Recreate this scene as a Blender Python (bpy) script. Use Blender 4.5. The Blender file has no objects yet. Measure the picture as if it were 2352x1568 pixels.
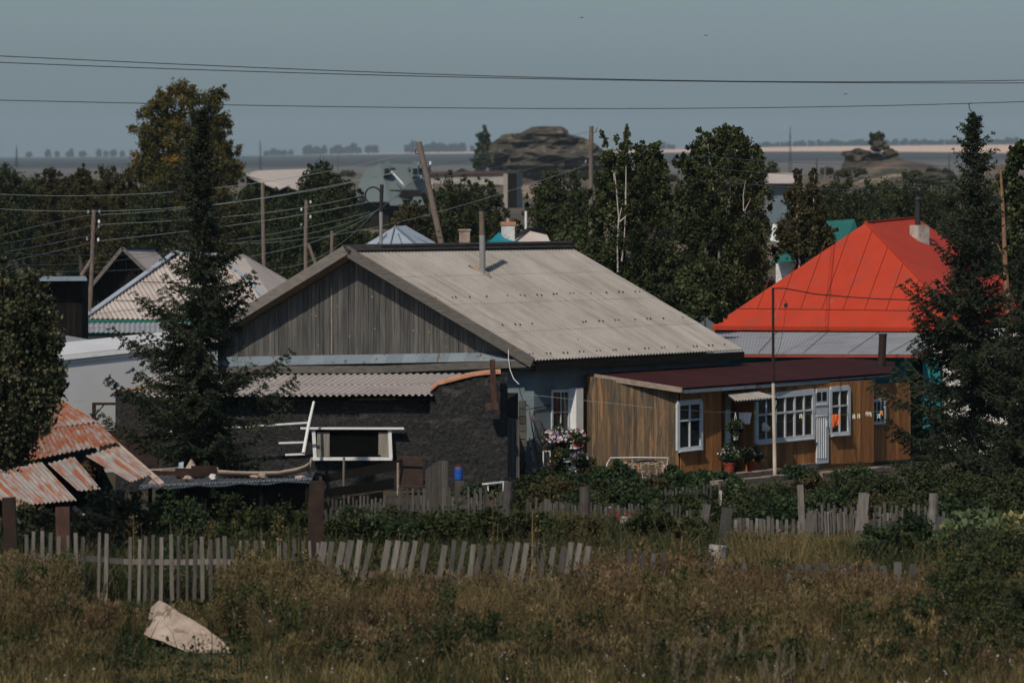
import bpy, math, random
import numpy as np
from mathutils import Vector, Matrix, noise as mnoise
random.seed(7)
RNG = np.random.default_rng(11)
scene = bpy.context.scene
COL = scene.collection
F = 13067.0; CU = 1176.0; HV = 345.0; CH = 8.3

def P(u, v, y): return Vector(((u-CU)*y/F, y, CH-(v-HV)*y/F))
def G(u, y, z=0.0): return Vector(((u-CU)*y/F, y, z))
def GV(u, v, z=0.0):
    y = (CH-z)*F/(v-HV); return G(u, y, z)
def R(a, b): return random.uniform(a, b)

# ------------------------------------------------------------------ materials
def new_mat(name):
    m = bpy.data.materials.new(name); m.use_nodes = True
    nt = m.node_tree; nt.nodes.clear()
    return m, nt, nt.nodes, nt.links

def mat(name, cols, scale=3.0, stretch=(1,1,1), rough=0.85, bump=0.3, bscale=None, metal=0.0, rnd=0.0,
        patch=None, detail=6.0, spec=0.3, bdist=0.02, uv=False):
    """cols: ramp colours. patch=(colour, scale, threshold, softness, stretch). rnd: weight of the per-face value."""
    m, nt, N, L = new_mat(name)
    out = N.new('ShaderNodeOutputMaterial'); b = N.new('ShaderNodeBsdfPrincipled')
    L.new(b.outputs[0], out.inputs[0])
    b.inputs['Roughness'].default_value = rough; b.inputs['Metallic'].default_value = metal
    b.inputs['Specular IOR Level'].default_value = spec
    tc = N.new('ShaderNodeTexCoord'); mp = N.new('ShaderNodeMapping'); mp.inputs['Scale'].default_value = stretch
    L.new(tc.outputs['Object'], mp.inputs[0])
    nz = N.new('ShaderNodeTexNoise'); nz.inputs['Scale'].default_value = scale; nz.inputs['Detail'].default_value = detail
    nz.inputs['Roughness'].default_value = 0.65
    L.new(mp.outputs[0], nz.inputs['Vector'])
    fac = nz.outputs['Fac']
    mr = N.new('ShaderNodeMapRange'); mr.inputs[1].default_value = 0.28; mr.inputs[2].default_value = 0.72
    L.new(fac, mr.inputs[0]); fac = mr.outputs[0]
    if rnd > 0:
        at = N.new('ShaderNodeAttribute'); at.attribute_name = 'rnd'
        mx = N.new('ShaderNodeMix'); mx.data_type = 'FLOAT'; mx.inputs[0].default_value = rnd
        L.new(fac, mx.inputs[2]); L.new(at.outputs['Fac'], mx.inputs[3]); fac = mx.outputs[0]
    rp = N.new('ShaderNodeValToRGB'); e = rp.color_ramp.elements
    while len(e) < len(cols): e.new(0.5)
    for i, c in enumerate(cols):
        e[i].position = i/max(1, len(cols)-1); e[i].color = (*c[:3], 1)
    L.new(fac, rp.inputs[0]); colr = rp.outputs[0]
    if patch:
        ps = patch if isinstance(patch, list) else [patch]
        for (pc, psc, th, so, st) in ps:
            mp2 = N.new('ShaderNodeMapping'); mp2.inputs['Scale'].default_value = st
            mp2.inputs['Location'].default_value = (random.random()*9, 3.1, 1.7)
            L.new(tc.outputs['UV' if uv else 'Object'], mp2.inputs[0])
            n2 = N.new('ShaderNodeTexNoise'); n2.inputs['Scale'].default_value = psc; n2.inputs['Detail'].default_value = 8
            n2.inputs['Roughness'].default_value = 0.7
            L.new(mp2.outputs[0], n2.inputs['Vector'])
            m2 = N.new('ShaderNodeMapRange'); m2.inputs[1].default_value = th; m2.inputs[2].default_value = th+so
            L.new(n2.outputs['Fac'], m2.inputs[0])
            mc = N.new('ShaderNodeMix'); mc.data_type = 'RGBA'
            L.new(m2.outputs[0], mc.inputs[0]); L.new(colr, mc.inputs[6]); mc.inputs[7].default_value = (*pc, 1)
            colr = mc.outputs[2]
    L.new(colr, b.inputs['Base Color'])
    if bump > 0:
        bp = N.new('ShaderNodeBump'); bp.inputs['Strength'].default_value = bump; bp.inputs['Distance'].default_value = bdist
        if bscale:
            n3 = N.new('ShaderNodeTexNoise'); n3.inputs['Scale'].default_value = bscale; n3.inputs['Detail'].default_value = 8
            L.new(mp.outputs[0], n3.inputs['Vector']); L.new(n3.outputs['Fac'], bp.inputs['Height'])
        else: L.new(nz.outputs['Fac'], bp.inputs['Height'])
        L.new(bp.outputs[0], b.inputs['Normal'])
    return m

def leaf_mat(name, cols, trans=0.25, rough=0.6, nscale=0.6, nw=0.35):
    m, nt, N, L = new_mat(name)
    out = N.new('ShaderNodeOutputMaterial'); b = N.new('ShaderNodeBsdfPrincipled'); t = N.new('ShaderNodeBsdfTranslucent')
    mx = N.new('ShaderNodeMixShader'); mx.inputs[0].default_value = trans
    at = N.new('ShaderNodeAttribute'); at.attribute_name = 'rnd'
    tc = N.new('ShaderNodeTexCoord')
    nz = N.new('ShaderNodeTexNoise'); nz.inputs['Scale'].default_value = nscale; nz.inputs['Detail'].default_value = 3
    L.new(tc.outputs['Object'], nz.inputs['Vector'])
    mr = N.new('ShaderNodeMapRange'); mr.inputs[1].default_value = 0.3; mr.inputs[2].default_value = 0.7
    L.new(nz.outputs['Fac'], mr.inputs[0])
    mf = N.new('ShaderNodeMix'); mf.data_type = 'FLOAT'; mf.inputs[0].default_value = nw
    L.new(at.outputs['Fac'], mf.inputs[2]); L.new(mr.outputs[0], mf.inputs[3])
    rp = N.new('ShaderNodeValToRGB'); e = rp.color_ramp.elements
    while len(e) < len(cols): e.new(0.5)
    for i, c in enumerate(cols):
        pos, cc = (c if len(c) == 2 else (i/max(1, len(cols)-1), c))
        e[i].position = pos; e[i].color = (*cc, 1)
    L.new(mf.outputs[0], rp.inputs[0])
    L.new(rp.outputs[0], b.inputs['Base Color']); L.new(rp.outputs[0], t.inputs[0])
    b.inputs['Roughness'].default_value = rough; b.inputs['Specular IOR Level'].default_value = 0.12
    L.new(b.outputs[0], mx.inputs[1]); L.new(t.outputs[0], mx.inputs[2]); L.new(mx.outputs[0], out.inputs[0])
    return m

def glass_mat(name, col, rough=0.08):
    m, nt, N, L = new_mat(name)
    out = N.new('ShaderNodeOutputMaterial'); b = N.new('ShaderNodeBsdfPrincipled')
    b.inputs['Base Color'].default_value = (*col, 1); b.inputs['Roughness'].default_value = rough
    b.inputs['Specular IOR Level'].default_value = 0.5
    tc = N.new('ShaderNodeTexCoord'); nz = N.new('ShaderNodeTexNoise'); nz.inputs['Scale'].default_value = 1.3
    L.new(tc.outputs['Object'], nz.inputs['Vector'])
    bp = N.new('ShaderNodeBump'); bp.inputs['Strength'].default_value = 0.15; bp.inputs['Distance'].default_value = 0.03
    L.new(nz.outputs['Fac'], bp.inputs['Height']); L.new(bp.outputs[0], b.inputs['Normal'])
    L.new(b.outputs[0], out.inputs[0])
    return m

# ------------------------------------------------------------------ mesh builder
class MB:
    def __init__(s): s.v = []; s.f = []; s.r = []; s.uv = {}
    def add(s, vs, fs, r=None):
        k = len(s.v); s.v += [tuple(x) for x in vs]
        r = random.random() if r is None else r
        for f in fs: s.f.append(tuple(i+k for i in f)); s.r.append(r)
        return s
    def hexa(s, a, b, r=None):
        """a,b: matching loops of points (any n>=3); closed solid between them"""
        n = len(a); vs = list(a)+list(b)
        fs = [tuple(range(n))[::-1], tuple(range(n, 2*n))]
        for i in range(n):
            j = (i+1) % n; fs.append((i, j, n+j, n+i))
        return s.add(vs, fs, r)
    def slab(s, pts, off, r=None):
        off = Vector(off); pts = [Vector(p) for p in pts]
        return s.hexa(pts, [p+off for p in pts], r)
    def box(s, c, sx, sy, sz, rz=0.0, r=None):
        """c = centre of the base"""
        c = Vector(c); cs, sn = math.cos(rz), math.sin(rz)
        q = [Vector((x*cs-y*sn, x*sn+y*cs, 0)) for x, y in ((-sx/2, -sy/2), (sx/2, -sy/2), (sx/2, sy/2), (-sx/2, sy/2))]
        return s.hexa([c+p for p in q], [c+p+Vector((0, 0, sz)) for p in q], r)
    def bar(s, p, q, w, d, n=Vector((0, -1, 0)), r=None):
        """rectangular bar from p to q, w across, d along n (thickness, centred)"""
        p, q = Vector(p), Vector(q); t = (q-p).normalized()
        n = Vector(n); n = (n-t*n.dot(t))
        n = n.normalized() if n.length > 1e-5 else Vector((1, 0, 0))
        a = t.cross(n).normalized()
        o = [a*w/2+n*d/2, -a*w/2+n*d/2, -a*w/2-n*d/2, a*w/2-n*d/2]
        return s.hexa([p+x for x in o], [q+x for x in o], r)
    def tube(s, path, rad, n=8, cap=True, r=None):
        path = [Vector(p) for p in path]
        if not hasattr(rad, '__len__'): rad = [rad]*len(path)
        vs = []; prev = None
        for i, p in enumerate(path):
            t = (path[min(i+1, len(path)-1)]-path[max(i-1, 0)])
            t = t.normalized() if t.length > 1e-9 else Vector((0, 0, 1))
            if prev is None:
                a = t.orthogonal().normalized()
            else:
                a = (prev-t*prev.dot(t)); a = a.normalized() if a.length > 1e-6 else t.orthogonal().normalized()
            prev = a; b = t.cross(a)
            for k in range(n):
                th = 2*math.pi*k/n
                vs.append(p+(a*math.cos(th)+b*math.sin(th))*rad[i])
        fs = []
        for i in range(len(path)-1):
            for k in range(n):
                j = (k+1) % n
                fs.append((i*n+k, i*n+j, (i+1)*n+j, (i+1)*n+k))
        if cap:
            fs.append(tuple(range(n))[::-1]); fs.append(tuple(range((len(path)-1)*n, len(path)*n)))
        return s.add(vs, fs, r)
    def lathe(s, c, prof, n=14, r=None):
        c = Vector(c); vs = []
        for (rr, z) in prof:
            for k in range(n):
                th = 2*math.pi*k/n; vs.append(c+Vector((rr*math.cos(th), rr*math.sin(th), z)))
        fs = []
        for i in range(len(prof)-1):
            for k in range(n):
                j = (k+1) % n; fs.append((i*n+k, i*n+j, (i+1)*n+j, (i+1)*n+k))
        fs.append(tuple(range(n))[::-1]); fs.append(tuple(range((len(prof)-1)*n, len(prof)*n)))
        return s.add(vs, fs, r)
    def blob(s, c, rx, ry, rz, jit=0.15, seed=0, sub=2, r=None):
        import bmesh
        bm = bmesh.new(); bmesh.ops.create_icosphere(bm, subdivisions=sub, radius=1)
        c = Vector(c)
        vs = []
        for v in bm.verts:
            k = 1+jit*2*mnoise.noise(v.co*1.3+Vector((seed*3.7, seed, 0)))+jit*mnoise.noise(v.co*3.1+Vector((seed, 5, 0)))
            vs.append(c+Vector((v.co.x*rx*k, v.co.y*ry*k, v.co.z*rz*k)))
        fs = [tuple(x.index for x in f.verts) for f in bm.faces]; bm.free()
        return s.add(vs, fs, r)
    def corr(s, A, B, C, D, pitch=0.13, amp=0.022, rows=1, lift=0.025, samp=4, thick=0.012, jag=0.0, wave='sin', spread=0.0):
        """corrugated sheet: A->B lower edge, D->C upper edge (bilinear); waves vary along A->B"""
        A, B, C, D = map(Vector, (A, B, C, D))
        nrm = (B-A).cross(D-A).normalized()
        if nrm.z < 0: nrm = -nrm
        L = ((B-A).length+(C-D).length)/2; nw = max(2, round(L/pitch)); n = nw*samp
        for rI in range(rows):
            t0, t1 = rI/rows, (rI+1)/rows
            if rI > 0: t0 -= 0.03/rows
            rr = random.random()
            vs = []
            for i in range(n+1):
                q = i/n; ph = q*nw*2*math.pi
                w = math.sin(ph)*amp if wave == 'sin' else (amp if math.sin(ph) > 0.55 else -amp*0.4)
                sheet = int(q*nw/7)
                jg = jag*mnoise.noise(Vector((sheet*3.3, rI*5.1, 1)))
                lf = spread*mnoise.noise(Vector((sheet*2.1, rI*3.1, 7)))
                for (t, lt) in ((t0+jg, lift if rows > 1 else 0), (t1+0.0, 0.0)):
                    p = (A.lerp(B, q)).lerp(D.lerp(C, q), t)
                    vs.append(p+nrm*(w+lt+lf)); vs.append(p+nrm*(w+lt+lf-thick))
            for i in range(n):
                a = i*4; b = (i+1)*4
                r = (rr*0.35+0.65*((int(i/n*nw/7)*0.61803+rI*0.37) % 1.0))
                s.add([], [], 0)
                k0 = len(s.v)
                q0, q1, W_ = i/n*L, (i+1)/n*L, (D-A).length; s.uv[len(s.f)] = ((q0, t0*W_), (q1, t0*W_), (q1, t1*W_), (q0, t1*W_))
                s.f.append((k0+a, k0+b, k0+b+2, k0+a+2)); s.r.append(r)
                s.f.append((k0+a+1, k0+a+3, k0+b+3, k0+b+1)); s.r.append(r)
                s.f.append((k0+a, k0+a+1, k0+b+1, k0+b)); s.r.append(r)
            s.v += [tuple(x) for x in vs]
        return s
    def corrpoly(s, poly, e, up, pitch=0.13, amp=0.02, samp=4, lines=()):
        """corrugated convex polygon; e: eave direction, up: slope direction"""
        poly = [Vector(p) for p in poly]; o = poly[0]; e = Vector(e).normalized()
        up = Vector(up); up = (up-e*up.dot(e)).normalized(); nrm = e.cross(up)
        if nrm.z < 0: nrm = -nrm
        st = [((p-o).dot(e), (p-o).dot(up)) for p in poly]; off = sum((p-o).dot(nrm) for p in poly)/len(poly)
        s0, s1 = min(a for a, b in st), max(a for a, b in st)
        nw = max(1, round((s1-s0)/pitch)); n = nw*samp
        pr = None; k0 = len(s.v)
        cnt = 0
        for i in range(n+1):
            x = s0+(s1-s0)*min(max(i/n, 1e-4), 1-1e-4)
            ts = []
            for k in range(len(st)):
                (x0, y0), (x1, y1) = st[k], st[(k+1) % len(st)]
                if (x0-x)*(x1-x) <= 0 and abs(x1-x0) > 1e-9: ts.append(y0+(y1-y0)*(x-x0)/(x1-x0))
            lo, hi = min(ts), max(ts)
            w = math.sin(i/n*nw*2*math.pi)*amp
            for t in (lo, hi): s.v.append(tuple(o+e*x+up*t+nrm*(w+off*0)))
            if i:
                a = k0+(i-1)*2; r = ((int(i/n*nw/7)*0.61803) % 1.0)
                s.f.append((a, a+2, a+3, a+1)); s.r.append(r)
        return s
    def boards(s, O, ex, poly, wid=(0.1, 0.16), th=0.025, gap=0.006, nrm=None, jit=0.006, r=None):
        """vertical boards covering a convex polygon given in (s,z) on the vertical plane through O along ex"""
        O = Vector(O); ex = Vector(ex).normalized(); nrm = Vector(nrm) if nrm else Vector((ex.y, -ex.x, 0))
        x = min(p[0] for p in poly); xe = max(p[0] for p in poly)
        def rng(x):
            ts = []
            for k in range(len(poly)):
                (x0, y0), (x1, y1) = poly[k], poly[(k+1) % len(poly)]
                if (x0-x)*(x1-x) <= 0 and abs(x1-x0) > 1e-9: ts.append(y0+(y1-y0)*(x-x0)/(x1-x0))
            return (min(ts), max(ts)) if ts else (0, 0.01)
        while x < xe-0.02:
            w = min(R(*wid), xe-x); a, b = x+gap/2+1e-4, x+w-gap/2-1e-4
            if b-a < 0.01: break
            la, ha = rng(a); lb, hb = rng(b); j = R(0, jit)
            q = [O+ex*a+Vector((0, 0, la)), O+ex*b+Vector((0, 0, lb)), O+ex*b+Vector((0, 0, hb)), O+ex*a+Vector((0, 0, ha))]
            s.hexa([p+nrm*j for p in q], [p+nrm*(j+th) for p in q], r)
            x += w
        return s
    def build(s, name, m, parent=None, smooth=False):
        me = bpy.data.meshes.new(name); me.from_pydata(s.v, [], s.f); me.update()
        at = me.attributes.new('rnd', 'FLOAT', 'FACE'); at.data.foreach_set('value', np.array(s.r, dtype=np.float32))
        if s.uv:
            ul = me.uv_layers.new(name='UVMap')
            for fi, q in s.uv.items():
                ls = me.polygons[fi].loop_start
                for k in range(4): ul.data[ls+k].uv = q[k]
        if smooth: me.polygons.foreach_set('use_smooth', [True]*len(me.polygons))
        me.materials.append(m)
        return link(name, me, parent)

def link(name, me, parent=None):
    o = bpy.data.objects.new(name, me); COL.objects.link(o)
    if parent is not None: setpar(o, parent)
    return o
def wpos(o):
    v = Vector(o.location)
    while o.parent: o = o.parent; v = v+Vector(o.location) if o.type == 'EMPTY' else v
    return v
def setpar(o, p):
    # meshes are built in world coordinates; cancel the offset of an Empty at the base
    o.parent = p
    if p.type == 'EMPTY': o.matrix_parent_inverse = Matrix.Translation(-Vector(p.location))
def tag(o, label=None, cat=None, group=None, kind=None):
    if label: o['label'] = label
    if cat: o['category'] = cat
    if group: o['group'] = group
    if kind: o['kind'] = kind
    return o
def thing(name, loc, label, cat, group=None):
    o = bpy.data.objects.new(name, None); COL.objects.link(o); o.location = Vector(loc); o.empty_display_size = 0.3
    return tag(o, label, cat, group)
def dup(root, d, label=None, scale=1.0):
    """copy of a thing with its parts and sub-parts, moved by d"""
    r = root.copy(); COL.objects.link(r); r.location = Vector(root.location)+Vector(d)
    r.scale = (scale,)*3 if not hasattr(scale, '__len__') else scale
    if label: r['label'] = label
    for ch in list(root.children):
        c = ch.copy(); COL.objects.link(c); c.parent = r; c.matrix_parent_inverse = ch.matrix_parent_inverse.copy()
        for g in list(ch.children):
            h = g.copy(); COL.objects.link(h); h.parent = c; h.matrix_parent_inverse = g.matrix_parent_inverse.copy()
    return r
def npquads(name, V, m, parent=None, rnd=None):
    """V: (n,4,3) quads"""
    V = np.asarray(V, dtype=np.float32); n = len(V)
    me = bpy.data.meshes.new(name)
    me.vertices.add(n*4); me.vertices.foreach_set('co', V.reshape(-1))
    me.loops.add(n*4); me.loops.foreach_set('vertex_index', np.arange(n*4, dtype=np.int32))
    me.polygons.add(n); me.polygons.foreach_set('loop_start', np.arange(0, n*4, 4, dtype=np.int32))
    me.update(calc_edges=True)
    at = me.attributes.new('rnd', 'FLOAT', 'FACE')
    at.data.foreach_set('value', (RNG.random(n) if rnd is None else np.asarray(rnd)).astype(np.float32))
    me.materials.append(m)
    return link(name, me, parent)

# ------------------------------------------------------------------ foliage samplers
def unit(n, rng=RNG):
    v = rng.normal(size=(n, 3)); return v/np.linalg.norm(v, axis=1)[:, None]
def leafquads(c, size, elong=1.5, up=0.0, rng=RNG):
    n = len(c); a = unit(n, rng); a[:, 2] += up; a /= np.linalg.norm(a, axis=1)[:, None]
    b = np.cross(a, unit(n, rng)); b /= np.linalg.norm(b, axis=1)[:, None]
    s = (size*rng.uniform(0.6, 1.4, n))[:, None]
    a = a*s*elong/2; b = b*s/2
    return np.stack([c-a, c+b-a*0.1, c+a, c-b-a*0.1], axis=1)
def lobe_points(lobes, n, clump=0.22, subs=26, shell=(0.45, 1.0), rng=RNG, vz=1.0):
    """lobes: (centre, (rx,ry,rz)). returns points, per-point value (clump tone)"""
    w = np.array([l[1][0]*l[1][2] for l in lobes]); w = w/w.sum()
    pts = []; val = []
    for (c, rad), q in zip(lobes, w):
        k = int(n*q)
        if k < 4: continue
        rad = np.array(rad); c = np.array(c)
        ns = max(4, int(subs*rng.uniform(0.8, 1.2)))
        sh = rng.uniform(shell[0], shell[1], ns); out_ = rng.random(ns) < .22; sh[out_] = rng.uniform(1.0, 1.28, out_.sum())
        d = unit(ns, rng)*sh[:, None]
        cc = c+d*rad; cv = rng.random(ns); cs = rng.uniform(0.4, 1.2, ns); cs[out_] *= .5
        idx = rng.integers(0, ns, k)
        p = cc[idx]+rng.normal(size=(k, 3))*np.array([1, 1, vz])*rad.mean()*clump*cs[idx][:, None]
        pts.append(p); val.append(np.clip(cv[idx]*0.75+rng.random(k)*0.35-.05, 0, 1))
    return np.concatenate(pts), np.concatenate(val)
def fs(u, v, y, ru, rv, rd=None):
    """lobe from photo measures at distance y"""
    k = y/F; return (tuple(P(u, v, y)), (ru*k, (rd if rd else ru*0.9)*k, rv*k))
def blades(xy, z, h, w, lean=0.25, rng=RNG, top=0.25):
    """grass blades, two quads each; xy (n,2), h,w arrays"""
    n = len(xy); base = np.column_stack([xy, z])
    th = rng.uniform(0, 2*np.pi, n); side = np.column_stack([np.cos(th), np.sin(th)*0.5, np.zeros(n)])
    ln = rng.normal(size=(n, 2))*lean
    mid = base+np.column_stack([ln*0.35*h[:, None], h*0.55]); tip = base+np.column_stack([ln*h[:, None], h*rng.uniform(0.9, 1.0, n)])
    s0 = side*(w/2)[:, None]; s1 = s0*0.8; s2 = s0*top
    q1 = np.stack([base-s0, base+s0, mid+s1, mid-s1], axis=1); q2 = np.stack([mid-s1, mid+s1, tip+s2, tip-s2], axis=1)
    return np.concatenate([q1, q2]), tip
SKYTINT = (0.97, 1.20, 1.46, 1); EXPO = 0.0; HAZE_D = 4.8e-5
# ------------------------------------------------------------------ camera, light, world
cam = bpy.data.cameras.new('camera'); co = bpy.data.objects.new('camera', cam); COL.objects.link(co)
scene.camera = co; co.location = (0, 0, CH); co.rotation_euler = (math.radians(90), 0, 0)
cam.sensor_width = 36; cam.lens = 200; cam.shift_y = -439/2352; cam.clip_end = 30000; cam.clip_start = 1
cam.dof.use_dof = True; cam.dof.focus_distance = 152; cam.dof.aperture_fstop = 2.9
EL = math.radians(45); SD = Vector((0.42, 0.9)).normalized()
sun = bpy.data.lights.new('sun', 'SUN'); so = bpy.data.objects.new('sun', sun); COL.objects.link(so)
sun.energy = 3.3; sun.angle = math.radians(0.6); sun.color = (1.0, 0.90, 0.78)
sdir = Vector((SD.x*math.cos(EL), SD.y*math.cos(EL), -math.sin(EL)))
so.rotation_euler = sdir.to_track_quat('-Z', 'Y').to_euler(); so.location = (0, 0, 60)
w = bpy.data.worlds.new('World'); scene.world = w; w.use_nodes = True
nt = w.node_tree; N = nt.nodes; L = nt.links; N.clear()
wo = N.new('ShaderNodeOutputWorld'); bg = N.new('ShaderNodeBackground'); sky = N.new('ShaderNodeTexSky')
sky.sky_type = 'NISHITA'; sky.sun_disc = False; sky.sun_elevation = EL
sky.sun_rotation = math.atan2(-SD.x, -SD.y); sky.altitude = 0; sky.air_density = 1.0; sky.dust_density = 1.2; sky.ozone_density = 2.5
hs = N.new('ShaderNodeHueSaturation'); hs.inputs['Saturation'].default_value = 0.75
tn = N.new('ShaderNodeMix'); tn.data_type = 'RGBA'; tn.blend_type = 'MULTIPLY'; tn.inputs[0].default_value = 1
tn.inputs[7].default_value = SKYTINT
L.new(sky.outputs[0], hs.inputs['Color']); L.new(hs.outputs[0], tn.inputs[6]); L.new(tn.outputs[2], bg.inputs[0]); L.new(bg.outputs[0], wo.inputs[0])
bg.inputs[1].default_value = 0.05
scene.view_settings.view_transform = 'Standard'; scene.view_settings.look = 'None'
scene.view_settings.exposure = EXPO; scene.view_settings.gamma = 1
scene.render.engine = 'CYCLES'
cy = scene.cycles; cy.max_bounces = 5; cy.diffuse_bounces = 3; cy.glossy_bounces = 2; cy.transmission_bounces = 2
cy.transparent_max_bounces = 4; cy.volume_bounces = 0; cy.use_denoising = True; cy.use_adaptive_sampling = True; cy.adaptive_threshold = 0.02
cy.sample_clamp_indirect = 3

# ------------------------------------------------------------------ haze
hz = MB(); hz.slab([(-9000, -300, -150), (9000, -300, -150), (9000, 14500, -150), (-9000, 14500, -150)], (0, 0, 230))
m, nt, N, L = new_mat('haze_air'); o_ = N.new('ShaderNodeOutputMaterial'); pv = N.new('ShaderNodeVolumePrincipled')
pv.inputs['Density'].default_value = HAZE_D; pv.inputs['Color'].default_value = (0.74, 0.92, 0.99, 1); pv.inputs['Anisotropy'].default_value = 0.0
L.new(pv.outputs[0], o_.inputs['Volume'])
tag(hz.build('haze', m), 'thin bluish haze filling the air over the village', kind='stuff')

# ------------------------------------------------------------------ ground
def crest(x):
    u = CU+x/0.7653
    xs = [-2500, 0, 300, 600, 800, 1000, 1300, 1500, 1800, 2352, 5000]; vs = [364, 362, 360, 358.5, 354, 350, 347.5, 344.5, 337.5, 332, 322]
    return CH-(np.interp(u, xs, vs)-HV)*0.7653
ys = np.concatenate([np.linspace(-40, 200, 40), np.linspace(210, 1200, 40), np.linspace(1260, 10000, 80), np.linspace(10200, 13500, 8)])
GV_, GF_ = [], []
nx = 90
for j, y in enumerate(ys):
    half = 80+0.45*max(y, 0)
    for i in range(nx+1):
        x = -half+2*half*i/nx
        t = min(1, max(0, (y-1200)/8800)); z = (crest(x*10000/max(y, 2500))-0)*t
        if y > 1200: z += 0.5*t*mnoise.noise(Vector((x*0.003, y*0.002, 2)))*min(1, (10000-min(y, 10000))/1500+0.1)
        if 150 < y < 1200: z += 0.15*mnoise.noise(Vector((x*0.05, y*0.03, 1)))
        if y > 10000: z -= (y-10000)*0.03
        GV_.append((x, y, z))
for j in range(len(ys)-1):
    for i in range(nx):
        a = j*(nx+1)+i; GF_.append((a, a+1, a+nx+2, a+nx+1))
m, nt, N, L = new_mat('soil_and_fields')
o_ = N.new('ShaderNodeOutputMaterial'); b = N.new('ShaderNodeBsdfPrincipled'); b.inputs['Roughness'].default_value = 0.95
b.inputs['Specular IOR Level'].default_value = 0.1
geo = N.new('ShaderNodeNewGeometry'); sx = N.new('ShaderNodeSeparateXYZ'); L.new(geo.outputs['Position'], sx.inputs[0])
def mathn(op, a, bb=None):
    n = N.new('ShaderNodeMath'); n.operation = op
    for k, q in enumerate((a, bb)):
        if q is None: continue
        if isinstance(q, (int, float)): n.inputs[k].default_value = q
        else: L.new(q, n.inputs[k])
    return n.outputs[0]
def nzn(scale, st=(1, 1, 1)):
    mp = N.new('ShaderNodeMapping'); mp.inputs['Scale'].default_value = st; L.new(geo.outputs['Position'], mp.inputs[0])
    n = N.new('ShaderNodeTexNoise'); n.inputs['Scale'].default_value = scale; n.inputs['Detail'].default_value = 5
    L.new(mp.outputs[0], n.inputs['Vector']); return n.outputs['Fac']
def ramp(f, cols):
    rp = N.new('ShaderNodeValToRGB'); e = rp.color_ramp.elements
    while len(e) < len(cols): e.new(0.5)
    for i, (p, c) in enumerate(cols): e[i].position = p; e[i].color = (*c, 1)
    L.new(f, rp.inputs[0]); return rp.outputs[0]
def mapr(f, a, bb, c=0, d=1):
    mr = N.new('ShaderNodeMapRange'); L.new(f, mr.inputs[0])
    for k, q in zip((1, 2, 3, 4), (a, bb, c, d)): mr.inputs[k].default_value = q
    return mr.outputs[0]
def mixc(f, a, bb):
    mc = N.new('ShaderNodeMix'); mc.data_type = 'RGBA'; L.new(f, mc.inputs[0])
    for k, q in ((6, a), (7, bb)):
        if isinstance(q, tuple): mc.inputs[k].default_value = (*q, 1)
        else: L.new(q, mc.inputs[k])
    return mc.outputs[2]
X, Y = sx.outputs[0], sx.outputs[1]
near = ramp(nzn(0.8), [(0.3, (0.035, 0.032, 0.02)), (0.55, (0.06, 0.05, 0.03)), (0.75, (0.09, 0.07, 0.045))])
mid = ramp(nzn(0.006, (1, 0.5, 1)), [(0.35, (0.05, 0.05, 0.038)), (0.5, (0.10, 0.08, 0.055)), (0.62, (0.17, 0.13, 0.09)), (0.75, (0.05, 0.055, 0.035))])
plough = ramp(nzn(0.0016, (0.5, 3, 1)), [(0.3, (0.03, 0.04, 0.045)), (0.5, (0.05, 0.058, 0.06)), (0.7, (0.09, 0.088, 0.082))])
yy = mathn('ADD', Y, mathn('MULTIPLY', mathn('SUBTRACT', nzn(0.004, (1, 0.4, 1)), 0.5), 300))
rr_ = mathn('DIVIDE', X, Y); th = mathn('ADD', mapr(rr_, -0.0135, 0.09, 8100, 4100), mapr(rr_, -0.05, -0.0135, 2600, 0))
straw = mathn('GREATER_THAN', yy, th)
c = mixc(mapr(Y, 190, 260), near, mid); c = mixc(mapr(yy, 1300, 2300), c, (0.13, 0.125, 0.115)); c = mixc(mapr(yy, 2600, 3100), c, plough)
c = mixc(straw, c, (0.62, 0.42, 0.30))
L.new(c, b.inputs['Base Color']); L.new(b.outputs[0], o_.inputs[0])
me = bpy.data.meshes.new('ground'); me.from_pydata(GV_, [], GF_); me.polygons.foreach_set('use_smooth', [True]*len(GF_)); me.materials.append(m)
tag(link('ground', me), 'dark soil running out to pale harvested fields', kind='structure')

# ------------------------------------------------------------------ materials
M = {}
slate = (0.36, 0.33, 0.30)
M['slate'] = mat('weathered_slate_sheet', uv=True, cols= [(0.22, 0.20, 0.175), (0.305, 0.28, 0.245), (0.37, 0.34, 0.30)], scale=1.2, stretch=(1, 1, 1), rnd=0.35, rough=0.9, bump=0.15, bscale=60,
                 patch=[((0.20, 0.175, 0.145), 1.6, 0.50, 0.22, (3.2, 0.22, 1)), ((0.42, 0.40, 0.37), 2.0, 0.58, 0.15, (3.6, 0.2, 1)), ((0.17, 0.13, 0.10), 1.8, 0.66, 0.06, (1.4, 1, 1)), ((0.16, 0.15, 0.12), 6.0, 0.67, 0.05, (1, 1, 1))])
M['slate_pink'] = mat('pale_rust_stained_sheet', [(0.33, 0.27, 0.23), (0.44, 0.38, 0.33), (0.50, 0.44, 0.39)], scale=0.8, rnd=0.4, rough=0.9, bump=0.1,
                      patch=[((0.36, 0.15, 0.08), 1.6, 0.60, 0.15, (2.5, 2.5, 0.6)), ((0.25, 0.21, 0.18), 3, 0.62, 0.1, (1, 1, 1))])
M['rust_roof'] = mat('rust_streaked_sheet', [(0.19, 0.175, 0.16), (0.27, 0.25, 0.225), (0.35, 0.325, 0.295)], scale=1.5, rnd=0.3, rough=0.85, bump=0.2, uv=True,
                     patch=[((0.26, 0.075, 0.022), 1.7, 0.39, 0.16, (4.5, 0.6, 1)), ((0.22, 0.055, 0.025), 1.6, 0.60, 0.08, (4, 0.7, 1)), ((0.36, 0.32, 0.28), 3.2, 0.60, 0.04, (4, 0.6, 1))])
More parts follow.
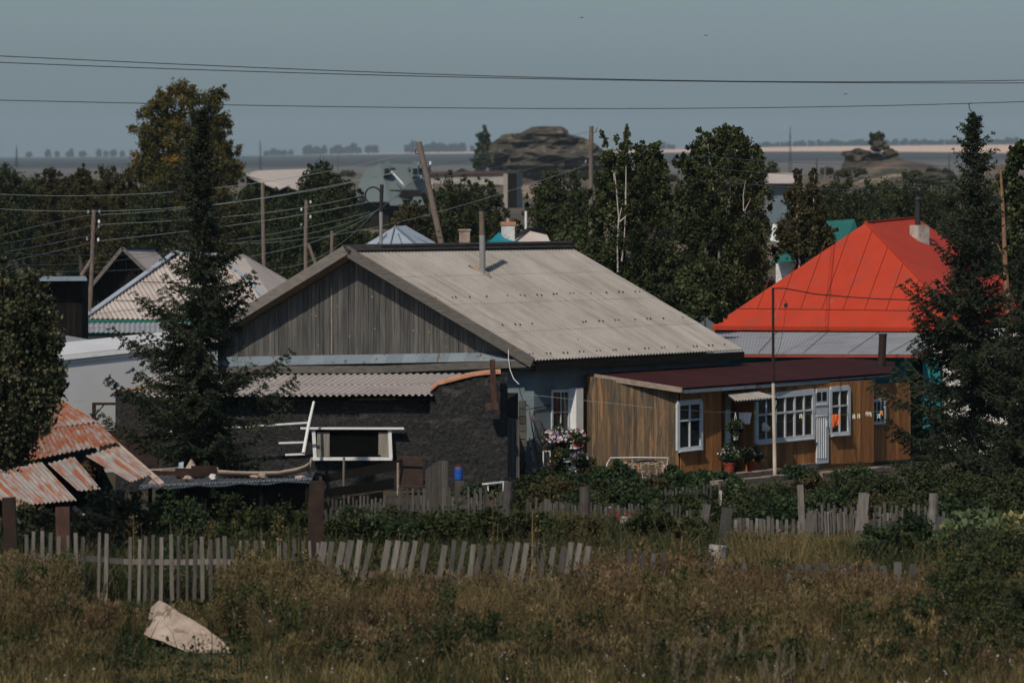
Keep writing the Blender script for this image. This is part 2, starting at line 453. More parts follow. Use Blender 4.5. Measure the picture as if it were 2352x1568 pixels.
M['rust_sheet'] = mat('partly_rusted_sheet', [(0.19, 0.175, 0.16), (0.29, 0.268, 0.24), (0.37, 0.345, 0.315)], scale=1.5, rnd=0.3, rough=0.85, bump=0.2, uv=True,
                     patch=[((0.27, 0.08, 0.03), 1.7, 0.47, 0.14, (4.5, 0.6, 1)), ((0.20, 0.11, 0.08), 3, 0.62, 0.05, (3, 1, 1))])
M['greywood'] = mat('weathered_grey_boards', [(0.018, 0.019, 0.019), (0.045, 0.044, 0.042), (0.075, 0.072, 0.065), (0.115, 0.108, 0.095), (0.20, 0.18, 0.15)], scale=8, stretch=(2.6, 2.6, 0.15), rnd=0.35, rough=0.9, bump=0.5,
                    patch=[((0.03, 0.028, 0.025), 6, 0.66, 0.05, (1.6, 1.6, 0.9)), ((0.26, 0.16, 0.08), 5, 0.715, 0.03, (3, 3, 0.35))])
M['trimwood'] = mat('split_grey_trim_board', [(0.04, 0.037, 0.033), (0.11, 0.10, 0.086), (0.19, 0.17, 0.145)], scale=9, stretch=(0.5, 0.5, 4), rnd=0.3, rough=0.9, bump=0.5)
M['orangewood'] = mat('stained_orange_boards', [(0.07, 0.028, 0.010), (0.22, 0.088, 0.026), (0.33, 0.145, 0.045), (0.44, 0.23, 0.09)], scale=6, stretch=(3, 3, 0.3), rnd=0.45, rough=0.75, bump=0.35,
                      patch=[((0.10, 0.075, 0.05), 2.4, 0.60, 0.12, (2.5, 2.5, 0.3))])
M['brownwood'] = mat('weathered_brown_boards', [(0.04, 0.026, 0.014), (0.10, 0.066, 0.036), (0.18, 0.118, 0.064), (0.32, 0.21, 0.115)], scale=5, stretch=(3, 3, 0.32), rnd=0.45, rough=0.85, bump=0.4,
                     patch=[((0.065, 0.062, 0.055), 2.6, 0.50, 0.10, (2.5, 2.5, 0.35)), ((0.34, 0.17, 0.075), 2.2, 0.57, 0.08, (3, 3, 0.35)), ((0.36, 0.24, 0.15), 5, 0.66, 0.04, (1.5, 1.5, 1.1)), ((0.04, 0.028, 0.018), 7, 0.67, 0.03, (1.5, 1.5, 1))])
M['picket'] = mat('grey_picket_wood', [(0.03, 0.027, 0.024), (0.078, 0.070, 0.060), (0.14, 0.124, 0.106), (0.25, 0.22, 0.185)], scale=8, stretch=(2, 2, 0.3), rnd=0.6, rough=0.9, bump=0.4)
M['picket_dark'] = mat('dark_old_picket_wood', [(0.026, 0.025, 0.022), (0.062, 0.057, 0.050), (0.13, 0.118, 0.10)], scale=8, stretch=(2, 2, 0.3), rnd=0.6, rough=0.9, bump=0.3)
M['palewood'] = mat('fresh_sawn_pale_wood', [(0.17, 0.12, 0.09), (0.32, 0.245, 0.19), (0.45, 0.36, 0.29)], scale=4, stretch=(1, 1, 3), rnd=0.3, rough=0.8, bump=0.3,
                    patch=[((0.16, 0.10, 0.065), 6, 0.60, 0.08, (1, 1, 1))])
M['pole'] = mat('utility_pole_wood', [(0.07, 0.054, 0.042), (0.155, 0.12, 0.096), (0.23, 0.185, 0.15)], scale=6, stretch=(5, 5, 0.5), rnd=0.2, rough=0.9, bump=0.5)
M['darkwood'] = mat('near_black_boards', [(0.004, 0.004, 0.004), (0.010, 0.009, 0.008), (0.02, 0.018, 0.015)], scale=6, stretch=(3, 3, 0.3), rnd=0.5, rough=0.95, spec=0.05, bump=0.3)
M['slag'] = mat('dark_slag_plaster', [(0.006, 0.007, 0.007), (0.018, 0.018, 0.018), (0.038, 0.037, 0.035), (0.10, 0.095, 0.088)], scale=11, stretch=(1, 1, 2.6), rough=0.95, bump=1.0, bscale=34, bdist=0.05, detail=12,
                patch=[((0.17, 0.16, 0.145), 20, 0.635, 0.04, (1, 1, 1.5)), ((0.09, 0.085, 0.08), 2.2, 0.55, 0.15, (.6, .6, 1.5)), ((0.02, 0.02, 0.022), 2.5, 0.56, 0.1, (0.5, 0.5, 4))])
M['clay_cap'] = mat('orange_clay_coping', [(0.30, 0.12, 0.06), (0.46, 0.22, 0.12), (0.52, 0.32, 0.20)], scale=5, rough=0.95, bump=0.5)
M['stucco'] = mat('blue_grey_stucco', [(0.085, 0.11, 0.125), (0.13, 0.165, 0.18), (0.165, 0.20, 0.21)], scale=1.2, rough=0.9, bump=0.3, bscale=30)
M['whitewall'] = mat('dull_white_painted_sheet', [(0.44, 0.45, 0.45), (0.50, 0.505, 0.50), (0.55, 0.55, 0.54)], scale=0.7, rough=0.7, bump=0.1,
                     patch=[((0.24, 0.25, 0.25), 1.5, 0.66, 0.05, (0.5, 0.5, 3)), ((0.55, 0.5, 0.46), 3, 0.62, 0.1, (3, 3, 0.4))])
M['white'] = mat('white_paint', [(0.50, 0.51, 0.50), (0.64, 0.64, 0.62), (0.70, 0.70, 0.68)], scale=5, rough=0.6, bump=0.25, rnd=0.3)
M['trimgrey'] = mat('grey_white_window_paint', [(0.36, 0.40, 0.42), (0.47, 0.50, 0.51), (0.55, 0.57, 0.57)], scale=4, rough=0.6, bump=0.2, rnd=0.2)
M['curtain'] = mat('pale_ribbed_curtain', [(0.10, 0.095, 0.075), (0.24, 0.22, 0.175), (0.32, 0.30, 0.24)], scale=9, stretch=(8, 8, 0.3), rough=0.9, bump=0.4)
M['polepaint'] = mat('peeling_cream_pole_paint', [(0.36, 0.27, 0.20), (0.50, 0.40, 0.31), (0.60, 0.52, 0.43)], scale=3, stretch=(1, 1, .5), rough=0.8, bump=0.2, patch=[((0.45, 0.22, 0.10), 2.0, 0.60, 0.05, (1, 1, .6))])
M['glass'] = glass_mat('dark_window_glass', (0.012, 0.016, 0.02))
M['glass_amber'] = mat('window_glass_with_room_behind', [(0.008, 0.008, 0.008), (0.012, 0.011, 0.010), (0.018, 0.014, 0.010), (0.11, 0.065, 0.03)], scale=2.6, stretch=(0.25, 0.25, 6), rough=0.2, bump=0.0, spec=0.5)
M['flash'] = mat('blue_grey_tin_flashing', [(0.15, 0.19, 0.215), (0.20, 0.245, 0.27), (0.25, 0.29, 0.31)], scale=2, rough=0.55, bump=0.15, rnd=0.6, metal=0.15,
                 patch=[((0.13, 0.06, 0.032), 2.6, 0.58, 0.05, (2.6, 1, .4)), ((0.10, 0.12, 0.14), 7, 0.64, 0.08, (1, 1, 1))])
M['tarcap'] = mat('tarred_ridge_board', [(0.012, 0.011, 0.011), (0.03, 0.027, 0.024), (0.055, 0.047, 0.04)], scale=5, stretch=(1, 1, 3), rough=0.8, bump=0.5)
M['maroon'] = mat('maroon_painted_sheet', [(0.022, 0.0065, 0.0065), (0.032, 0.009, 0.009), (0.046, 0.014, 0.014)], scale=1.2, rough=0.8, spec=0.15, bump=0.05, rnd=0.5, stretch=(1, 1, 1))
M['red'] = mat('bright_red_roof_paint', [(0.35, 0.032, 0.012), (0.40, 0.039, 0.015), (0.44, 0.048, 0.020)], scale=1.0, rough=0.75, spec=0.2, bump=0.08, rnd=0.25,
               patch=[((0.30, 0.05, 0.03), 1.2, 0.52, 0.2, (1, 1, .5)), ((0.40, 0.08, 0.05), 2.5, 0.60, 0.1, (1, 1, .35)), ((0.22, 0.035, 0.02), 9, 0.66, 0.05, (1, 1, 1))])
M['redseam'] = mat('dark_red_seam', [(0.15, 0.020, 0.010), (0.20, 0.028, 0.014)], rough=0.7, bump=0)
M['greymetal'] = mat('grey_corrugated_sheet', [(0.19, 0.20, 0.205), (0.27, 0.28, 0.285), (0.32, 0.33, 0.33)], scale=1.1, rough=0.75, bump=0.1, rnd=0.3, metal=0.1)
M['bluetin'] = mat('pale_blue_tin_with_rust', [(0.24, 0.29, 0.33), (0.31, 0.36, 0.40), (0.38, 0.43, 0.46)], scale=1, rough=0.6, bump=0.1, rnd=0.4,
                   patch=[((0.20, 0.10, 0.06), 0.9, 0.58, 0.05, (1, 1, 3)), ((0.40, 0.42, 0.43), 2, 0.62, 0.05, (1, 1, 3))])
M['teal'] = mat('teal_roof_paint', [(0.0, 0.20, 0.26), (0.005, 0.26, 0.33)], scale=2, rough=0.6, bump=0.1,
                patch=[((0.20, 0.28, 0.28), 3, 0.66, 0.03, (1, 1, 1))])
M['tealwall'] = mat('teal_wall_paint', [(0.01, 0.15, 0.16), (0.02, 0.22, 0.22)], scale=2, rough=0.8, bump=0.1)
M['green'] = mat('green_roof_paint', [(0.01, 0.10, 0.075), (0.02, 0.14, 0.10)], scale=2, rough=0.6, bump=0.1)
M['blue'] = mat('blue_paint', [(0.01, 0.05, 0.25), (0.02, 0.09, 0.36)], scale=3, rough=0.5, bump=0.05)
M['brick'] = mat('crumbling_pale_brick', [(0.18, 0.12, 0.09), (0.34, 0.25, 0.20), (0.42, 0.34, 0.28)], scale=5, rough=0.95, bump=0.6,
                 patch=[((0.04, 0.03, 0.025), 3.5, 0.62, 0.06, (1, 1, 1.5)), ((0.34, 0.12, 0.06), 5, 0.62, 0.06, (1, 1, 1))])
M['limewash'] = mat('flaking_limewashed_brick', [(0.42, 0.40, 0.36), (0.60, 0.58, 0.53), (0.68, 0.66, 0.61)], scale=3, rough=0.95, bump=0.6,
                    patch=[((0.22, 0.15, 0.10), 5, 0.60, 0.05, (1, 1, 1))])
M['oldlime'] = mat('grimy_limewashed_chimney', [(0.22, 0.20, 0.17), (0.38, 0.35, 0.30), (0.50, 0.47, 0.41)], scale=4, rough=0.95, bump=0.7, patch=[((0.13, 0.10, 0.08), 4, 0.55, 0.06, (1, 1, 1))])
M['pipe'] = mat('galvanised_flue_pipe', [(0.24, 0.23, 0.21), (0.33, 0.32, 0.30)], scale=3, rough=0.5, metal=0.3, bump=0.1,
                patch=[((0.26, 0.17, 0.09), 1.2, 0.60, 0.2, (1, 1, 1))])
M['pipe_rust'] = mat('scorched_flue_top', [(0.10, 0.07, 0.05), (0.19, 0.14, 0.10)], scale=4, rough=0.8, bump=0.2)
M['blacksteel'] = mat('black_steel', [(0.012, 0.012, 0.013), (0.03, 0.03, 0.03)], scale=6, rough=0.6, bump=0.1)
M['rustiron'] = mat('dark_rusted_iron', [(0.012, 0.007, 0.005), (0.024, 0.013, 0.009), (0.05, 0.022, 0.013)], scale=5, rough=0.85, bump=0.4)
M['rustpost'] = mat('rusty_steel_post', [(0.022, 0.013, 0.011), (0.06, 0.028, 0.019), (0.12, 0.052, 0.032)], scale=5, stretch=(2, 2, 0.5), rough=0.85, bump=0.4)
M['wire'] = mat('pale_weathered_wire', [(0.20, 0.24, 0.22), (0.26, 0.30, 0.27)], rough=0.6, bump=0, metal=0.3)
M['wiredark'] = mat('dark_power_cable', [(0.012, 0.018, 0.02), (0.02, 0.03, 0.032)], rough=0.6, bump=0)
M['ceramic'] = mat('white_ceramic', [(0.6, 0.6, 0.58), (0.7, 0.7, 0.68)], rough=0.3, bump=0)
M['stone'] = mat('pale_limestone', [(0.22, 0.17, 0.13), (0.34, 0.265, 0.205), (0.44, 0.355, 0.285)], scale=3, rough=0.95, bump=0.6,
                 patch=[((0.16, 0.12, 0.09), 3, 0.55, 0.08, (1, 1, 1)), ((0.10, 0.08, 0.06), 9, 0.62, 0.04, (1, 1, 1))])
M['rock'] = mat('lichened_granite', [(0.012, 0.011, 0.009), (0.04, 0.036, 0.025), (0.085, 0.074, 0.050), (0.24, 0.17, 0.115)], scale=0.25, stretch=(1, 1, 2.2), rough=0.95, bump=1.0, bscale=0.9, bdist=0.6,
                patch=[((0.02, 0.018, 0.015), 0.32, 0.53, 0.05, (0.6, 0.6, 3)), ((0.34, 0.24, 0.17), 0.5, 0.62, 0.06, (0.5, 0.5, 2.5))])
M['scrub'] = mat('brown_green_hillside_scrub', [(0.035, 0.036, 0.024), (0.10, 0.075, 0.05), (0.19, 0.14, 0.095)], scale=0.09, rough=0.95, bump=0.6, bscale=0.5,
                 patch=[((0.36, 0.28, 0.20), 0.05, 0.60, 0.05, (0.6, 1, 2)), ((0.03, 0.036, 0.022), 0.13, 0.55, 0.06, (1, 1, 1))])
M['terracotta'] = mat('terracotta_red_pot', [(0.22, 0.035, 0.02), (0.30, 0.055, 0.035)], scale=4, rough=0.6, bump=0.1)
M['cloth_white'] = mat('white_cloth', [(0.62, 0.60, 0.57), (0.75, 0.73, 0.70)], scale=5, rough=0.9, bump=0.3)
M['cloth_orange'] = mat('orange_cloth', [(0.55, 0.12, 0.03), (0.68, 0.17, 0.05)], scale=5, rough=0.9, bump=0.3)
M['slatecap'] = M['trimwood']
M['concrete'] = mat('worn_concrete_path', [(0.12, 0.09, 0.07), (0.20, 0.155, 0.12), (0.27, 0.21, 0.17)], scale=3, rough=0.95, bump=0.5)
M['bark'] = mat('dark_bark', [(0.035, 0.03, 0.025), (0.09, 0.075, 0.06)], scale=6, stretch=(2, 2, 0.5), rough=0.95, bump=0.6)
M['stump_bark'] = mat('peeling_white_stump', [(0.28, 0.25, 0.22), (0.46, 0.42, 0.37)], scale=4, rough=0.9, bump=0.5, patch=[((0.10, 0.07, 0.05), 5.0, 0.52, 0.05, (1.6, 1.6, 0.8))])
M['spruce_bark'] = mat('grey_spruce_bark', [(0.03, 0.026, 0.022), (0.085, 0.072, 0.06)], scale=6, stretch=(2, 2, 0.7), rough=0.95, bump=0.6)
M['birch_bark'] = mat('white_birch_bark', [(0.30, 0.26, 0.22), (0.50, 0.45, 0.39)], scale=4, rough=0.8, bump=0.3,
                      patch=[((0.05, 0.045, 0.035), 2.6, 0.54, 0.04, (1, 1, 3))])
M['pine_bark'] = mat('orange_pine_bark', [(0.14, 0.07, 0.04), (0.32, 0.18, 0.10)], scale=5, rough=0.9, bump=0.5)
M['cargo'] = mat('grey_board_siding', [(0.09, 0.12, 0.14), (0.14, 0.18, 0.20)], scale=2, rough=0.8, bump=0.2)
M['greyroof'] = mat('dull_grey_green_metal_roof', [(0.10, 0.125, 0.12), (0.14, 0.165, 0.16)], scale=0.4, rough=0.6, bump=0.1, rnd=0.4)
# foliage
M['needles'] = leaf_mat('spruce_needles', [(0.008, 0.012, 0.007), (0.020, 0.028, 0.015), (0.040, 0.050, 0.026), (0.075, 0.082, 0.040)], trans=0.08, nscale=1.0)
M['birch_leaf'] = leaf_mat('birch_leaves', [(0.0, (0.010, 0.014, 0.006)), (0.30, (0.026, 0.035, 0.013)), (0.62, (0.056, 0.070, 0.027)), (0.84, (0.105, 0.120, 0.046)), (0.96, (0.20, 0.20, 0.08)), (1.0, (0.36, 0.17, 0.03))], trans=0.22, nscale=1.0, nw=0.25)
M['dark_leaf'] = leaf_mat('dark_tree_leaves', [(0.0, (0.012, 0.018, 0.008)), (0.4, (0.030, 0.040, 0.016)), (0.8, (0.058, 0.068, 0.026)), (1.0, (0.10, 0.095, 0.036))], trans=0.2, nscale=0.3, nw=0.3)
M['brown_leaf'] = leaf_mat('browning_leaves', [(0.0, (0.020, 0.019, 0.008)), (0.4, (0.046, 0.042, 0.016)), (0.8, (0.082, 0.066, 0.026)), (1.0, (0.14, 0.092, 0.034))], trans=0.2, nscale=0.3, nw=0.3)
M['gold_leaf'] = leaf_mat('golden_autumn_leaves', [(0.0, (0.018, 0.020, 0.007)), (0.42, (0.058, 0.056, 0.015)), (0.62, (0.105, 0.088, 0.022)), (0.8, (0.19, 0.125, 0.025)), (1.0, (0.36, 0.18, 0.03))], trans=0.25, nscale=0.75, nw=0.5)
M['blue_leaf'] = leaf_mat('far_tree_leaves', [(0.012, 0.02, 0.02), (0.03, 0.04, 0.036)], trans=0.1)
M['near_leaf'] = leaf_mat('glossy_near_leaves', [(0.0, (0.012, 0.017, 0.009)), (0.4, (0.032, 0.040, 0.019)), (0.72, (0.07, 0.075, 0.036)), (0.86, (0.17, 0.155, 0.085)), (0.94, (0.30, 0.25, 0.14)), (0.97, (0.40, 0.14, 0.03)), (1.0, (0.48, 0.17, 0.03))], trans=0.2, rough=0.45, nw=0.05)
M['garden_leaf'] = leaf_mat('garden_leaves', [(0.0, (0.010, 0.018, 0.008)), (0.4, (0.026, 0.044, 0.018)), (0.8, (0.055, 0.080, 0.032)), (0.96, (0.11, 0.13, 0.045)), (1.0, (0.30, 0.24, 0.05))], trans=0.25, nscale=1.6, nw=0.25)
M['yellow_leaf'] = leaf_mat('yellowing_shrub_leaves', [(0.0, (0.012, 0.018, 0.009)), (0.5, (0.035, 0.045, 0.018)), (0.8, (0.09, 0.10, 0.03)), (1.0, (0.26, 0.22, 0.05))], trans=0.25, nscale=2.0)
M['pale_leaf'] = leaf_mat('pale_squash_leaves', [(0.0, (0.05, 0.08, 0.04)), (0.6, (0.13, 0.16, 0.07)), (1.0, (0.42, 0.30, 0.10))], trans=0.2)
M['dry'] = leaf_mat('dry_brown_stalks', [(0.0, (0.020, 0.018, 0.008)), (0.35, (0.060, 0.048, 0.020)), (0.7, (0.125, 0.096, 0.044)), (0.9, (0.22, 0.165, 0.075)), (1.0, (0.42, 0.31, 0.15))], trans=0.15, nscale=0.9, nw=0.25, rough=0.8)
M['golden'] = leaf_mat('golden_dry_grass', [(0.0, (0.06, 0.046, 0.018)), (0.5, (0.16, 0.118, 0.048)), (1.0, (0.34, 0.25, 0.11))], trans=0.2, rough=0.8)
M['weed'] = leaf_mat('green_weeds', [(0.0, (0.008, 0.013, 0.005)), (0.5, (0.028, 0.038, 0.013)), (1.0, (0.080, 0.092, 0.030))], trans=0.2, nscale=1.2)
M['sage'] = leaf_mat('grey_sagebrush', [(0.0, (0.06, 0.05, 0.03)), (0.5, (0.14, 0.115, 0.072)), (1.0, (0.27, 0.225, 0.15))], trans=0.15, nscale=1.0, rough=0.8)
M['seed'] = leaf_mat('pale_seed_heads', [(0.0, (0.10, 0.07, 0.05)), (0.5, (0.24, 0.17, 0.125)), (0.85, (0.42, 0.32, 0.24)), (1.0, (0.26, 0.13, 0.26))], trans=0.1, nw=0.1)
M['petal_white'] = leaf_mat('white_petals', [(0.55, 0.52, 0.52), (0.8, 0.78, 0.78)], trans=0.2)
M['petal_purple'] = leaf_mat('purple_petals', [(0.12, 0.06, 0.16), (0.35, 0.22, 0.36)], trans=0.2)
M['petal_pink'] = leaf_mat('pink_petals', [(0.45, 0.16, 0.24), (0.55, 0.30, 0.38)], trans=0.2)
M['petal_red'] = leaf_mat('red_petals', [(0.5, 0.02, 0.02), (0.65, 0.06, 0.05)], trans=0.2)
# ------------------------------------------------------------------ far country
def hill(name, label, u0, u1, y, vtop, depth=120, seed=1):
    """rounded scrubby mound: smooth grid with noise"""
    x0, x1 = (u0-CU)*y/F, (u1-CU)*y/F; h = CH-(vtop-HV)*y/F
    vs, fsx = [], []; nx, ny = 48, 24
    for j in range(ny+1):
        for i in range(nx+1):
            a, b = i/nx, j/ny; x = x0+(x1-x0)*a; yy = y-depth/2+depth*b
            e = max(0, 1-(2*a-1)**2)**0.8*max(0, 1-(2*b-1)**2)**0.8
            z = h*e*(1+0.35*mnoise.noise(Vector((x*0.06, yy*0.03, seed))))-0.8+0.5*mnoise.noise(Vector((x*0.3, yy*0.1, seed)))*e
            vs.append((x, yy, z))
    for j in range(ny):
        for i in range(nx):
            a = j*(nx+1)+i; fsx.append((a, a+1, a+nx+2, a+nx+1))
    me = bpy.data.meshes.new(name); me.from_pydata(vs, [], fsx); me.polygons.foreach_set('use_smooth', [True]*len(fsx)); me.materials.append(M['scrub'])
    return tag(link(name, me), label, kind='structure')
hill('hill', 'brown scrubby hill under the small rock pile', 1840, 2260, 950, 362, 160, 3)
hill('hill', 'low sandy rise right of the tall birches', 1700, 2010, 1150, 386, 160, 5)
hill('hill', 'low brown rise behind the right spruce', 2120, 2560, 1000, 374, 150, 7)
hill('hill', 'low stony rise at the foot of the big rock', 1060, 1560, 1150, 405, 160, 9)
hill('hill', 'low dark rise left of the grey roofed house', 760, 1130, 1300, 398, 160, 11)

def loft(rings, m, name, label, cat, seed=0, jit=0.35, n=72):
    """rings: (y, v, ul, ur, depth m, front inset on the right part) lofted with noise"""
    vs, fsx = [], []
    for k, (y, v, ul, ur, dp, inset) in enumerate(rings):
        strata = 1+.22*mnoise.noise(Vector((k*.9, seed, 2)))*jit
        c = P((ul+ur)/2, v, y); hw = (ur-ul)/2*y/F
        for i in range(n):
            th = 2*math.pi*i/n; cx, sy = math.cos(th), math.sin(th)
            d = Vector((math.copysign(abs(cx)**0.8, cx)*hw, math.copysign(abs(sy)**0.8, sy)*dp, 0))
            if sy < 0: d.y *= strata*(1+.18*mnoise.noise(Vector((th*2.2, k*.45, seed))))
            if sy < 0 and inset > 0: d.y *= 1-inset*max(0, min(1, 0.5+cx))*(-sy)
            p = c+d
            q = mnoise.noise(Vector((p.x*0.25, p.y*0.25, p.z*0.5+seed)))-1.2*max(0, mnoise.noise(Vector((p.x*0.5, p.y*.5, p.z*1.1+seed+9))))+0.6*mnoise.noise(Vector((p.x*0.8, p.y*0.8, p.z*1.4+seed)))
            amp = jit*(0.35 if abs(cx) > 0.9 else 1.5)
            p += Vector((cx, sy, 0))*q*amp*hw*0.14
            vs.append(p)
    for k in range(len(rings)-1):
        for i in range(n):
            j = (i+1) % n; fsx.append((k*n+i, k*n+j, (k+1)*n+j, (k+1)*n+i))
    fsx.append(tuple(range((len(rings)-1)*n, len(rings)*n)))
    b = MB(); b.add(vs, fsx)
    return tag(b.build(name, m), label, cat)
prof = [(470, 1150, 1420), (440, 1138, 1415), (425, 1132, 1412), (410, 1128, 1408), (396, 1122, 1408), (388, 1128, 1400), (380, 1118, 1404), (370, 1117, 1400), (362, 1117, 1402), (356, 1121, 1394),
        (350, 1119, 1392), (343, 1120, 1386), (337, 1122, 1378), (331, 1126, 1370), (326, 1133, 1362), (321, 1140, 1354), (316, 1148, 1340), (312, 1152, 1322), (308, 1160, 1308), (305, 1198, 1306), (300, 1206, 1304), (296, 1214, 1299), (292, 1222, 1293), (290.5, 1235, 1285)]
ins = {350: .25, 343: .45, 337: .55, 331: .6, 326: .6, 321: .5, 316: .45, 312: .3, 370: .15, 388: .3, 410: .2}
loft([(1140, v, a, b, 9*(0.45+0.55*min(1, (v-286)/70)), ins.get(v, 0)) for v, a, b in prof], M['rock'], 'rock_outcrop', 'big layered flat topped rock outcrop rising above the village', 'rock', seed=3, jit=0.9)
prof2 = [(400, 1925, 2080), (388, 1928, 2070), (378, 1934, 2060), (370, 1938, 2050), (364, 1946, 2040), (358, 1955, 2030), (352, 1965, 2020)]
loft([(940, v, a, b, 4, ins.get(v, 0.2*(k % 2))) for k, (v, a, b) in enumerate(prof2)], M['rock'], 'rock_outcrop', 'small weathered rock pile with one round bush on top', 'rock', seed=8, jit=1.0)
def boulder(u, v, y, ru, rv, label, seed):
    b = MB(); k = y/F; b.blob(P(u, v, y), ru*k, ru*k, rv*k, 0.3, seed, 3)
    return tag(b.build('boulder', M['rock'], smooth=False), label, 'rock')
boulder(2022, 337, 928, 18, 12, 'rounded boulder at the top of the small rock pile', 3)
boulder(2045, 355, 928, 20, 11, 'tilted boulder on the right side of the small rock pile', 5)
boulder(2058, 372, 926, 18, 10, 'lower boulder at the right foot of the small rock pile', 9)
boulder(1965, 356, 928, 28, 14, 'broad pale boulder on the left of the small rock pile', 13)
boulder(2100, 385, 920, 34, 8, 'flat pale boulder low on the brown hill', 15)
boulder(2150, 410, 860, 44, 14, 'pale sandy boulder beside the right spruce', 17)

def simple_tree(name, label, cat_m, u, y, vtop, vbot, lobes, n, size, m, group=None, trunk=True, tm=None, subs=26, clump=0.22, shell=(0.45, 1.0), tr=0.12, trunk_top=None):
    base = G(u, y, 0); t = thing(name, base, label, 'tree', group)
    L_ = [fs(*l) for l in lobes]
    p, val = lobe_points(L_, n, clump=clump, subs=subs, shell=shell)
    npquads('crown', leafquads(p, size), m, t, val)
    if trunk:
        b = MB(); top = P(u, vtop+(vbot-vtop)*0.25, y) if trunk_top is None else P(trunk_top[0], trunk_top[1], y)
        path = [base.lerp(top, q)+Vector((0.15*math.sin(q*7+u), 0.1*math.sin(q*5), 0))*(1 if 0 < q < 1 else 0) for q in (0, .25, .5, .75, 1)]
        b.tube(path, [tr, tr*.85, tr*.65, tr*.45, tr*.2], 7)
        for (c, rad) in L_:
            c = Vector(c); q = path[1].lerp(path[3], min(1, max(0, (c.z-path[1].z)/max(0.1, path[3].z-path[1].z)-0.25)))
            b.tube([q, q.lerp(c, 0.5)+Vector((0, 0, 0.1)), c], [tr*.4, tr*.28, tr*.08], 5)
        b.build('trunk', tm or M['bark'], t)
    return t
# horizon tree rows: small copies
def far_tree_proto(seed, kind):
    rng = np.random.default_rng(seed)
    t = thing('distant_tree', (0, 5000, 0), 'x', 'tree', 'distant trees')
    L_ = [((0, 5000, 3.4), (1.7, 1.7, 2.4)), ((0.8, 5000, 2.6), (1.4, 1.4, 1.6)), ((-0.9, 5000, 2.4), (1.3, 1.4, 1.5))]
    if kind == 1: L_ = [((0, 5000, 3.2), (1.0, 1.0, 3.0))]
    p, v = lobe_points(L_, 500, rng=rng); npquads('crown', leafquads(p, 0.9, rng=rng), M['blue_leaf'], t, v)
    b = MB(); b.tube([(0, 5000, -0.5), (0, 5000, 3)], [0.2, 0.1], 5); b.build('trunk', M['bark'], t)
    return t
protos = [far_tree_proto(1, 0), far_tree_proto(2, 0), far_tree_proto(3, 1)]
rows = []
for u in [66, 110, 131, 157, 163, 186, 190, 227, 243, 260, 281, 302, 318]: rows.append((u, R(1.0, 1.5), 'faint tree in the sparse row on the left horizon', 'trees on the left horizon'))
rows.append((338, 1.9, 'taller faint tree left of the golden tree on the horizon', 'trees on the left horizon')); rows.append((258+98, 1.7, 'wide faint tree nearest the golden tree on the horizon', 'trees on the left horizon'))
for u in [612, 628, 641, 652, 668, 700, 707, 716, 728, 735, 745, 762, 775, 782, 791, 799, 812, 824, 846, 861]: rows.append((u, R(1.0, 1.4) if u < 690 else R(1.5, 2.0), 'bluish tree in the broken row on the horizon behind the utility poles', 'trees on the centre horizon'))
for u in [935, 943, 950, 958, 975, 985, 996, 1003, 1012, 1022, 1030, 1038, 1046, 1054, 1062, 1085]: rows.append((u, R(1.4, 2.1), 'bluish tree in the horizon clump between leaning pole and big rock', 'trees on the centre horizon'))
for u in list(range(1490, 1545, 9))+list(range(1745, 2352, 7)): rows.append((u+R(-3, 3), R(0.9, 1.3), 'bluish tree in the long low belt above the straw coloured field', 'trees on the right horizon'))
used = set()
for i, (u, s, lab, gr) in enumerate(rows):
    k = i % 3; z = float(crest((u-CU)*0.7653)); pos = Vector(((u-CU)*0.7613, 9950, z))
    t = protos[k] if k not in used else None
    if t is None: t = dup(protos[k], (0, 0, 0))
    used.add(k)
    t['_pos'] = 0; rows[i] = (t, pos, s, lab, gr)
for (t, pos, s, lab, gr) in rows:
    del t['_pos']; t.location = pos; t.scale = (s*1.8*R(.9, 1.2), s*1.8, s*1.6*R(.8, 1.15)); t.rotation_euler.z = 0; t['label'] = lab; t['group'] = gr
# masts
def mast(u, vt, vb, y, label, w=0.35):
    base = G(u, y, CH-(vb-HV)*y/F); top = P(u, vt, y)
    t = thing('lattice_mast', base, label, 'mast')
    b = MB(); h = (top-base).z
    for sx in (-1, 1):
        for sy in (-1, 1): b.tube([base+Vector((sx*w, sy*w, 0)), base+Vector((sx*w*.3, sy*w*.3, h*.8))], 0.05, 4)
    for k in range(10):
        z0, z1 = h*.8*k/10, h*.8*(k+1)/10; a, c = w*(1-.7*k/10), w*(1-.7*(k+1)/10)
        for sy in (-1, 1): b.tube([base+Vector((-a, sy*a, z0)), base+Vector((c, sy*c, z1))], 0.035, 4); b.tube([base+Vector((a, sy*a, z0)), base+Vector((-c, sy*c, z1))], 0.035, 4)
    b.build('lattice', M['blacksteel'], t)
    a = MB(); a.tube([base+Vector((0, 0, h*.78)), top], [0.12, 0.05], 6); a.build('antenna', M['blacksteel'], t)
mast(38, 334, 384, 1500, 'thin lattice mast at the far left horizon'); mast(598, 322, 396, 1400, 'thin lattice mast above the pinkish roof beside the golden tree')
mast(1815, 290, 400, 1300, 'tall thin lattice mast between the birches and the red roof')
mast(1876, 365, 410, 1000, 'short dark mast on the scrubby hill', 0.2); mast(2180, 352, 396, 1500, 'small faint mast left of the right spruce top', 0.2)
mast(966, 362, 400, 1500, 'small faint mast behind the grey roofed house', 0.2)

# mid and near background trees --------------------------------------------
def bt(name, label, u, y, lobes, n, size, m, **k):
    vt = min(l[1]-l[4] for l in lobes); return simple_tree(name, label, m, u, y, vt, HV+CH*F/y, lobes, n, size, m, **k)
S = 0.22
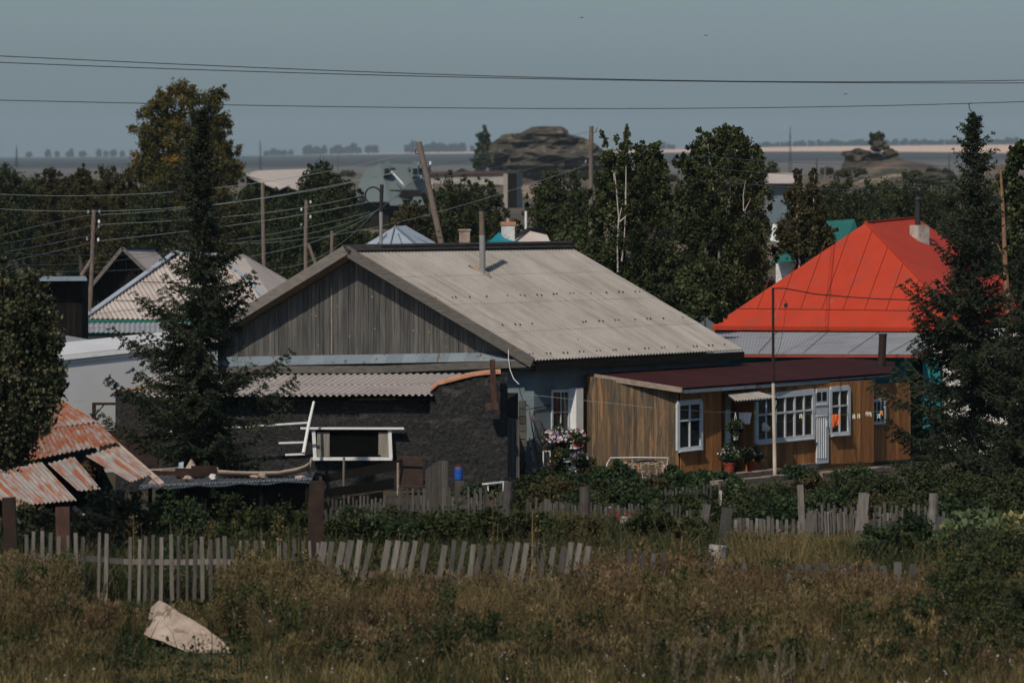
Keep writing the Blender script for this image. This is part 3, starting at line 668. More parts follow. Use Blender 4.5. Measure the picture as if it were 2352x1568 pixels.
# golden tree
bt('poplar_tree', 'tall golden leaved tree towering over the left wood', 430, 330,
   [(420, 215, 330, 34, 30), (372, 238, 330, 34, 32), (455, 250, 330, 40, 42), (500, 225, 330, 24, 28), (345, 290, 330, 42, 46), (400, 310, 330, 55, 60), (470, 320, 330, 50, 60), (505, 285, 330, 26, 34), (340, 350, 330, 34, 40), (330, 395, 330, 40, 44),
    (395, 390, 330, 60, 60), (470, 400, 330, 60, 60), (525, 370, 330, 38, 40), (535, 400, 330, 28, 30), (500, 350, 330, 40, 40), (420, 460, 330, 110, 60)], 80000, 0.095, M['gold_leaf'], subs=34, clump=0.2, shell=(0.35, 0.95), tr=0.3)
left = [(10, 300, 420, 60, 46, 'dark_leaf', 'dark bushy tree at the far left edge of the wood'), (75, 330, 432, 50, 42, 'dark_leaf', 'dark round tree second from the left in the wood'),
        (120, 310, 425, 34, 44, 'brown_leaf', 'thin browning tree between two dark ones in the left wood'), (165, 320, 440, 44, 50, 'dark_leaf', 'dark tree behind the leftmost utility pole top'),
        (190, 300, 415, 30, 36, 'brown_leaf', 'small brown topped tree in the middle of the left wood'), (245, 315, 425, 44, 56, 'brown_leaf', 'brown grey tree left of the golden tree'),
        (290, 290, 440, 40, 60, 'brown_leaf', 'brown tree leaning against the golden tree'), (350, 280, 470, 60, 60, 'dark_leaf', 'dark tree in front of the golden tree trunk'),
        (560, 300, 470, 50, 60, 'dark_leaf', 'dark tree under the pinkish roof'), (640, 290, 490, 60, 60, 'dark_leaf', 'low dark tree between two plain utility poles'),
        (500, 280, 480, 50, 60, 'brown_leaf', 'brownish tree behind the left spruce')]
for i, (u, y, v, ru, rv, m, lab) in enumerate(left):
    hb = 690-v
    lob = [(u, v, y, ru*.7, rv*.8), (u-ru*.4, v+rv*.6, y, ru*.8, rv*.8), (u+ru*.45, v+rv*.7, y, ru*.8, rv*.9), (u, v+rv*1.6, y, ru*1.2, rv*1.1), (u-ru*.3, v+rv*2.6, y, ru*1.3, rv*1.1), (u+ru*.3, v+rv*3.4, y, ru*1.3, rv*1.1)]
    bt('woodland_tree', lab, u, y, lob, 34000, 0.082, M[m], subs=40, clump=.17)
und = MB()
mids = [(735, 300, 395, 40, 34, 'dark_leaf', 'dark green tree with rounded top left of the grey roofed house', 5), (790, 310, 440, 36, 40, 'dark_leaf', 'small dark tree beside the grey roofed house', 4),
        (700, 270, 520, 60, 50, 'dark_leaf', 'low dark tree behind the second plain pole', 3), (800, 260, 540, 50, 40, 'dark_leaf', 'low dark tree behind the short utility stub pole', 3),
        (870, 250, 560, 40, 30, 'dark_leaf', 'low shrubby tree left of the rusty blue roof', 2), (945, 255, 490, 36, 36, 'brown_leaf', 'yellowish thin birch in front of the grey roofed house', 4),
        (1040, 255, 440, 60, 48, 'dark_leaf', 'dark round tree right of the leaning pole', 5), (1110, 270, 450, 44, 46, 'dark_leaf', 'dark tree in front of the pale barn', 5),
        (1180, 240, 545, 40, 40, 'dark_leaf', 'dark tree behind the white chimney', 3), (1270, 240, 430, 44, 44, 'dark_leaf', 'dark tree left of the tall straight pole', 5), (1330, 230, 450, 40, 60, 'dark_leaf', 'dark tree right behind the tall straight pole', 5),
        (1310, 190, 580, 60, 50, 'birch_leaf', 'spreading birch beside the end of the grey ridge', 3),
        (1490, 330, 395, 40, 50, 'brown_leaf', 'loose brownish tree between the two big birches', 4), (1960, 260, 440, 80, 44, 'dark_leaf', 'broad dark tree behind the red roof peak', 5),
        (2070, 265, 430, 80, 40, 'dark_leaf', 'broad dark tree left of the right spruce', 5), (2180, 270, 450, 70, 50, 'dark_leaf', 'dark tree behind the right spruce', 5), (1880, 280, 460, 60, 40, 'brown_leaf', 'browning tree behind the thin twin birches', 4),
        (2300, 280, 440, 60, 60, 'dark_leaf', 'dark tree at the right edge behind the pines', 5), (1700, 250, 560, 60, 50, 'dark_leaf', 'low dark tree left of the white gabled house', 3)]
for i, (u, y, v, ru, rv, m, lab, k) in enumerate(mids):
    lob = [(u, v, y, ru*.75, rv*.8), (u-ru*.45, v+rv*.6, y, ru*.75, rv*.8), (u+ru*.5, v+rv*.7, y, ru*.75, rv*.8)]
    for q in range(1, k): lob += [(u-ru*.35, v+rv*(.6+q*.9), y, ru*1.1, rv*.9), (u+ru*.4, v+rv*(.9+q*.9), y, ru*1.1, rv*.9)]
    bt('birch_tree' if m == 'birch_leaf' or 'birch' in lab else 'leafy_tree', lab, u, y, lob, 27000, 0.08, M[m], subs=40, clump=.17)
bt('poplar_tree', 'slender dark poplar at the left end of the big rock', 1108, 1130, [(1112, 318, 1130, 12, 22), (1106, 345, 1130, 16, 28), (1106, 375, 1130, 18, 26)], 1600, 0.6, M['dark_leaf'], tr=0.3)
bt('round_bush', 'single round dark bush on top of the small rock pile', 2015, 935, [(2015, 318, 935, 15, 10), (2009, 328, 935, 10, 8)], 900, 0.5, M['dark_leaf'], trunk=False)
for i, u in enumerate((1600, 1660)): bt('leafy_tree', ['low bush on the sandy rise right of the big birch', 'low bush on the rise beside the twin birches'][i], u+60*i+90, 600, [(u+90, 395, 600, 34, 14)], 900, 0.35, M['dark_leaf'], trunk=False)

# ------------------------------------------------------------------ background buildings
def house(name, base, label, cat='house'): return thing(name, base, label, cat)
def poly_roof(pts, m, parent, nm='roof', th=0.06):
    b = MB(); b.slab(pts, (0, 0, -th)); return b.build(nm, m, parent)
def walls(foot, zt, m, parent, nm='wall', z0=-0.2):
    """closed wall prism from a footprint of (x,y) vectors"""
    b = MB(); n = len(foot); zt = zt if hasattr(zt, '__len__') else [zt]*n
    b.hexa([Vector((p[0], p[1], z0)) for p in foot], [Vector((p[0], p[1], z)) for p, z in zip(foot, zt)])
    return b.build(nm, m, parent)
def hiproof(A, B, C, D, R0, R1, m, parent, seam=None, nm='roof', n_seam=(8, 4)):
    """A,B front eave left/right, C,D back right/left, ridge R0 (left) R1 (right)"""
    b = MB(); th = Vector((0, 0, -0.07))
    A, B, C, D, R0, R1 = map(Vector, (A, B, C, D, R0, R1))
    if (R0-R1).length < 0.05:
        for q in ((A, B, R0), (B, C, R0), (C, D, R0), (D, A, R0)): b.slab(q, th)
    else:
        for q in ((A, B, R1, R0), (B, C, R1), (C, D, R0, R1), (D, A, R0)): b.slab(q, th)
    o = b.build(nm, m, parent)
    if seam:
        s = MB()
        for q in ((A, B, R1, R0),):
            for k in range(1, n_seam[0]):
                p = A.lerp(B, k/n_seam[0]); up = ((R0+R1)/2-(A+B)/2); t = 1.0
                s.bar(p, p+up*min(1, 0.9), 0.03, 0.04)
        s.build('seam', seam, o)
    return o
# pinkish roof barn far left
b0 = G(625, 420); h = house('barn', b0, 'barn with sagging pale pinkish roof right of the golden tree', 'barn')
poly_roof([P(560, 400, 415), P(700, 440, 410), P(712, 388, 428), P(590, 392, 430)], M['slate_pink'], h)
poly_roof([P(558, 401, 416), P(640, 436, 409), P(665, 425, 411), P(585, 396, 421)], M['slate_pink'], h, 'lean_to_roof')
walls([(P(566, 0, 417).x, 417), (P(695, 0, 412).x, 412), (P(705, 0, 428).x, 428), (P(590, 0, 430).x, 430)], [P(0, 408, 417).z, P(0, 446, 412).z, P(0, 396, 428).z, P(0, 398, 430).z], M['darkwood'], h)
# grey roof house
y = 600; h = house('house', G(890, y), 'two dormer house with dull grey metal roof below the horizon')
b = MB()
b.slab([P(808, 462, 596), P(895, 462, 592), P(872, 376, 603), P(838, 392, 603)], (0, 0, -.1), 0.2); b.slab([P(895, 462, 592), P(975, 440, 600), P(985, 378, 606), P(872, 376, 603)], (0, 0, -.1), 0.8)
b.slab([P(975, 440, 600), P(992, 462, 604), P(992, 395, 608), P(985, 378, 606)], (0, 0, -.1), 0.4); b.slab([P(808, 462, 596), P(838, 392, 603), P(985, 378, 606), P(992, 462, 610), P(830, 440, 612)], (0, 0, -.15), 0.5)
rf = b.build('roof', M['greyroof'], h)
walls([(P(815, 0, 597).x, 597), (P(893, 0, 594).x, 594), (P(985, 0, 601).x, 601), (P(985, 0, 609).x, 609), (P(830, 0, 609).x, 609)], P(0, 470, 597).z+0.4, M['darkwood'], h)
q = MB()
for u in (890, 953): q.hexa([P(u-17, 386, 602), P(u+17, 386, 602), P(u, 369, 602)], [P(u-17, 386, 606), P(u+17, 386, 606), P(u, 369, 606)])
q.build('cross_gable', M['greyroof'], rf)
for u in (886, 951):
    d = MB(); yy = 598
    d.slab([P(u-8, 402, yy), P(u+10, 402, yy), P(u+10, 382, yy), P(u-8, 382, yy)], (0, 3, 0)); dm = d.build('dormer', M['greyroof'], rf)
    q = MB(); q.slab([P(u-3, 400, yy-.1), P(u+8, 400, yy-.1), P(u+8, 387, yy-.1), P(u-3, 387, yy-.1)], (0, 0.1, 0)); q.build('window', M['glass'], h)
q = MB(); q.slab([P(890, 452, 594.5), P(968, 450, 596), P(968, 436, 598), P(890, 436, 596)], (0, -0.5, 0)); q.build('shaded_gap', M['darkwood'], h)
q = MB(); q.slab([P(896, 470, 588), P(930, 470, 588), P(920, 455, 594), P(890, 455, 594)], (0, 0, -.1)); q.slab([P(940, 470, 590), P(975, 470, 590), P(968, 452, 595), P(950, 452, 595)], (0, 0, -.1)); q.build('porch_roof', M['greyroof'], h)
q = MB(); q.bar(P(900, 395, 597), P(928, 425, 593), .12, .12); q.build('ladder', M['white'], h)
q = MB(); q.box(G(1003-15, 602, 3.0), .5, .5, 2.8); q.build('chimney', M['limewash'], h)
# barn with tower
y = 560; h = house('barn', G(1100, y), 'long pale barn with rusty roof edge below the big rock', 'barn')
bm_ = MB(); bm_.slab([P(985, 420, 560), P(1160, 425, 556), P(1160, 398, 556), P(985, 402, 560)], (0, 8, 0)); bm_.build('wall', M['slate'], h)
poly_roof([P(983, 401, 559.7), P(1160, 398, 555.7), P(1158, 392, 565), P(985, 395, 570)], M['rustpost'], h)
q = MB(); x0 = P(1152, 0, 555); q.slab([P(1156, 480, 553), P(1166, 480, 552), P(1166, 399, 552), P(1156, 399, 553)], (0, 5, 0)); q.build('side_panel', M['slate'], h)
q = MB(); q.slab([P(1166, 478, 552), P(1187, 478, 551), P(1187, 399, 551), P(1166, 399, 552)], (0, 5, 0)); q.build('door', M['darkwood'], h)
q = MB(); q.slab([P(1187, 478, 551), P(1200, 478, 552), P(1200, 399, 552), P(1187, 399, 551)], (0, 5, 0)); q.build('metal_cladding', M['cargo'], h)
h = house('woodpile', G(1215, 540), 'stack of orange sawn planks right of the pale barn', 'woodpile')
q = MB()
for k in range(8): q.bar(P(1200+R(-3, 3), 452-k*3.5, 540), P(1231+R(-4, 4), 454-k*3.5, 540), .12, 1.6, Vector((0, -1, 0)))
q.build('plank_stack', M['palewood'], h)
# red-roofed far sheds
def far_shed(u0, u1, v0, v1, vb, y, m, mw, lab, skew=0):
    h = house('shed', G((u0+u1)/2, y), lab, 'shed')
    poly_roof([P(u0, v1, y-3), P(u1, v1, y-3), P(u1-skew, v0, y+3), P(u0+skew, v0, y+3)], m, h)
    walls([(P(u0+3, 0, y-2).x, y-2), (P(u1-3, 0, y-2).x, y-2), (P(u1-3-skew, 0, y+2).x, y+2), (P(u0+3+skew, 0, y+2).x, y+2)], P(0, v1+1, y-2).z, mw, h)
far_shed(1480, 1560, 432, 446, 470, 500, M['rustpost'], M['darkwood'], 'low shed with brick red roof between the two big birches', 4)
far_shed(1755, 1830, 398, 420, 440, 520, M['slate_pink'], M['cargo'], 'pale pink roofed shed behind the twin birches', 10)
far_shed(1560, 1600, 436, 448, 460, 520, M['rustpost'], M['darkwood'], 'small rust red roof just left of the tall birch', 2)
# rusty blue roof
h = house('house', G(915, 200), 'house with pale blue hip roof patched with rust behind the ridge')
A, B, C, D, R0, R1 = P(812, 578, 196), P(1030, 578, 200), P(1005, 560, 212), P(860, 562, 210), P(907, 520, 203), P(932, 518, 206)
b = MB()
for q in ((A, P(975, 578, 194), R0), (P(975, 578, 194), B, R1, R0), (B, C, R1), (C, D, R0, R1), (D, A, R0)): b.slab(q, (0, 0, -.06))
rf = b.build('roof', M['bluetin'], h)
s = MB()
for k in (0.25, 0.5, 0.72): s.bar(A.lerp(P(975, 578, 194), k)+Vector((0, 0, .03)), R0.lerp(A.lerp(P(975, 578, 194), k), 0.1 if k == .5 else .35)+Vector((0, 0, .05)), .03, .03)
s.bar(P(975, 577, 193.9), P(907, 519.5, 203), .08, .06); s.build('seam', M['cargo'], rf)
walls([(A.x+.3, 197), (P(975, 0, 195).x, 195.2), (B.x-.4, 200.5), (C.x-.2, 211), (D.x+.2, 209)], 4.5, M['stucco'], h)
# brick chimney stack of a hidden house + teal roof
h = house('house', G(1065, 215), 'pale shed hidden behind the ridge showing only its brick chimney')
walls([(P(1035, 0, 214).x, 214), (P(1090, 0, 214).x, 214), (P(1090, 0, 220).x, 220), (P(1035, 0, 220).x, 220)], P(0, 578, 215).z-.2, M['brick'], h)
poly_roof([P(1030, 580, 213), P(1095, 580, 213), P(1090, 572, 220), P(1035, 572, 220)], M['slate'], h)
q = MB(); c = G(1067, 216, 3.5); hh = P(0, 530, 216).z-3.5; q.box(c, .33, .33, hh, .3); q.box(c+Vector((0, 0, hh)), .4, .4, .06, .3)
for k in range(3): q.box(c+Vector((0, 0, hh*.45+k*.28)), .345, .345, .03, .3)
q.build('chimney', M['brick'], h)
h = house('house', G(1155, 205), 'house with bright teal hip roof and white chimney')
A, B, C, D, T = P(1108, 570, 202), P(1210, 572, 205), P(1205, 560, 213), P(1120, 560, 211), P(1146, 533, 206)
rf = hiproof(A, B, C, D, T, T, M['teal'], h)
q = MB(); q.bar(P(1118, 552, 203.5), P(1190, 555, 203.5), .03, .03); q.build('seam', M['tealwall'], rf)
walls([(A.x+.2, 203), (B.x-.2, 205.6), (C.x-.2, 212.5), (D.x+.2, 210)], 4.6, M['tealwall'], h)
q = MB(); c = G(1167, 205.6, 4.2); hh = P(0, 517, 205.6).z-4.2; q.box(c, .40, .40, hh, .25); ch = q.build('chimney', M['limewash'], h)
q = MB(); q.box(c+Vector((0, 0, hh)), .46, .46, .12, .25); q.build('chimney_cap', M['clay_cap'], ch)
q = MB(); q.tube([c+Vector((0, 0, hh)), c+Vector((0, 0, hh+.25))], .06, 8); q.build('chimney_pot', M['brick'], ch)
h = house('house', G(1230, 212), 'small house with pale wavy sheet roof right of the teal roof')
b = MB(); b.corrpoly([P(1172, 578, 207), P(1275, 578, 208), P(1256, 536, 214), P(1214, 528, 215), P(1180, 548, 211)], P(1275, 578, 208)-P(1172, 578, 207), P(1214, 528, 215)-P(1214, 578, 207), 0.16, .02); b.build('roof', M['slate_pink'], h)
q = MB(); q.bar(P(1183, 546, 210.8), P(1214, 526, 215), .12, .08); q.bar(P(1214, 526, 215), P(1250, 530, 216), .12, .08); q.build('ridge_cap', M['tarcap'], h)
walls([(P(1180, 0, 208.5).x, 208.5), (P(1268, 0, 209.5).x, 209.5), (P(1262, 0, 218).x, 218), (P(1188, 0, 218).x, 218)], 4.4, M['limewash'], h)
q = MB(); q.tube([G(1208, 216, 4.5), P(1208, 485, 216)], .05, 8); q.build('flue', M['limewash'], h)
# green roof house
h = house('house', G(1860, 230), 'white walled house with green roof behind the thin birches')
poly_roof([P(1775, 600, 224), P(1930, 590, 222), P(1962, 503, 234), P(1818, 514, 236)], M['green'], h)
poly_roof([P(1930, 590, 222), P(1990, 588, 228), P(1962, 503, 234)], M['green'], h, 'side_roof')
q = MB(); q.slab([P(1768, 552, 226), P(1812, 560, 225), P(1800, 520, 228), P(1776, 514, 228)], (0, .3, 0)); q.build('gable', M['white'], h)
walls([(P(1782, 0, 226).x, 226), (P(1925, 0, 224).x, 224), (P(1960, 0, 236).x, 236), (P(1815, 0, 238).x, 238)], P(0, 600, 225).z, M['limewash'], h)
# blue-grey building seen through birch foliage
h = house('shed', G(1500, 200), 'blue grey shed glimpsed through the birch leaves', 'shed')
walls([(P(1350, 0, 196).x, 196), (P(1640, 0, 198).x, 198), (P(1640, 0, 206).x, 206), (P(1350, 0, 206).x, 206)], P(0, 598, 197).z, M['stucco'], h)
poly_roof([P(1345, 600, 195.5), P(1645, 600, 197.5), P(1640, 585, 207), P(1350, 585, 207)], M['tarcap'], h)

# left houses -----------------------------------------------------------
h = house('house', G(420, 192), 'long house with pale corrugated hip roof and blue flashing behind the left spruce')
A, B = P(187, 731, 187.5), P(665, 736, 189); R0, R1 = P(405, 581, 198), P(500, 586, 198.5); Cb, Db = P(760, 700, 205), P(260, 690, 207)
b = MB(); b.corrpoly([A, B, R1, R0], B-A, (R0+R1)/2-(A+B)/2, .165, .026); rf = b.build('roof', M['slate_pink'], h)
b = MB(); b.slab([B, Cb, R1+Vector((.8, 2, 0)), R1], (0, 0, -.06)); b.slab([A, R0, Db], (0, 0, -.06)); b.slab([Db, Cb, R1, R0], (0, 0, -.06)); b.build('back_slope', M['slate_pink'], h)
q = MB(); q.bar(A+Vector((.1, 0, .05)), R0+Vector((0, 0, .06)), .17, .05, Vector((0, -.5, 1))); q.bar(R0, R1, .2, .06, Vector((0, -.5, 1))); q.bar(R1+Vector((0, 0, .05)), B+Vector((0, 0, .05)), .17, .05, Vector((0.3, -.5, 1)))
q.bar(R1+Vector((.2, 1, .02)), P(668, 662, 201), .1, .05, Vector((0.3, -.5, 1))); q.build('ridge_flashing', M['bluetin'], h)
q = MB()
for vv in (0.25, 0.53):
    a, c = A.lerp(R0, vv), B.lerp(R1, vv); q.bar(a+Vector((.3, 0, .03)), c+Vector((-.3, 0, .03)), .025, .03)
q.build('sheet_lap', M['darkwood'], rf)
q = MB(); q.bar(P(187, 736, 187.4), P(665, 741, 188.9), .1, .08); q.build('fascia', M['green'], h)
q = MB(); q.corr(P(187, 763, 184.5), P(560, 763, 185.5), P(560, 742, 188.2), P(187, 740, 187.6), .165, .02); q.build('lower_roof', M['greymetal'], h)
q = MB(); q.bar(P(187, 768, 185), P(560, 768, 186), .12, .08); q.build('eave_board', M['tealwall'], h)
walls([(P(192, 0, 186.5).x, 186.5), (P(655, 0, 189).x, 189.6), (P(740, 0, 204).x, 204), (P(270, 0, 206).x, 206)], 2.55, M['limewash'], h)
h = house('shed', G(278, 226), 'little gabled shed of dark gappy boards with pale roof on the left', 'shed')
yy = 225; O = G(190, yy, 0); zt = lambda v: P(0, v, yy).z
sx_ = lambda u: (u-190)*yy/F
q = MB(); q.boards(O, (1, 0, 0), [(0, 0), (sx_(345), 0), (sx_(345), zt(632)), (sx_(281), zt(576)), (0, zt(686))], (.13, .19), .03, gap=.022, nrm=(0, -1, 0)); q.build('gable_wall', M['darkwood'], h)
q = MB()
for k in range(9): uu = 202+k*15+R(-3, 3); q.bar(P(uu, 700, yy+.05), P(uu, max(592, 576+abs(uu-281)*1.1)+8, yy+.05), .04, .03)
q.build('light_gap', M['picket'], h)
poly_roof([P(281, 571, 224.4), P(352, 571, 230), P(420, 640, 230), P(345, 632, 224.4)], M['slate_pink'], h)
poly_roof([P(281, 571, 224.4), P(352, 571, 230), P(260, 690, 231), P(186, 684, 224.4)], M['darkwood'], h, 'back_slope')
q = MB(); q.bar(P(281, 570, 224.3), P(187, 684, 224.3), .14, .05); q.bar(P(281, 570, 224.3), P(345, 632, 224.3), .14, .05); q.build('bargeboard', M['trimwood'], h)
q = MB(); q.bar(P(279, 570, 224.3), P(354, 570, 230), .14, .08, Vector((0, 0, 1))); q.build('ridge_cap', M['tarcap'], h)
h = house('shed', G(130, 165), 'tall black boarded shed with thin tin roof behind the leafy tree', 'shed')
O = G(72, 164); q = MB(); w_ = (190-72)*164/F; q.boards(O, (1, .02, 0), [(0, 0), (w_, 0), (w_, P(0, 642, 164).z), (0, P(0, 642, 164).z)], (.12, .18), .03, gap=.012, nrm=(0, -1, 0)); q.build('board_wall', M['darkwood'], h)
walls([(O.x+.02, 164.05), (O.x+w_-.02, 164.1), (O.x+w_-.1, 167.5), (O.x, 167.5)], P(0, 644, 164).z, M['darkwood'], h)
poly_roof([P(64, 641, 163.4), P(200, 640, 163.4), P(196, 634, 168.5), P(66, 636, 168.5)], M['flash'], h)
h = house('shed', G(150, 158), 'low lean to with light blue sheet roof and deep blue edge', 'shed')
poly_roof([P(90, 790, 157), P(160, 797, 156.5), P(226, 783, 163), P(140, 768, 164), P(90, 768, 164)], M['greymetal'], h)
q = MB(); q.bar(P(88, 789, 156.9), P(160, 796, 156.4), .1, .06); q.bar(P(160, 796, 156.4), P(226, 784, 162.9), .03, .03); q.build('fascia', M['blue'], h)
walls([(P(92, 0, 157).x, 157.3), (P(158, 0, 157).x, 157), (P(215, 0, 162).x, 162), (P(120, 0, 163).x, 163)], 2.7, M['limewash'], h)
h = house('trailer', G(250, 149), 'dull white sheet clad trailer house left of the left spruce', 'trailer')
q = MB(); a, b2 = P(96, 834, 145.5), P(500, 789, 148.5)
q.hexa([G(96, 145.5), G(500, 148.5), G(430, 155), G(40, 152)], [Vector((a.x, a.y, a.z)), Vector((b2.x, b2.y, b2.z)), Vector((G(430, 155).x, 155, b2.z)), Vector((G(40, 152).x, 152, a.z))]); q.build('wall', M['whitewall'], h)
q = MB()
p0, p1 = P(96, 820, 145.44), P(500, 777, 148.44); bk = Vector((-.25, 1.6, .1))
q.slab([p0, p1, p1+bk*1.2+Vector((0, 0, .12)), p0+bk*1.2+Vector((0, 0, .12))], (0, 0, -.1)); q.build('roof', M['whitewall'], h)
q = MB(); q.bar(p0+Vector((0, -.03, -.10)), p1+Vector((0, -.03, -.10)), .07, .05); q.bar(p0+Vector((0, .02, -.2)), p1+Vector((0, .02, -.2)), .03, .04); q.build('fascia', M['white'], h)
q = MB(); q.bar(P(237, 848, 147.5), P(340, 828, 149), .035, .02); q.bar(P(262, 832, 147.8), P(300, 830, 148.3), .06, .02); q.bar(P(262, 845, 147.8), P(262, 890, 147.8), .012, .012); q.build('dented_strip', M['cargo'], h)

# bushes on the far hills
hb = [(1900, 392, 940, 16, 7), (1936, 398, 900, 20, 8), (1975, 394, 900, 14, 7), (2100, 400, 880, 16, 8), (2138, 392, 900, 12, 6), (2170, 396, 860, 18, 8), (1780, 402, 1100, 12, 5), (1720, 408, 1000, 14, 6), (1540, 408, 900, 18, 8), (1260, 402, 1090, 18, 8), (1200, 396, 1095, 14, 8), (1320, 400, 1090, 22, 9), (1060, 396, 1100, 14, 6), (800, 398, 1200, 18, 6), (770, 404, 1100, 16, 6)]
hl = ['left slope of the brown hill', 'brown hill below the small rock pile', 'brown hill under the flat boulder', 'right slope of the brown hill', 'far right of the brown hill', 'brown rise beside the spruce top', 'sandy rise left of the mast', 'sandy rise beside the big birch', 'brown ground between the two big birches', 'foot of the big rock', 'left foot of the big rock', 'right foot of the big rock', 'flat ground left of the big rock', 'low dark rise left of the grey roofed house', 'dark rise nearest the round topped tree']
for (u, v, y, ru, rv), l in zip(hb, hl):
    t = thing('hillside_bush', P(u, v+rv, y), 'low dark bush on the '+l, 'bush'); p, val = lobe_points([fs(u, v, y, ru*.7, rv*.8), fs(u+ru*.4, v+rv*.2, y, ru*.6, rv*.7), fs(u-ru*.5, v+rv*.3, y, ru*.5, rv*.6)], 1200)
    npquads('foliage', leafquads(p, .3), M['dark_leaf' if int(u) % 2 else 'brown_leaf'], t, val)
# ------------------------------------------------------------------ the main house
H = thing('house', G(1000, 152), 'big timber gabled house with pale corrugated slate roof and tin chimney pipe', 'house')
E1 = P(1225, 828, 146); E2 = P(1708, 803, 152.3); R0 = P(795, 573, 147.7); R1 = P(1305, 564, 154.1); E0 = P(398, 815, 149.4); E3 = E0+(R1-R0)
adir = (E2-E1); adir.z = 0; adir.normalize(); gdir = (E1-E0); gdir.z = 0; gdir.normalize()
b = MB(); b.corr(E1, E2, R1, R0, pitch=0.125, amp=0.027, rows=4, lift=0.012, samp=6)
# sheet A->B lower edge, D->C upper edge
roof = b.build('roof', M['slate'], H)
b = MB(); b.corr(E3, E0, R0, R1, pitch=0.105, amp=0.018, rows=4, lift=0.03, samp=3); b.build('back_roof', M['slate'], H)
# nail heads and small holes on the lap lines
b = MB(); up = (R0-E1).normalized(); nrm = (E2-E1).cross(R0-E1).normalized()
for row, t in enumerate((0.045, 0.30, 0.55)):
    k = 0
    for i in range(13):
        for dd in (0, .017):
            q = i/13+0.02+dd; p = E1.lerp(E2, q).lerp(R0.lerp(R1, q), t+R(-.004, .004))+nrm*.03
            if random.random() < 0.75: b.tube([p, p+nrm*.02], 0.022, 6)
b.build('fixing_nail', M['blacksteel'], roof)['kind'] = 'stuff'
b = MB(); b.bar(R0+Vector((-.02, -.05, .02)), R1+Vector((.1, 0, .02)), .32, .07, Vector((.35, -.4, 1))); b.bar(R0+(R1-R0)*.14+Vector((0, 0, .06)), R1+Vector((.1, 0, .07)), .2, .07, Vector((0, -.1, 1)))
b.build('ridge_board', M['tarcap'], H)
# bargeboards
b = MB(); out = Vector((-adir.x, -adir.y, 0))*0.03
b.bar(R0+out+Vector((0, 0, -.02)), E1+out+Vector((0, 0, -.05)), .27, .05, -adir); b.build('bargeboard', M['trimwood'], H)
b = MB(); b.bar(R0+out+Vector((0, 0, -.02)), E0+out+Vector((0, 0, -.05)), .27, .05, -adir); b.build('bargeboard', M['trimwood'], H)
b = MB(); b.slab([R0+Vector((0, 0, -.1)), E0+Vector((0, 0, -.1)), E0+adir*.5+Vector((0, 0, -.1)), R0+adir*.5+Vector((0, 0, -.1))], (0, 0, -.03)); b.slab([R0+Vector((0, 0, -.1)), E1+Vector((0, 0, -.1)), E1+adir*.5+Vector((0, 0, -.1)), R0+adir*.5+Vector((0, 0, -.1))], (0, 0, -.03)); b.build('soffit', M['brownwood'], H)
# gable wall of boards
OV = 0.62
O = E1-gdir*0.0+adir*OV; O = Vector((O.x, O.y, 0))
def onplane(u, v, O, n):
    """ray through a photo point meets the vertical plane through O with normal n"""
    d = Vector(((u-CU)/F, 1, -(v-HV)/F)); c = Vector((0, 0, CH)); t = (O-c).dot(n)/d.dot(n); return c+d*t
gn = Vector((gdir.y, -gdir.x, 0)); ex = -gdir
def gs(u, v): p = onplane(u, v, O, gn); return ((p-O).dot(ex), p.z)
apx = R0+adir*OV; sa = (apx-O).dot(ex)
zr = lambda s: (E1.z+(R0.z-E1.z)*s/sa if s < sa else R0.z+(E0.z-R0.z)*(s-sa)/((E0-E1).dot(ex)-sa))-.12
s1 = (E0-E1).dot(ex)-.5; zb = 2.62
b = MB(); b.boards(O+ex*0.35, ex, [(0, zb), (s1-.35, zb), (s1-.35, zr(s1)), (sa-.35, zr(sa)), (0, zr(.35))], (.10, .17), .028, gap=.008, nrm=gn, jit=.012); b.build('gable_wall', M['greywood'], H)
# pent flashing and beam
def gp(u, v, o): return onplane(u, v, O+gn*o, gn)
b = MB()
U = [560+i*36 for i in range(19)]
for i in range(18):
    a, c = U[i], U[i+1]; tt = lambda u: np.interp(u, [560, 1104, 1210], [818.5, 809.5, 823]); bb = lambda u: 838.5-(u-560)*.0195
    j = .012*(i % 2)
    b.slab([gp(a, bb(a), .52+j), gp(c+1, bb(c+1), .52+j), gp(c+9, tt(c+9), .05), gp(a+8, tt(a+8), .05)], (0, 0, -.02))
b.slab([gp(400, 842, .52), gp(560, 838.5, .52), gp(568, 818.5, .05), gp(405, 821, .05)], (0, 0, -.02))
fl = b.build('pent_flashing', M['flash'], H)
b = MB(); b.bar(gp(400, 849, .5), gp(880, 848, .5), .185, .06, gn); b.bar(gp(880, 847.5, .505), gp(1224, 834.5, .5), .185, .06, gn); b.build('eave_beam', M['trimwood'], H)
b = MB(); b.bar(E1+Vector((0, 0, -.15))+adir*.1, E2+Vector((0, 0, -.15)), .2, .05, Vector((1, -1, 0))); b.slab([E1+Vector((0, 0, -.2)), E2+Vector((0, 0, -.2)), E2-gdir*.5+Vector((0, 0, -.2)), E1-gdir*.5+Vector((0, 0, -.2))], (0, 0, -.03)); b.build('eave_board', M['darkwood'], H)  # shade under the eave put into near-black fascia and soffit boards
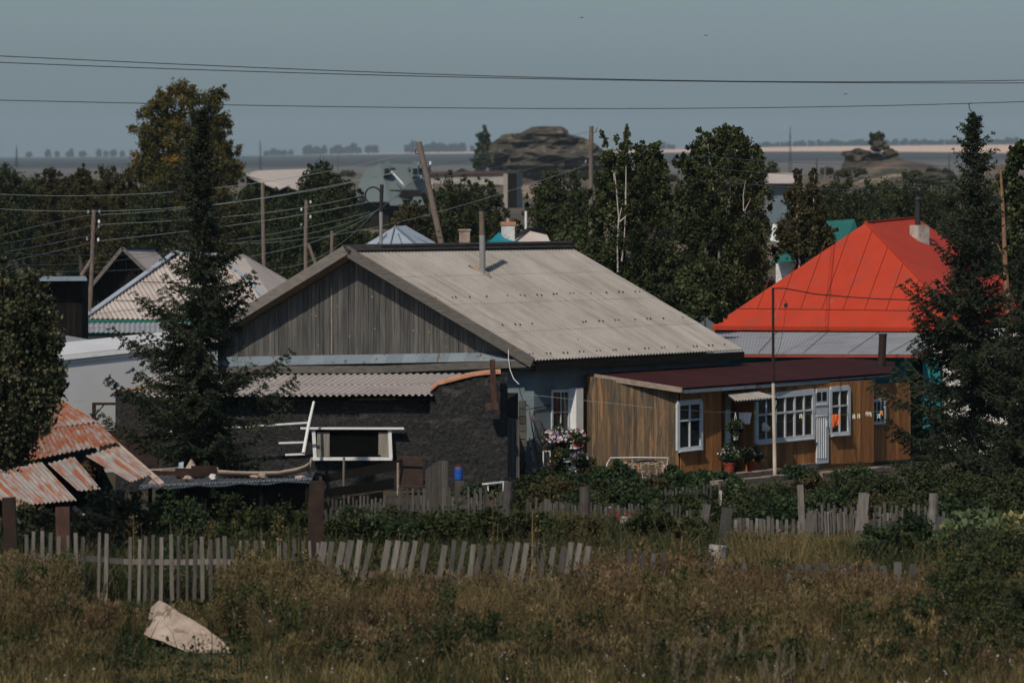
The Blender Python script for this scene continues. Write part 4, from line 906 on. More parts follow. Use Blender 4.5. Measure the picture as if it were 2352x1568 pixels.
# body walls (stucco)
I = 0.42
c1 = E1-gdir*I+adir*OV; c2 = E2-gdir*I-adir*.3; c0 = E0+gdir*I+adir*OV; c3 = E3+gdir*I-adir*.3
walls([(c0.x, c0.y), (c1.x, c1.y), (c2.x, c2.y), (c3.x, c3.y)], 2.72, M['stucco'], H)
b = MB(); b.slab([c1+Vector((0, 0, .2)), c2+Vector((0, 0, .2)), R1-adir*.3+Vector((0, 0, -.2)), c3+Vector((0, 0, .2))], adir*.1) if False else None
b.hexa([Vector((c2.x, c2.y, 2.6)), Vector((c3.x, c3.y, 2.6)), R1-adir*.35+Vector((0, 0, -.15))], [Vector((c2.x, c2.y, 2.6))-adir*.1, Vector((c3.x, c3.y, 2.6))-adir*.1, R1-adir*.45+Vector((0, 0, -.15))]); b.build('rear_gable', M['darkwood'], H)
# side wall window
wn = Vector((adir.y, -adir.x, 0)); W0 = Vector((c1.x, c1.y, 0))
def wp(u, v, o=0.0, O_=W0, n=wn): return onplane(u, v, O_+n*o, n)
def window(parent, f, bars, frame_m, pane_m, fw=.07, fd=.05, sill=True, nm='window', n=None):
    """f(u,v,o) places a photo point on the wall; bars: (ul,ur,(vtl,vtr),(vbl,vbr), vertical bars us, horizontal bars fractions)"""
    ul, ur, (tl, tr_), (bl, br), vb, hb = bars
    q = MB(); o = .05
    A, B, C, D = f(ul, bl, o), f(ur, br, o), f(ur, tr_, o), f(ul, tl, o)
    n = n
    q.bar(A, B, fw*1.2, fd, n); q.bar(D, C, fw*1.3, fd, n); q.bar(A, D, fw, fd*.9, n); q.bar(B, C, fw, fd*.9, n)
    if sill: q.bar(A+n*.03-Vector((0, 0, fw*.3)), B+n*.03-Vector((0, 0, fw*.3)), .03, .12, n)
    for t in vb: q.bar(A.lerp(B, t), D.lerp(C, t), fw*.42, fd*.7, n)
    for h_ in hb:
        q.bar(A.lerp(D, h_)-n*.002, B.lerp(C, h_)-n*.002, fw*.42, fd*.7, n)
    fr = q.build(nm, frame_m, parent)
    p = MB(); o2 = .036; p.slab([f(ul, bl, o2), f(ur, br, o2), f(ur, tr_, o2), f(ul, tl, o2)], n*.004); p.build('pane', pane_m, fr)
    return fr
window(H, wp, (1268, 1306, (898, 897), (1000, 998), (.52,), (.52,)), M['trimgrey'], M['glass'], fw=.05, n=wn)
q = MB(); q.slab([wp(1306, 892, .02), wp(1322, 890, .02), wp(1322, 1024, .02), wp(1306, 1030, .02)], wn*.2+Vector((0.05, 0, 0))); q.build('window_shutter', M['white'], H)
q = MB(); q.bar(wp(1206, 941, .03), wp(1265, 930, .03), .02, .02, wn); q.build('cable', M['blacksteel'], H)
# chimney pipe
ch = MB(); base = E1.lerp(E2, .42).lerp(R0.lerp(R1, .42), .8); bp_ = onplane(1109, 628, Vector((0, base.y, 0)), Vector((0, -1, 0)))
pl_n = nrm
def onroof(u, v):
    d = Vector(((u-CU)/F, 1, -(v-HV)/F)); c = Vector((0, 0, CH)); t = (E1-c).dot(pl_n)/d.dot(pl_n); return c+d*t
bp_ = onroof(1109, 627); kk = bp_.y
ch.tube([bp_-Vector((0, 0, .3)), P(1107.5, 540, kk)], [.085, .08], 12); chim = ch.build('chimney_pipe', M['pipe'], H)
q = MB(); q.tube([P(1107.5, 545, kk), P(1106, 484, kk)], [.075, .07], 12); q.build('pipe_section', M['pipe_rust'], chim)
q = MB(); q.tube([P(1106, 484, kk), P(1106, 478, kk)], [.085, .09], 12); q.build('pipe_cap', M['blacksteel'], chim)
q = MB(); q.bar(onroof(1076, 611), onroof(1126, 638), .09, .07, nrm); q.bar(onroof(1090, 616)+nrm*.05, onroof(1122, 634)+nrm*.05, .05, .06, nrm); q.build('collar_plank', M['palewood'], H)
# flue mast with hoop on the ridge
ym = 149.2
q = MB(); q.tube([P(876, 572, ym), P(875, 487, ym)], [.035, .05], 10); q.tube([P(872.5, 570, ym+.1), P(873, 480, ym+.1)], .018, 6); ms = q.build('ridge_mast', M['pipe'], H)
q = MB(); q.tube([P(875, 487, ym), P(877, 424, ym)], [.05, .052], 10); q.build('mast_top', M['blacksteel'], ms)
q = MB(); hoop = [P(857+18*math.cos(a), 449-19*math.sin(a), ym) for a in np.linspace(.1, 3.9, 22)]; q.tube(hoop, .022, 6)
q.tube([hoop[-1], P(852, 467, ym), P(868, 476, ym), P(886, 479, ym)], .01, 5); q.build('hoop', M['blacksteel'], ms)
# hanging white cable over the bargeboard
q = MB(); pts = [(1029, 713), (1033, 722), (1046, 728), (1062, 729), (1080, 738), (1108, 758), (1140, 776), (1160, 786), (1168, 800), (1168, 822), (1172, 850), (1180, 870), (1192, 882)]
q.tube([gp(u, v, .62) for u, v in pts], .012, 5); q.build('white_cable', M['white'], H)
# timber end and log corner between slag shed and stucco wall
# ------------------------------------------------------------------ annex (orange boards, maroon roof)
A_ = thing('annex', G(1790, 149), 'low orange boarded annex with maroon sheet roof and white windows', 'annex')
C0 = G(1560, 144.8); C1 = G(2006, 150.5); CL = onplane(1318, 1000, G(1322, 148.6), Vector((0, -1, 0))); CL.z = 0; CL = G(1316, 148.4)
fx = (C1-C0).normalized(); fn = Vector((fx.y, -fx.x, 0)); sx2 = (C0-CL).normalized(); sn = Vector((sx2.y, -sx2.x, 0))
def fp(u, v, o=0.0): return onplane(u, v, C0+fn*o, fn)
def sp(u, v, o=0.0): return onplane(u, v, C0+sn*o, sn)
Lf = (C1-C0).length; Ls = (C0-CL).length
b = MB(); b.boards(CL, sx2, [(0, 0), (Ls, 0), (Ls, 2.24), (0, 2.46)], (.11, .17), .025, gap=.007, nrm=sn); b.build('side_wall', M['brownwood'], A_)
b = MB(); dl, dr = (fp(1655, 1000)-C0).dot(fx), (fp(1735, 1000)-C0).dot(fx)
b.boards(C0, fx, [(0.03, 0), (dl, 0), (dl, 2.24), (0.03, 2.24)], (.12, .17), .025, gap=.007, nrm=fn); b.build('front_wall', M['orangewood'], A_); b = MB()
b.boards(C0+fx*dr, fx, [(0, .12), (Lf-dr, .05), (Lf-dr, 2.22), (0, 2.24)], (.12, .17), .025, gap=.007, nrm=fn)
b.build('front_wall', M['orangewood'], A_)
b = MB(); dv = -fn*.9; p1_, p2_ = C0+fx*dl, C0+fx*dr
b.boards(p1_+dv, fx, [(0, 0), (dr-dl, 0), (dr-dl, 2.3), (0, 2.3)], (.12, .17), .025, nrm=fn); b.boards(p2_, -fn, [(0, 0), (.9, 0), (.9, 2.3), (0, 2.3)], (.12, .17), .025, nrm=-fx); b.boards(p1_, -fn, [(0, 0), (.9, 0), (.9, 2.3), (0, 2.3)], (.12, .17), .025, nrm=fx)
b.build('porch_recess', M['orangewood'], A_)
b = MB(); b.slab([fp(1664, 900, -.85), fp(1676, 900, -.85), fp(1676, 1080, -.85), fp(1664, 1080, -.85)], fn*.05); b.slab([fp(1664, 940, -.2), fp(1675, 940, -.2), fp(1675, 1078, -.2), fp(1664, 1078, -.2)], fn*.04); b.build('porch_door', M['trimgrey'], A_)
# inner dark body so that no light leaks
in0 = C0-fn*.95+fx*.05
ia = C0+fx*.25+(CL-C0).normalized()*1.1
walls([(ia.x, ia.y), ((C1-fn*.93).x, (C1-fn*.93).y), ((C1-fn*2.6).x, (C1-fn*2.6).y), ((CL+fx*.4).x, (CL+fx*.4).y)], 2.2, M['darkwood'], A_, 'inner_wall')
walls([((C0+fx*(dr+.05)-fn*.02).x, (C0+fx*(dr+.05)-fn*.02).y), ((C1-fn*.02).x, (C1-fn*.02).y), ((C1-fn*1).x, (C1-fn*1).y), ((C0+fx*(dr+.05)-fn*1).x, (C0+fx*(dr+.05)-fn*1).y)], 2.2, M['orangewood'], A_, 'end_wall')
rA, rB, rC, rD = P(1345, 858, 148.3), P(1563, 891, 144.2), P(2047, 856, 151.2), P(1935, 820, 156.5)
b = MB(); b.corr(rB, rC, rD, rA, pitch=.1, amp=.014, samp=4); b.slab([rC, P(2056, 831, 155.4), rD], (0, 0, -.03)); ar = b.build('roof', M['maroon'], A_)
b = MB(); b.bar(rA+Vector((-.03, 0, -.03)), rB+Vector((.02, -.02, -.05)), .13, .06, sn); b.build('rake_board', M['palewood'], A_)
b = MB(); b.bar(rB+Vector((0.05, .1, -.1)), rC+Vector((0, .1, -.1)), .09, .04, fn); b.build('fascia', M['flash'], A_)
b = MB(); b.slab([rA+Vector((0, 0, -.08)), rB+Vector((0, .05, -.1)), rC+Vector((0, .05, -.1)), rD+Vector((0, 0, -.08))], (0, 0, -.03)); b.build('ceiling_board', M['darkwood'], A_)
fw_ = dict(n=fn)
window(A_, fp, (1557, 1610, (926, 921), (1034, 1028), (.5,), (.62,)), M['trimgrey'], M['glass'], fw=.10, fd=.07, **fw_)
window(A_, fp, (1737, 1868, (912, 899), (1016, 1003), (.165, .33, .5, .665, .83), (.60,)), M['trimgrey'], M['glass_amber'], fw=.12, fd=.07, **fw_)
q = MB()
for t in (.33, .665):
    q.bar(fp(1737+131*t, 1016-13*t, .035), fp(1737+131*t, 912-13*t, .035), .09, .055, fn)
q.build('window_post', M['trimgrey'], A_)
window(A_, fp, (1907, 1949, (894, 890), (998, 995), (.5,), (.62,)), M['trimgrey'], M['glass_amber'], fw=.10, fd=.07, **fw_)
E_ = lambda u, v, o=0.0: onplane(u, v, C1+Vector((.02, .15, 0))+fn*(o-.15), fn)
b = MB(); b.boards(C1-fn*.3, fx, [(0, .05), (1.9, .05), (1.9, 2.1), (0, 2.1)], (.12, .17), .025, nrm=fn); b.build('rear_wall', M['orangewood'], A_)
window(A_, lambda u, v, o=0: onplane(u, v, C1+fn*(o-.27), fn), (2004, 2032, (920, 917), (972, 970), (.33, .66), (.5,)), M['trimgrey'], M['glass'], fw=.06, fd=.05, sill=False, **fw_)
b = MB(); b.slab([fp(1873.5, 893, .035), fp(1900.5, 890.5, .035), fp(1900.5, 1062, .035), fp(1873.5, 1065, .035)], fn*.04)
dr_ = b.build('door', M['trimgrey'], A_)
b = MB()
for k in range(5): u = 1877+k*5; b.bar(fp(u, 958, .082), fp(u, 1052, .082), .03, .02, fn)
b.bar(fp(1874, 930, .08), fp(1900, 928, .08), .04, .03, fn); b.bar(fp(1874, 955, .08), fp(1900, 953, .08), .05, .03, fn); b.build('door_panel', M['white'], dr_)
b = MB(); b.slab([fp(1876, 921, .078), fp(1885.5, 920, .078), fp(1885.5, 900, .078), fp(1876, 901, .078)], fn*.006); b.slab([fp(1888.5, 920, .078), fp(1898, 919, .078), fp(1898, 899, .078), fp(1888.5, 900, .078)], fn*.006); b.build('pane', M['glass'], dr_)
b = MB(); b.tube([fp(1899, 967, .07), fp(1899, 967, .13), fp(1899, 978, .13), fp(1899, 978, .07)], .012, 6); b.build('handle', M['white'], dr_)
# awning
b = MB(); aw = [fp(1690, 920, 1.05), fp(1788, 912, 1.0), fp(1735, 897, .0), fp(1668, 903, .0)]
b.corr(aw[0], aw[1], aw[2], aw[3], pitch=.105, amp=.02, samp=6); an = b.build('awning', M['slate'], A_)
b = MB(); b.bar(aw[3]-Vector((0, 0, .05)), aw[0]-Vector((0, 0, .05)), .03, .04); b.bar(aw[2]-Vector((0, 0, .05)), aw[1]-Vector((0, 0, .05)), .03, .04); b.bar(aw[0]-Vector((0, 0, .06)), aw[1]-Vector((0, 0, .06)), .03, .05); b.bar(fp(1775, 960, .05), aw[1]-Vector((0, 0, .08)), .03, .03); b.build('bracket', M['darkwood'], an)
# vent pipe by the annex
t = thing('vent_pipe', P(2027, 840, 153.5), 'thick dark vent pipe standing on the right end of the maroon roof', 'pipe')
b = MB(); b.tube([P(2024, 850, 153.5), P(2028, 769, 153.5)], [.105, .105], 14); p_ = b.build('pipe', M['rustiron'], t); b = MB(); b.tube([P(2028, 770, 153.5), P(2028, 766, 153.5)], [.12, .12], 14); b.build('rim', M['blacksteel'], t)
# steps and stone edging
for i, (u0, u1, v, o, lab) in enumerate([(1640, 1800, 1098, .7, 'worn concrete kerb under the flower pots at the annex porch'), (1830, 2010, 1074, .5, 'worn concrete kerb under the white annex door'), (1650, 1860, 1112, 1.6, 'lower concrete step in front of the porch pole'), (1890, 2050, 1092, 1.5, 'stony kerb in the garden right of the white door')]):
    t = MB(); a, c = G(u0, 0+F*CH/(v+6-HV)), None
    pa = GV(u0, v+5); pc = GV(u1, v+5-(u1-u0)*.1); n_ = 9
    for k in range(n_):
        x0, x1 = pa.lerp(pc, k/n_), pa.lerp(pc, (k+.97)/n_); hh = .12+R(-.02, .02); d_ = -fn*R(.28, .36)
        t.slab([x0, x1, x1+d_, x0+d_], (0, 0, hh))
    tag(t.build('kerb', M['concrete']), lab, 'kerb')
# clothes pole
t = thing('pole', GV(1780, 1097), 'tall thin pole in front of the annex rusty black above and white below', 'pole')
yb = GV(1780, 1097).y
b = MB(); b.tube([GV(1780, 1097), P(1776, 880, yb)], [.05, .042], 10); b.build('lower_post', M['polepaint'], t)
b = MB(); b.tube([P(1776, 881, yb), P(1775.5, 661, yb)], [.036, .034], 8); b.build('upper_rod', M['rustiron'], t)
b = MB(); b.tube([P(1775, 662, yb), P(1800, 662, yb+1), P(1830, 667, yb+2), P(1870, 675, yb+4), P(1950, 682, yb+8), P(2010, 686, yb+10), P(2130, 690, yb+14)], .016, 5); tag(b.build('cable', M['wiredark']), 'slack dark cable running from the annex pole top across the red roof', 'cable')
b = MB(); c_ = P(1805, 706, yb+.1); b.box(c_, .09, .08, .10); b.tube([c_+Vector((0, 0, .1)), P(1808, 695, yb), P(1800, 686, yb)], .006, 5); b.tube([c_, P(1799, 760, yb), P(1790, 800, yb), P(1778, 830, yb)], .006, 5)
b.build('lamp_box', M['blacksteel'], t)
b = MB(); b.tube([P(1784+4*math.sin(a), 690+a*7, yb) for a in np.linspace(0, 6.3, 24)], .005, 4); b.build('wire_coil', M['wire'], t)

# laundry and hanging things -----------------------------------------------
lo = fp(1700, 945, .95)
b = MB(); l0, l1 = sp(1322, 914, .3), fp(1735, 951, .9)
def cat_(pts, r=.006): q = MB(); q.tube(pts, r, 4); return q
cl = [P(1205, 905, 144), P(1330, 918, 143.5), P(1500, 936, 143.2)]+[P(u, v, fp(u, 950, .6).y) for u, v in ((1640, 946), (1720, 947), (1840, 950), (1950, 952), (2040, 953))]
tag(cat_(cl).build('clothes_line', M['wire']), 'thin washing line strung along the annex', 'clothes line')
def cloth(u, v, wd, hg, y, m, lab, shape):
    b = MB(); vs = []; fsx = []; nx_, nz_ = 8, 8; k = y/F
    for j in range(nz_+1):
        for i in range(nx_+1):
            a, c = i/nx_, j/nz_; lo_, hi_ = shape(c); uu = u+wd*(lo_+(hi_-lo_)*a)
            vs.append(P(uu, v+hg*c, y+.05*math.sin(a*9+c*2)))
    for j in range(nz_):
        for i in range(nx_): a = j*(nx_+1)+i; fsx.append((a, a+1, a+nx_+2, a+nx_+1))
    b.add(vs, fsx); o = b.build('hanging_cloth', m, smooth=True); s = o.modifiers.new('t', 'SOLIDIFY'); s.thickness = .008
    return tag(o, lab, 'cloth')
cloth(1697, 947, 29, 27, fp(1710, 950, .75).y, M['cloth_white'], 'white cloth pegged on the line by the hanging flower pot', lambda c: (max(0, c*1.1-.5)*.8, 1-.12*c) if c > .3 else (0, 1))
cloth(1909, 951, 21, 32, fp(1920, 950, .62).y, M['cloth_orange'], 'orange cloth pegged on the line before the right annex window', lambda c: (0.05+.0*c, 1) if c < .6 else (0.05+(c-.6)*.3, 1-(c-.6)*2.0))
t = None
pegc = [((1735.5, 947), 'yellow and green peg nearest the big window corner'), ((1839, 955), 'pale yellow peg pair before the big window'), ((1961, 956), 'cream peg right of the orange cloth'), ((1972, 955), 'pale green peg beside the cream one'), ((1991, 950), 'peach peg on the right part of the line'), ((1998, 951), 'mint peg on the right part of the line'), ((2018, 955), 'aqua peg before the small end window'), ((2024, 948), 'orange peg before the small end window')]
pcs = [(0.75, .7, .3), (.8, .72, .45), (.8, .7, .5), (.5, .75, .6), (.8, .5, .4), (.5, .8, .7), (.4, .7, .65), (.8, .35, .08)]
for ((u, v), lab), pc in zip(pegc, pcs):
    y_ = fp(u, 950, .6).y; b = MB(); k = y_/F
    b.bar(P(u-1.6, v-5, y_), P(u-2, v+5, y_), .022, .04); b.bar(P(u+1.6, v-5, y_), P(u+2.6, v+5, y_), .022, .04); b.tube([P(u-3, v-1, y_-.02), P(u+3, v-1, y_-.02)], .006, 5)
    tag(b.build('clothes_peg', mat('peg_plastic', [pc, tuple(min(1, x*1.15) for x in pc)], bump=0, rough=.4)), lab, 'peg', 'clothes pegs on the washing line')
# flowers helper
def flowers(c, r, n_leaf, kinds, parent, leaf=M['garden_leaf'], ls=.05, squash=.8):
    p, v = lobe_points([(tuple(c), (r, r, r*squash))], n_leaf, subs=18, clump=.3); npquads('foliage', leafquads(p, ls), leaf, parent, v)
    for (m, n, s) in kinds:
        d = unit(n); d[:, 1] = -abs(d[:, 1])*.8; d[:, 2] = np.abs(d[:, 2])*.9+d[:, 2]*.1
        p = np.array(c)+d*np.array([r, r, r*squash])*RNG.uniform(.7, 1.15, n)[:, None]
        q = np.concatenate([leafquads(p+RNG.normal(size=p.shape)*s*.15, s, 1.1) for _ in range(3)])
        npquads('blossom', q, m, parent)
def pot(u, v, w, h, y, m, lab, kinds, fr=.34, cat='flower pot'):
    base = P(u, v, y); k = y/F; t = thing('flower_pot', base, lab, cat); r = w*k/2; hh = h*k
    b = MB(); b.lathe(base, [(r*.66, 0), (r*.72, hh*.1), (r*.92, hh*.78), (r, hh*.8), (r*1.04, hh*.98), (r*.9, hh), (r*.85, hh*.9)], 18); b.build('pot', m, t)
    flowers(base+Vector((0, 0, hh+fr*.75)), fr, 1100, kinds, t); return t
pot(1675, 1090, 30, 29, 145.4, M['terracotta'], 'red flower pot with white blooms left of the pole', [(M['petal_white'], 50, .05), (M['petal_pink'], 12, .045)], .26)
pot(1727, 1087, 27, 28, 146.2, M['terracotta'], 'red flower pot with darker sparse blooms right by the pole', [(M['petal_white'], 14, .045), (M['petal_purple'], 12, .045)], .22)
t = pot(1690, 1010, 15, 15, 145.2, M['white'], 'white hanging pot with trailing dark red flowers in the porch', [(M['petal_purple'], 20, .04), (M['petal_red'], 14, .03)], .2, 'hanging pot')
b = MB(); b.tube([P(1684, 996, 145.2), P(1689, 947, 145.2)], .008, 4); b.tube([P(1697, 996, 145.2), P(1689, 947, 145.2)], .008, 4); b.build('hanger', M['white'], t)
b = MB(); b.blob(P(1748, 982, 147.2), .22, .1, .14, .2, 3); tag(b.build('hanging_pot', M['white']), 'pale hanging pot with fern before the big window', 'hanging pot')
# flower stand
yb = 145.5
t = thing('plant_stand', P(1290, 1085, yb), 'white metal plant stand loaded with boxes of white and purple flowers', 'plant stand')
b = MB()
for u, v0, v1 in ((1248, 1035, 1075), (1264, 1036, 1078), (1279, 1078, 1098), (1296, 1045, 1090), (1322, 1050, 1090)): b.tube([P(u, v0, yb), P(u, v1, yb)], .018, 6)
b.tube([P(1247, 1036, yb), P(1268, 1036, yb)], .018, 6); b.tube([P(1268, 1078, yb-.1), P(1325, 1076, yb)], .018, 6); b.tube([P(1297, 1060, yb-.2), P(1330, 1060, yb-.2)], .014, 6); b.build('frame', M['white'], t)
for j, (u0, u1, v, yy_, lab, kinds, r) in enumerate([(1246, 1285, 1031, 145.6, 'long brown box of white and pale purple flowers on the stand', [(M['petal_white'], 85, .07), (M['petal_purple'], 55, .06), (M['petal_pink'], 30, .06)], .40), (1318, 1338, 1020, 145.3, 'small red box of flowers at the right of the stand', [(M['petal_white'], 16, .06), (M['petal_red'], 8, .05)], .2), (1262, 1290, 1066, 145.2, 'low red box of flowers on the lower shelf', [(M['petal_purple'], 10, .05)], .3)]):
    bx = thing('planter_box', P((u0+u1)/2, v+5, yy_), lab, 'planter'); q = MB(); q.slab([P(u0, v+7, yy_), P(u1, v+7, yy_), P(u1+2, v-5, yy_), P(u0-2, v-5, yy_)], (0, .2, 0)); q.build('box', M['terracotta'] if j else M['rustpost'], bx)
    flowers(P((u0+u1)/2+(12 if j == 0 else 0), v-18+(30 if j == 2 else 0), yy_), r, 1500 if j == 0 else 700, kinds, bx)
bx = thing('potted_flower', P(1335, 1062, 145), 'trailing purple petunias hanging beside the orange wall', 'plant'); flowers(P(1330, 1052, 145), .24, 900, [(M['petal_purple'], 26, .07), (M['petal_white'], 10, .06)], bx)
bx = thing('potted_flower', P(1282, 1052, 144.8), 'orange marigolds in shade below the white flowers', 'plant'); flowers(P(1285, 1046, 144.9), .2, 700, [(M['cloth_orange'], 7, .04)], bx)
# ladders
t = thing('ladder', P(1240, 1085, 146), 'wooden ladder leaning on the blue grey stucco wall', 'ladder')
b = MB(); b.bar(P(1216, 944, 146.4), P(1238, 1075, 145.6), .035, .03); b.build('rail', M['rustpost'], t); b = MB(); b.bar(P(1230, 941, 146.5), P(1268, 1083, 145.6), .035, .03); b.build('rail', M['rustpost'], t)
for u0, v0, u1, v1 in ((1221, 969, 1238, 967), (1227, 1005, 1247, 1002), (1233, 1042, 1257, 1038)): b = MB(); b.bar(P(u0, v0, 146), P(u1, v1, 146), .025, .025); b.build('rung', M['rustpost'], t)
t = MB(); t.bar(P(1216, 1006, 146), P(1226, 1060, 145.5), .035, .03); tag(t.build('plank', M['palewood']), 'short bare plank leaning left of the ladder', 'plank')
# wire frame / bedspring
t = thing('wire_grid', P(1460, 1115, 143.6), 'white bent wire bed base leaning against the boarded side wall', 'bed base')
b = MB(); yw = 143.8
b.tube([P(1391, 1112, yw-.3), P(1394, 1065, yw-.1), P(1402, 1051, yw), P(1470, 1050, yw), P(1535, 1051, yw), P(1528, 1085, yw-.2)], .014, 6); b.build('frame', M['white'], t)
b = MB()
for i in range(7):
    for j in range(4):
        u = 1412+i*17+j*2; v = 1060+j*14; b.tube([P(u, v, yw), P(u+9, v, yw), P(u+9, v+8, yw-.05), P(u+17, v+8, yw-.05)], .005, 4)
        b.tube([P(u+9, v+8, yw), P(u+8, v+14, yw)], .005, 4)
b.build('spring_mesh', M['white'], t)
b = MB(); b.tube([P(1450, 1064, yw-.2), P(1475, 1058, yw-.2), P(1500, 1057, yw-.2), P(1516, 1064, yw-.2)], .03, 6); b.build('hose', M['blacksteel'], t)
for (u0, u1, v, lab) in ((1430, 1462, 1064, 'left thin orange stick lying on the wire bed base'), (1480, 1514, 1065, 'right thin orange stick lying on the wire bed base')):
    t = MB(); t.tube([P(u0, v-1, yw-.25), P((u0+u1)/2, v+1, yw-.25), P(u1, v-1+ (2 if u0 < 1450 else -2), yw-.25)], .017, 6); tag(t.build('stick', M['palewood']), lab, 'stick')
cloth(1522, 1067, 10, 19, 143.6, mat('dusty_pink_cloth', [(.4, .27, .25), (.5, .36, .33)], bump=.2), 'pale pink rag hanging at the end of the wire bed base', lambda c: (c*-.1, 1-.1*c))

# ------------------------------------------------------------------ slag shed
K = thing('slag_shed', G(730, 140), 'long low shed of dark slag plaster with pale corrugated lean to roof', 'shed')
yS = 138.6
def rough_wall(u0, u1, top, y, m, parent, nm, n=None, amp=.05, bot=-.2, thick=.35):
    nx_ = int((u1-u0)/4); vs, fsx = [], []; nz_ = 34
    for i in range(nx_+1):
        u = u0+(u1-u0)*i/nx_; x = (u-CU)*y/F; zt_ = CH-(top(u)-HV)*y/F
        for j in range(nz_+1):
            z = bot+(zt_-bot)*j/nz_
            q = mnoise.noise(Vector((x*1.2, z*2.2, 3)))+.7*mnoise.noise(Vector((x*4, z*7, 9)))+.5*mnoise.noise(Vector((x*11, z*15, 4)))
            q = .45*mnoise.noise(Vector((x*1.2, z*3, 3)))+.6*mnoise.noise(Vector((x*5, z*11, 9)))+.7*mnoise.noise(Vector((x*13, z*22, 4)))
            vs.append((x, y-amp*q, z+(.02*q if j == nz_ else 0)))
        vs.append((x, y+thick, zt_)); vs.append((x, y+thick, bot))
    m_ = nz_+3
    for i in range(nx_):
        for j in range(m_):
            a = i*m_+j; bq = i*m_+(j+1) % m_
            fsx.append((a, a+m_, bq+m_, bq))
    fsx.append(tuple(range(m_))); fsx.append(tuple(range(nx_*m_, (nx_+1)*m_))[::-1])
    b = MB(); b.add(vs, fsx, .5); return b.build(nm, m, parent)
rtop = lambda u: np.interp(u, [985, 992, 1006, 1030, 1060, 1095, 1140, 1192], [905, 892, 882, 876, 868, 860, 856, 857])
rough_wall(265, 990, lambda u: np.interp(u, [265, 272, 330, 990], [893, 897, 905, 905]), yS+.15, M['slag'], K, 'front_wall', amp=.03)
rough_wall(988, 1166, rtop, yS-.1, M['slag'], K, 'stepped_wall', amp=.035)
pts = [P(u, rtop(u), yS-.1) for u in range(990, 1166, 16)]
b = MB()
for a, c in zip(pts[:-1], pts[1:]): b.slab([a+Vector((0, -.06, -.02)), c+Vector((0, -.06, -.02)), c+Vector((0, .38, .02)), a+Vector((0, .38, .02))], (0, 0, .055))
b.build('clay_coping', M['clay_cap'], K)
pts = [(262, 900), (300, 894), (340, 888), (385, 880), (430, 868), (480, 862)]
b = MB()
for k in range(5):
    a, c = P(*pts[k], 139+k*1.3), P(*pts[k+1], 140.3+k*1.3); b.slab([a+Vector((0, -.05, -.12)), c+Vector((0, -.05, -.12)), c, a], (0, .4, .02))
b.build('clay_coping', M['clay_cap'], K)
b = MB(); q0, q1 = P(300, 912, yS-.25), P(995, 908, yS-.25); b.corr(q0, q1, P(1100, 858, 146.2), P(330, 862, 146.4), pitch=.165, amp=.028, rows=2, lift=.03, samp=7, jag=.02); b.build('roof', M['slate_pink'], K)
b = MB(); b.slab([q0+Vector((.3, .1, -.06)), q1+Vector((0, .1, -.06)), P(1000, 870, 146), P(340, 870, 146)], (0, 0, -.05)); b.build('roof_boarding', M['darkwood'], K)
walls([(P(268, 0, 139).x, 139), (P(1150, 0, 139).x, 139), (P(1190, 0, 145.5).x, 145.5), (P(300, 0, 145.5).x, 145.5)], 2.1, M['darkwood'], K, 'inner_wall')
# window of the shed
y = yS-.02
b = MB(); b.bar(P(720, 985, y), P(724, 1057, y), .085, .10); b.bar(P(895, 985, y), P(898, 1055, y), .085, .10); b.bar(P(718, 1053, y-.01), P(901, 1053, y-.01), .075, .14); b.bar(P(690, 983, y-.04), P(928, 983.5, y-.04), .045, .16, r=.9)
wf = b.build('window', M['white'], K)
b = MB(); b.slab([P(722, 1050, y+.03), P(897, 1050, y+.03), P(897, 987, y+.03), P(722, 987, y+.03)], (0, .01, 0)); b.build('pane', mat('unlit_room', [(.003, .003, .003), (.006, .006, .006)], bump=0, rough=.9, spec=0), wf)
for (a, c) in ((728, 757), (869, 893)):
    b = MB()
    for k in range(9):
        u = a+(c-a)*k/9; b.bar(P(u+1.6, 1048-(4 if c > 800 and k < 2 else 0), y+.0), P(u+1.6, 992, y+.0), .03, .03)
    b.build('curtain', M['curtain'], wf)
# white trellis at its left
t = thing('white_ladder', G(640, 138), 'white painted pole frame leaning on the dark slag wall', 'trellis')
b = MB(); b.tube([P(721, 922, 138.2), P(709, 975, 137.9), P(697, 1040, 137.5)], [.03, .04, .045], 8); b.build('post', M['white'], t)
for (u0, v0, u1, v1) in ((385, 991, 708, 970), (640, 1017, 704, 1015), (655, 1044, 700, 1042)): b = MB(); b.bar(P(u0, v0, 138), P(u1, v1, 138), .045, .04); b.build('rail', M['white'], t)
b = MB(); b.bar(P(415, 990, 138), P(418, 1030, 138), .07, .05); b.build('short_post', M['white'], t)
# rusty downpipe bracket on slag wall
t = thing('stove_pipe', P(1132, 940, 138), 'rusty square flue fixed to the stepped slag wall', 'pipe')
b = MB(); b.bar(P(1131, 826, 137.9), P(1135, 932, 138), .13, .13); b.build('flue', M['rustpost'], t); b = MB(); b.box(P(1130, 940, 138), .3, .25, .16); b.build('elbow', M['rustpost'], t)
# plank door and stacked timber
t = thing('plank_door', G(1182, 139), 'upright weathered plank panel between slag wall and stucco wall', 'door'); b = MB()
x0 = G(1165, 139); b.boards(x0, (1, 0, 0), [(0, 0), (.3, 0), (.3, 1.72), (0, 1.78)], (.07, .1), .04, nrm=(0, -1, 0)); b.build('plank_panel', M['greywood'], t)
t = MB()
for k in range(11): t.box(G(1200, 141.5, k*.19), .17, .5, .17, R(-.1, .1))
tag(t.build('log_stack', M['picket_dark']), 'column of grey squared log ends beside the stucco wall', 'log stack')
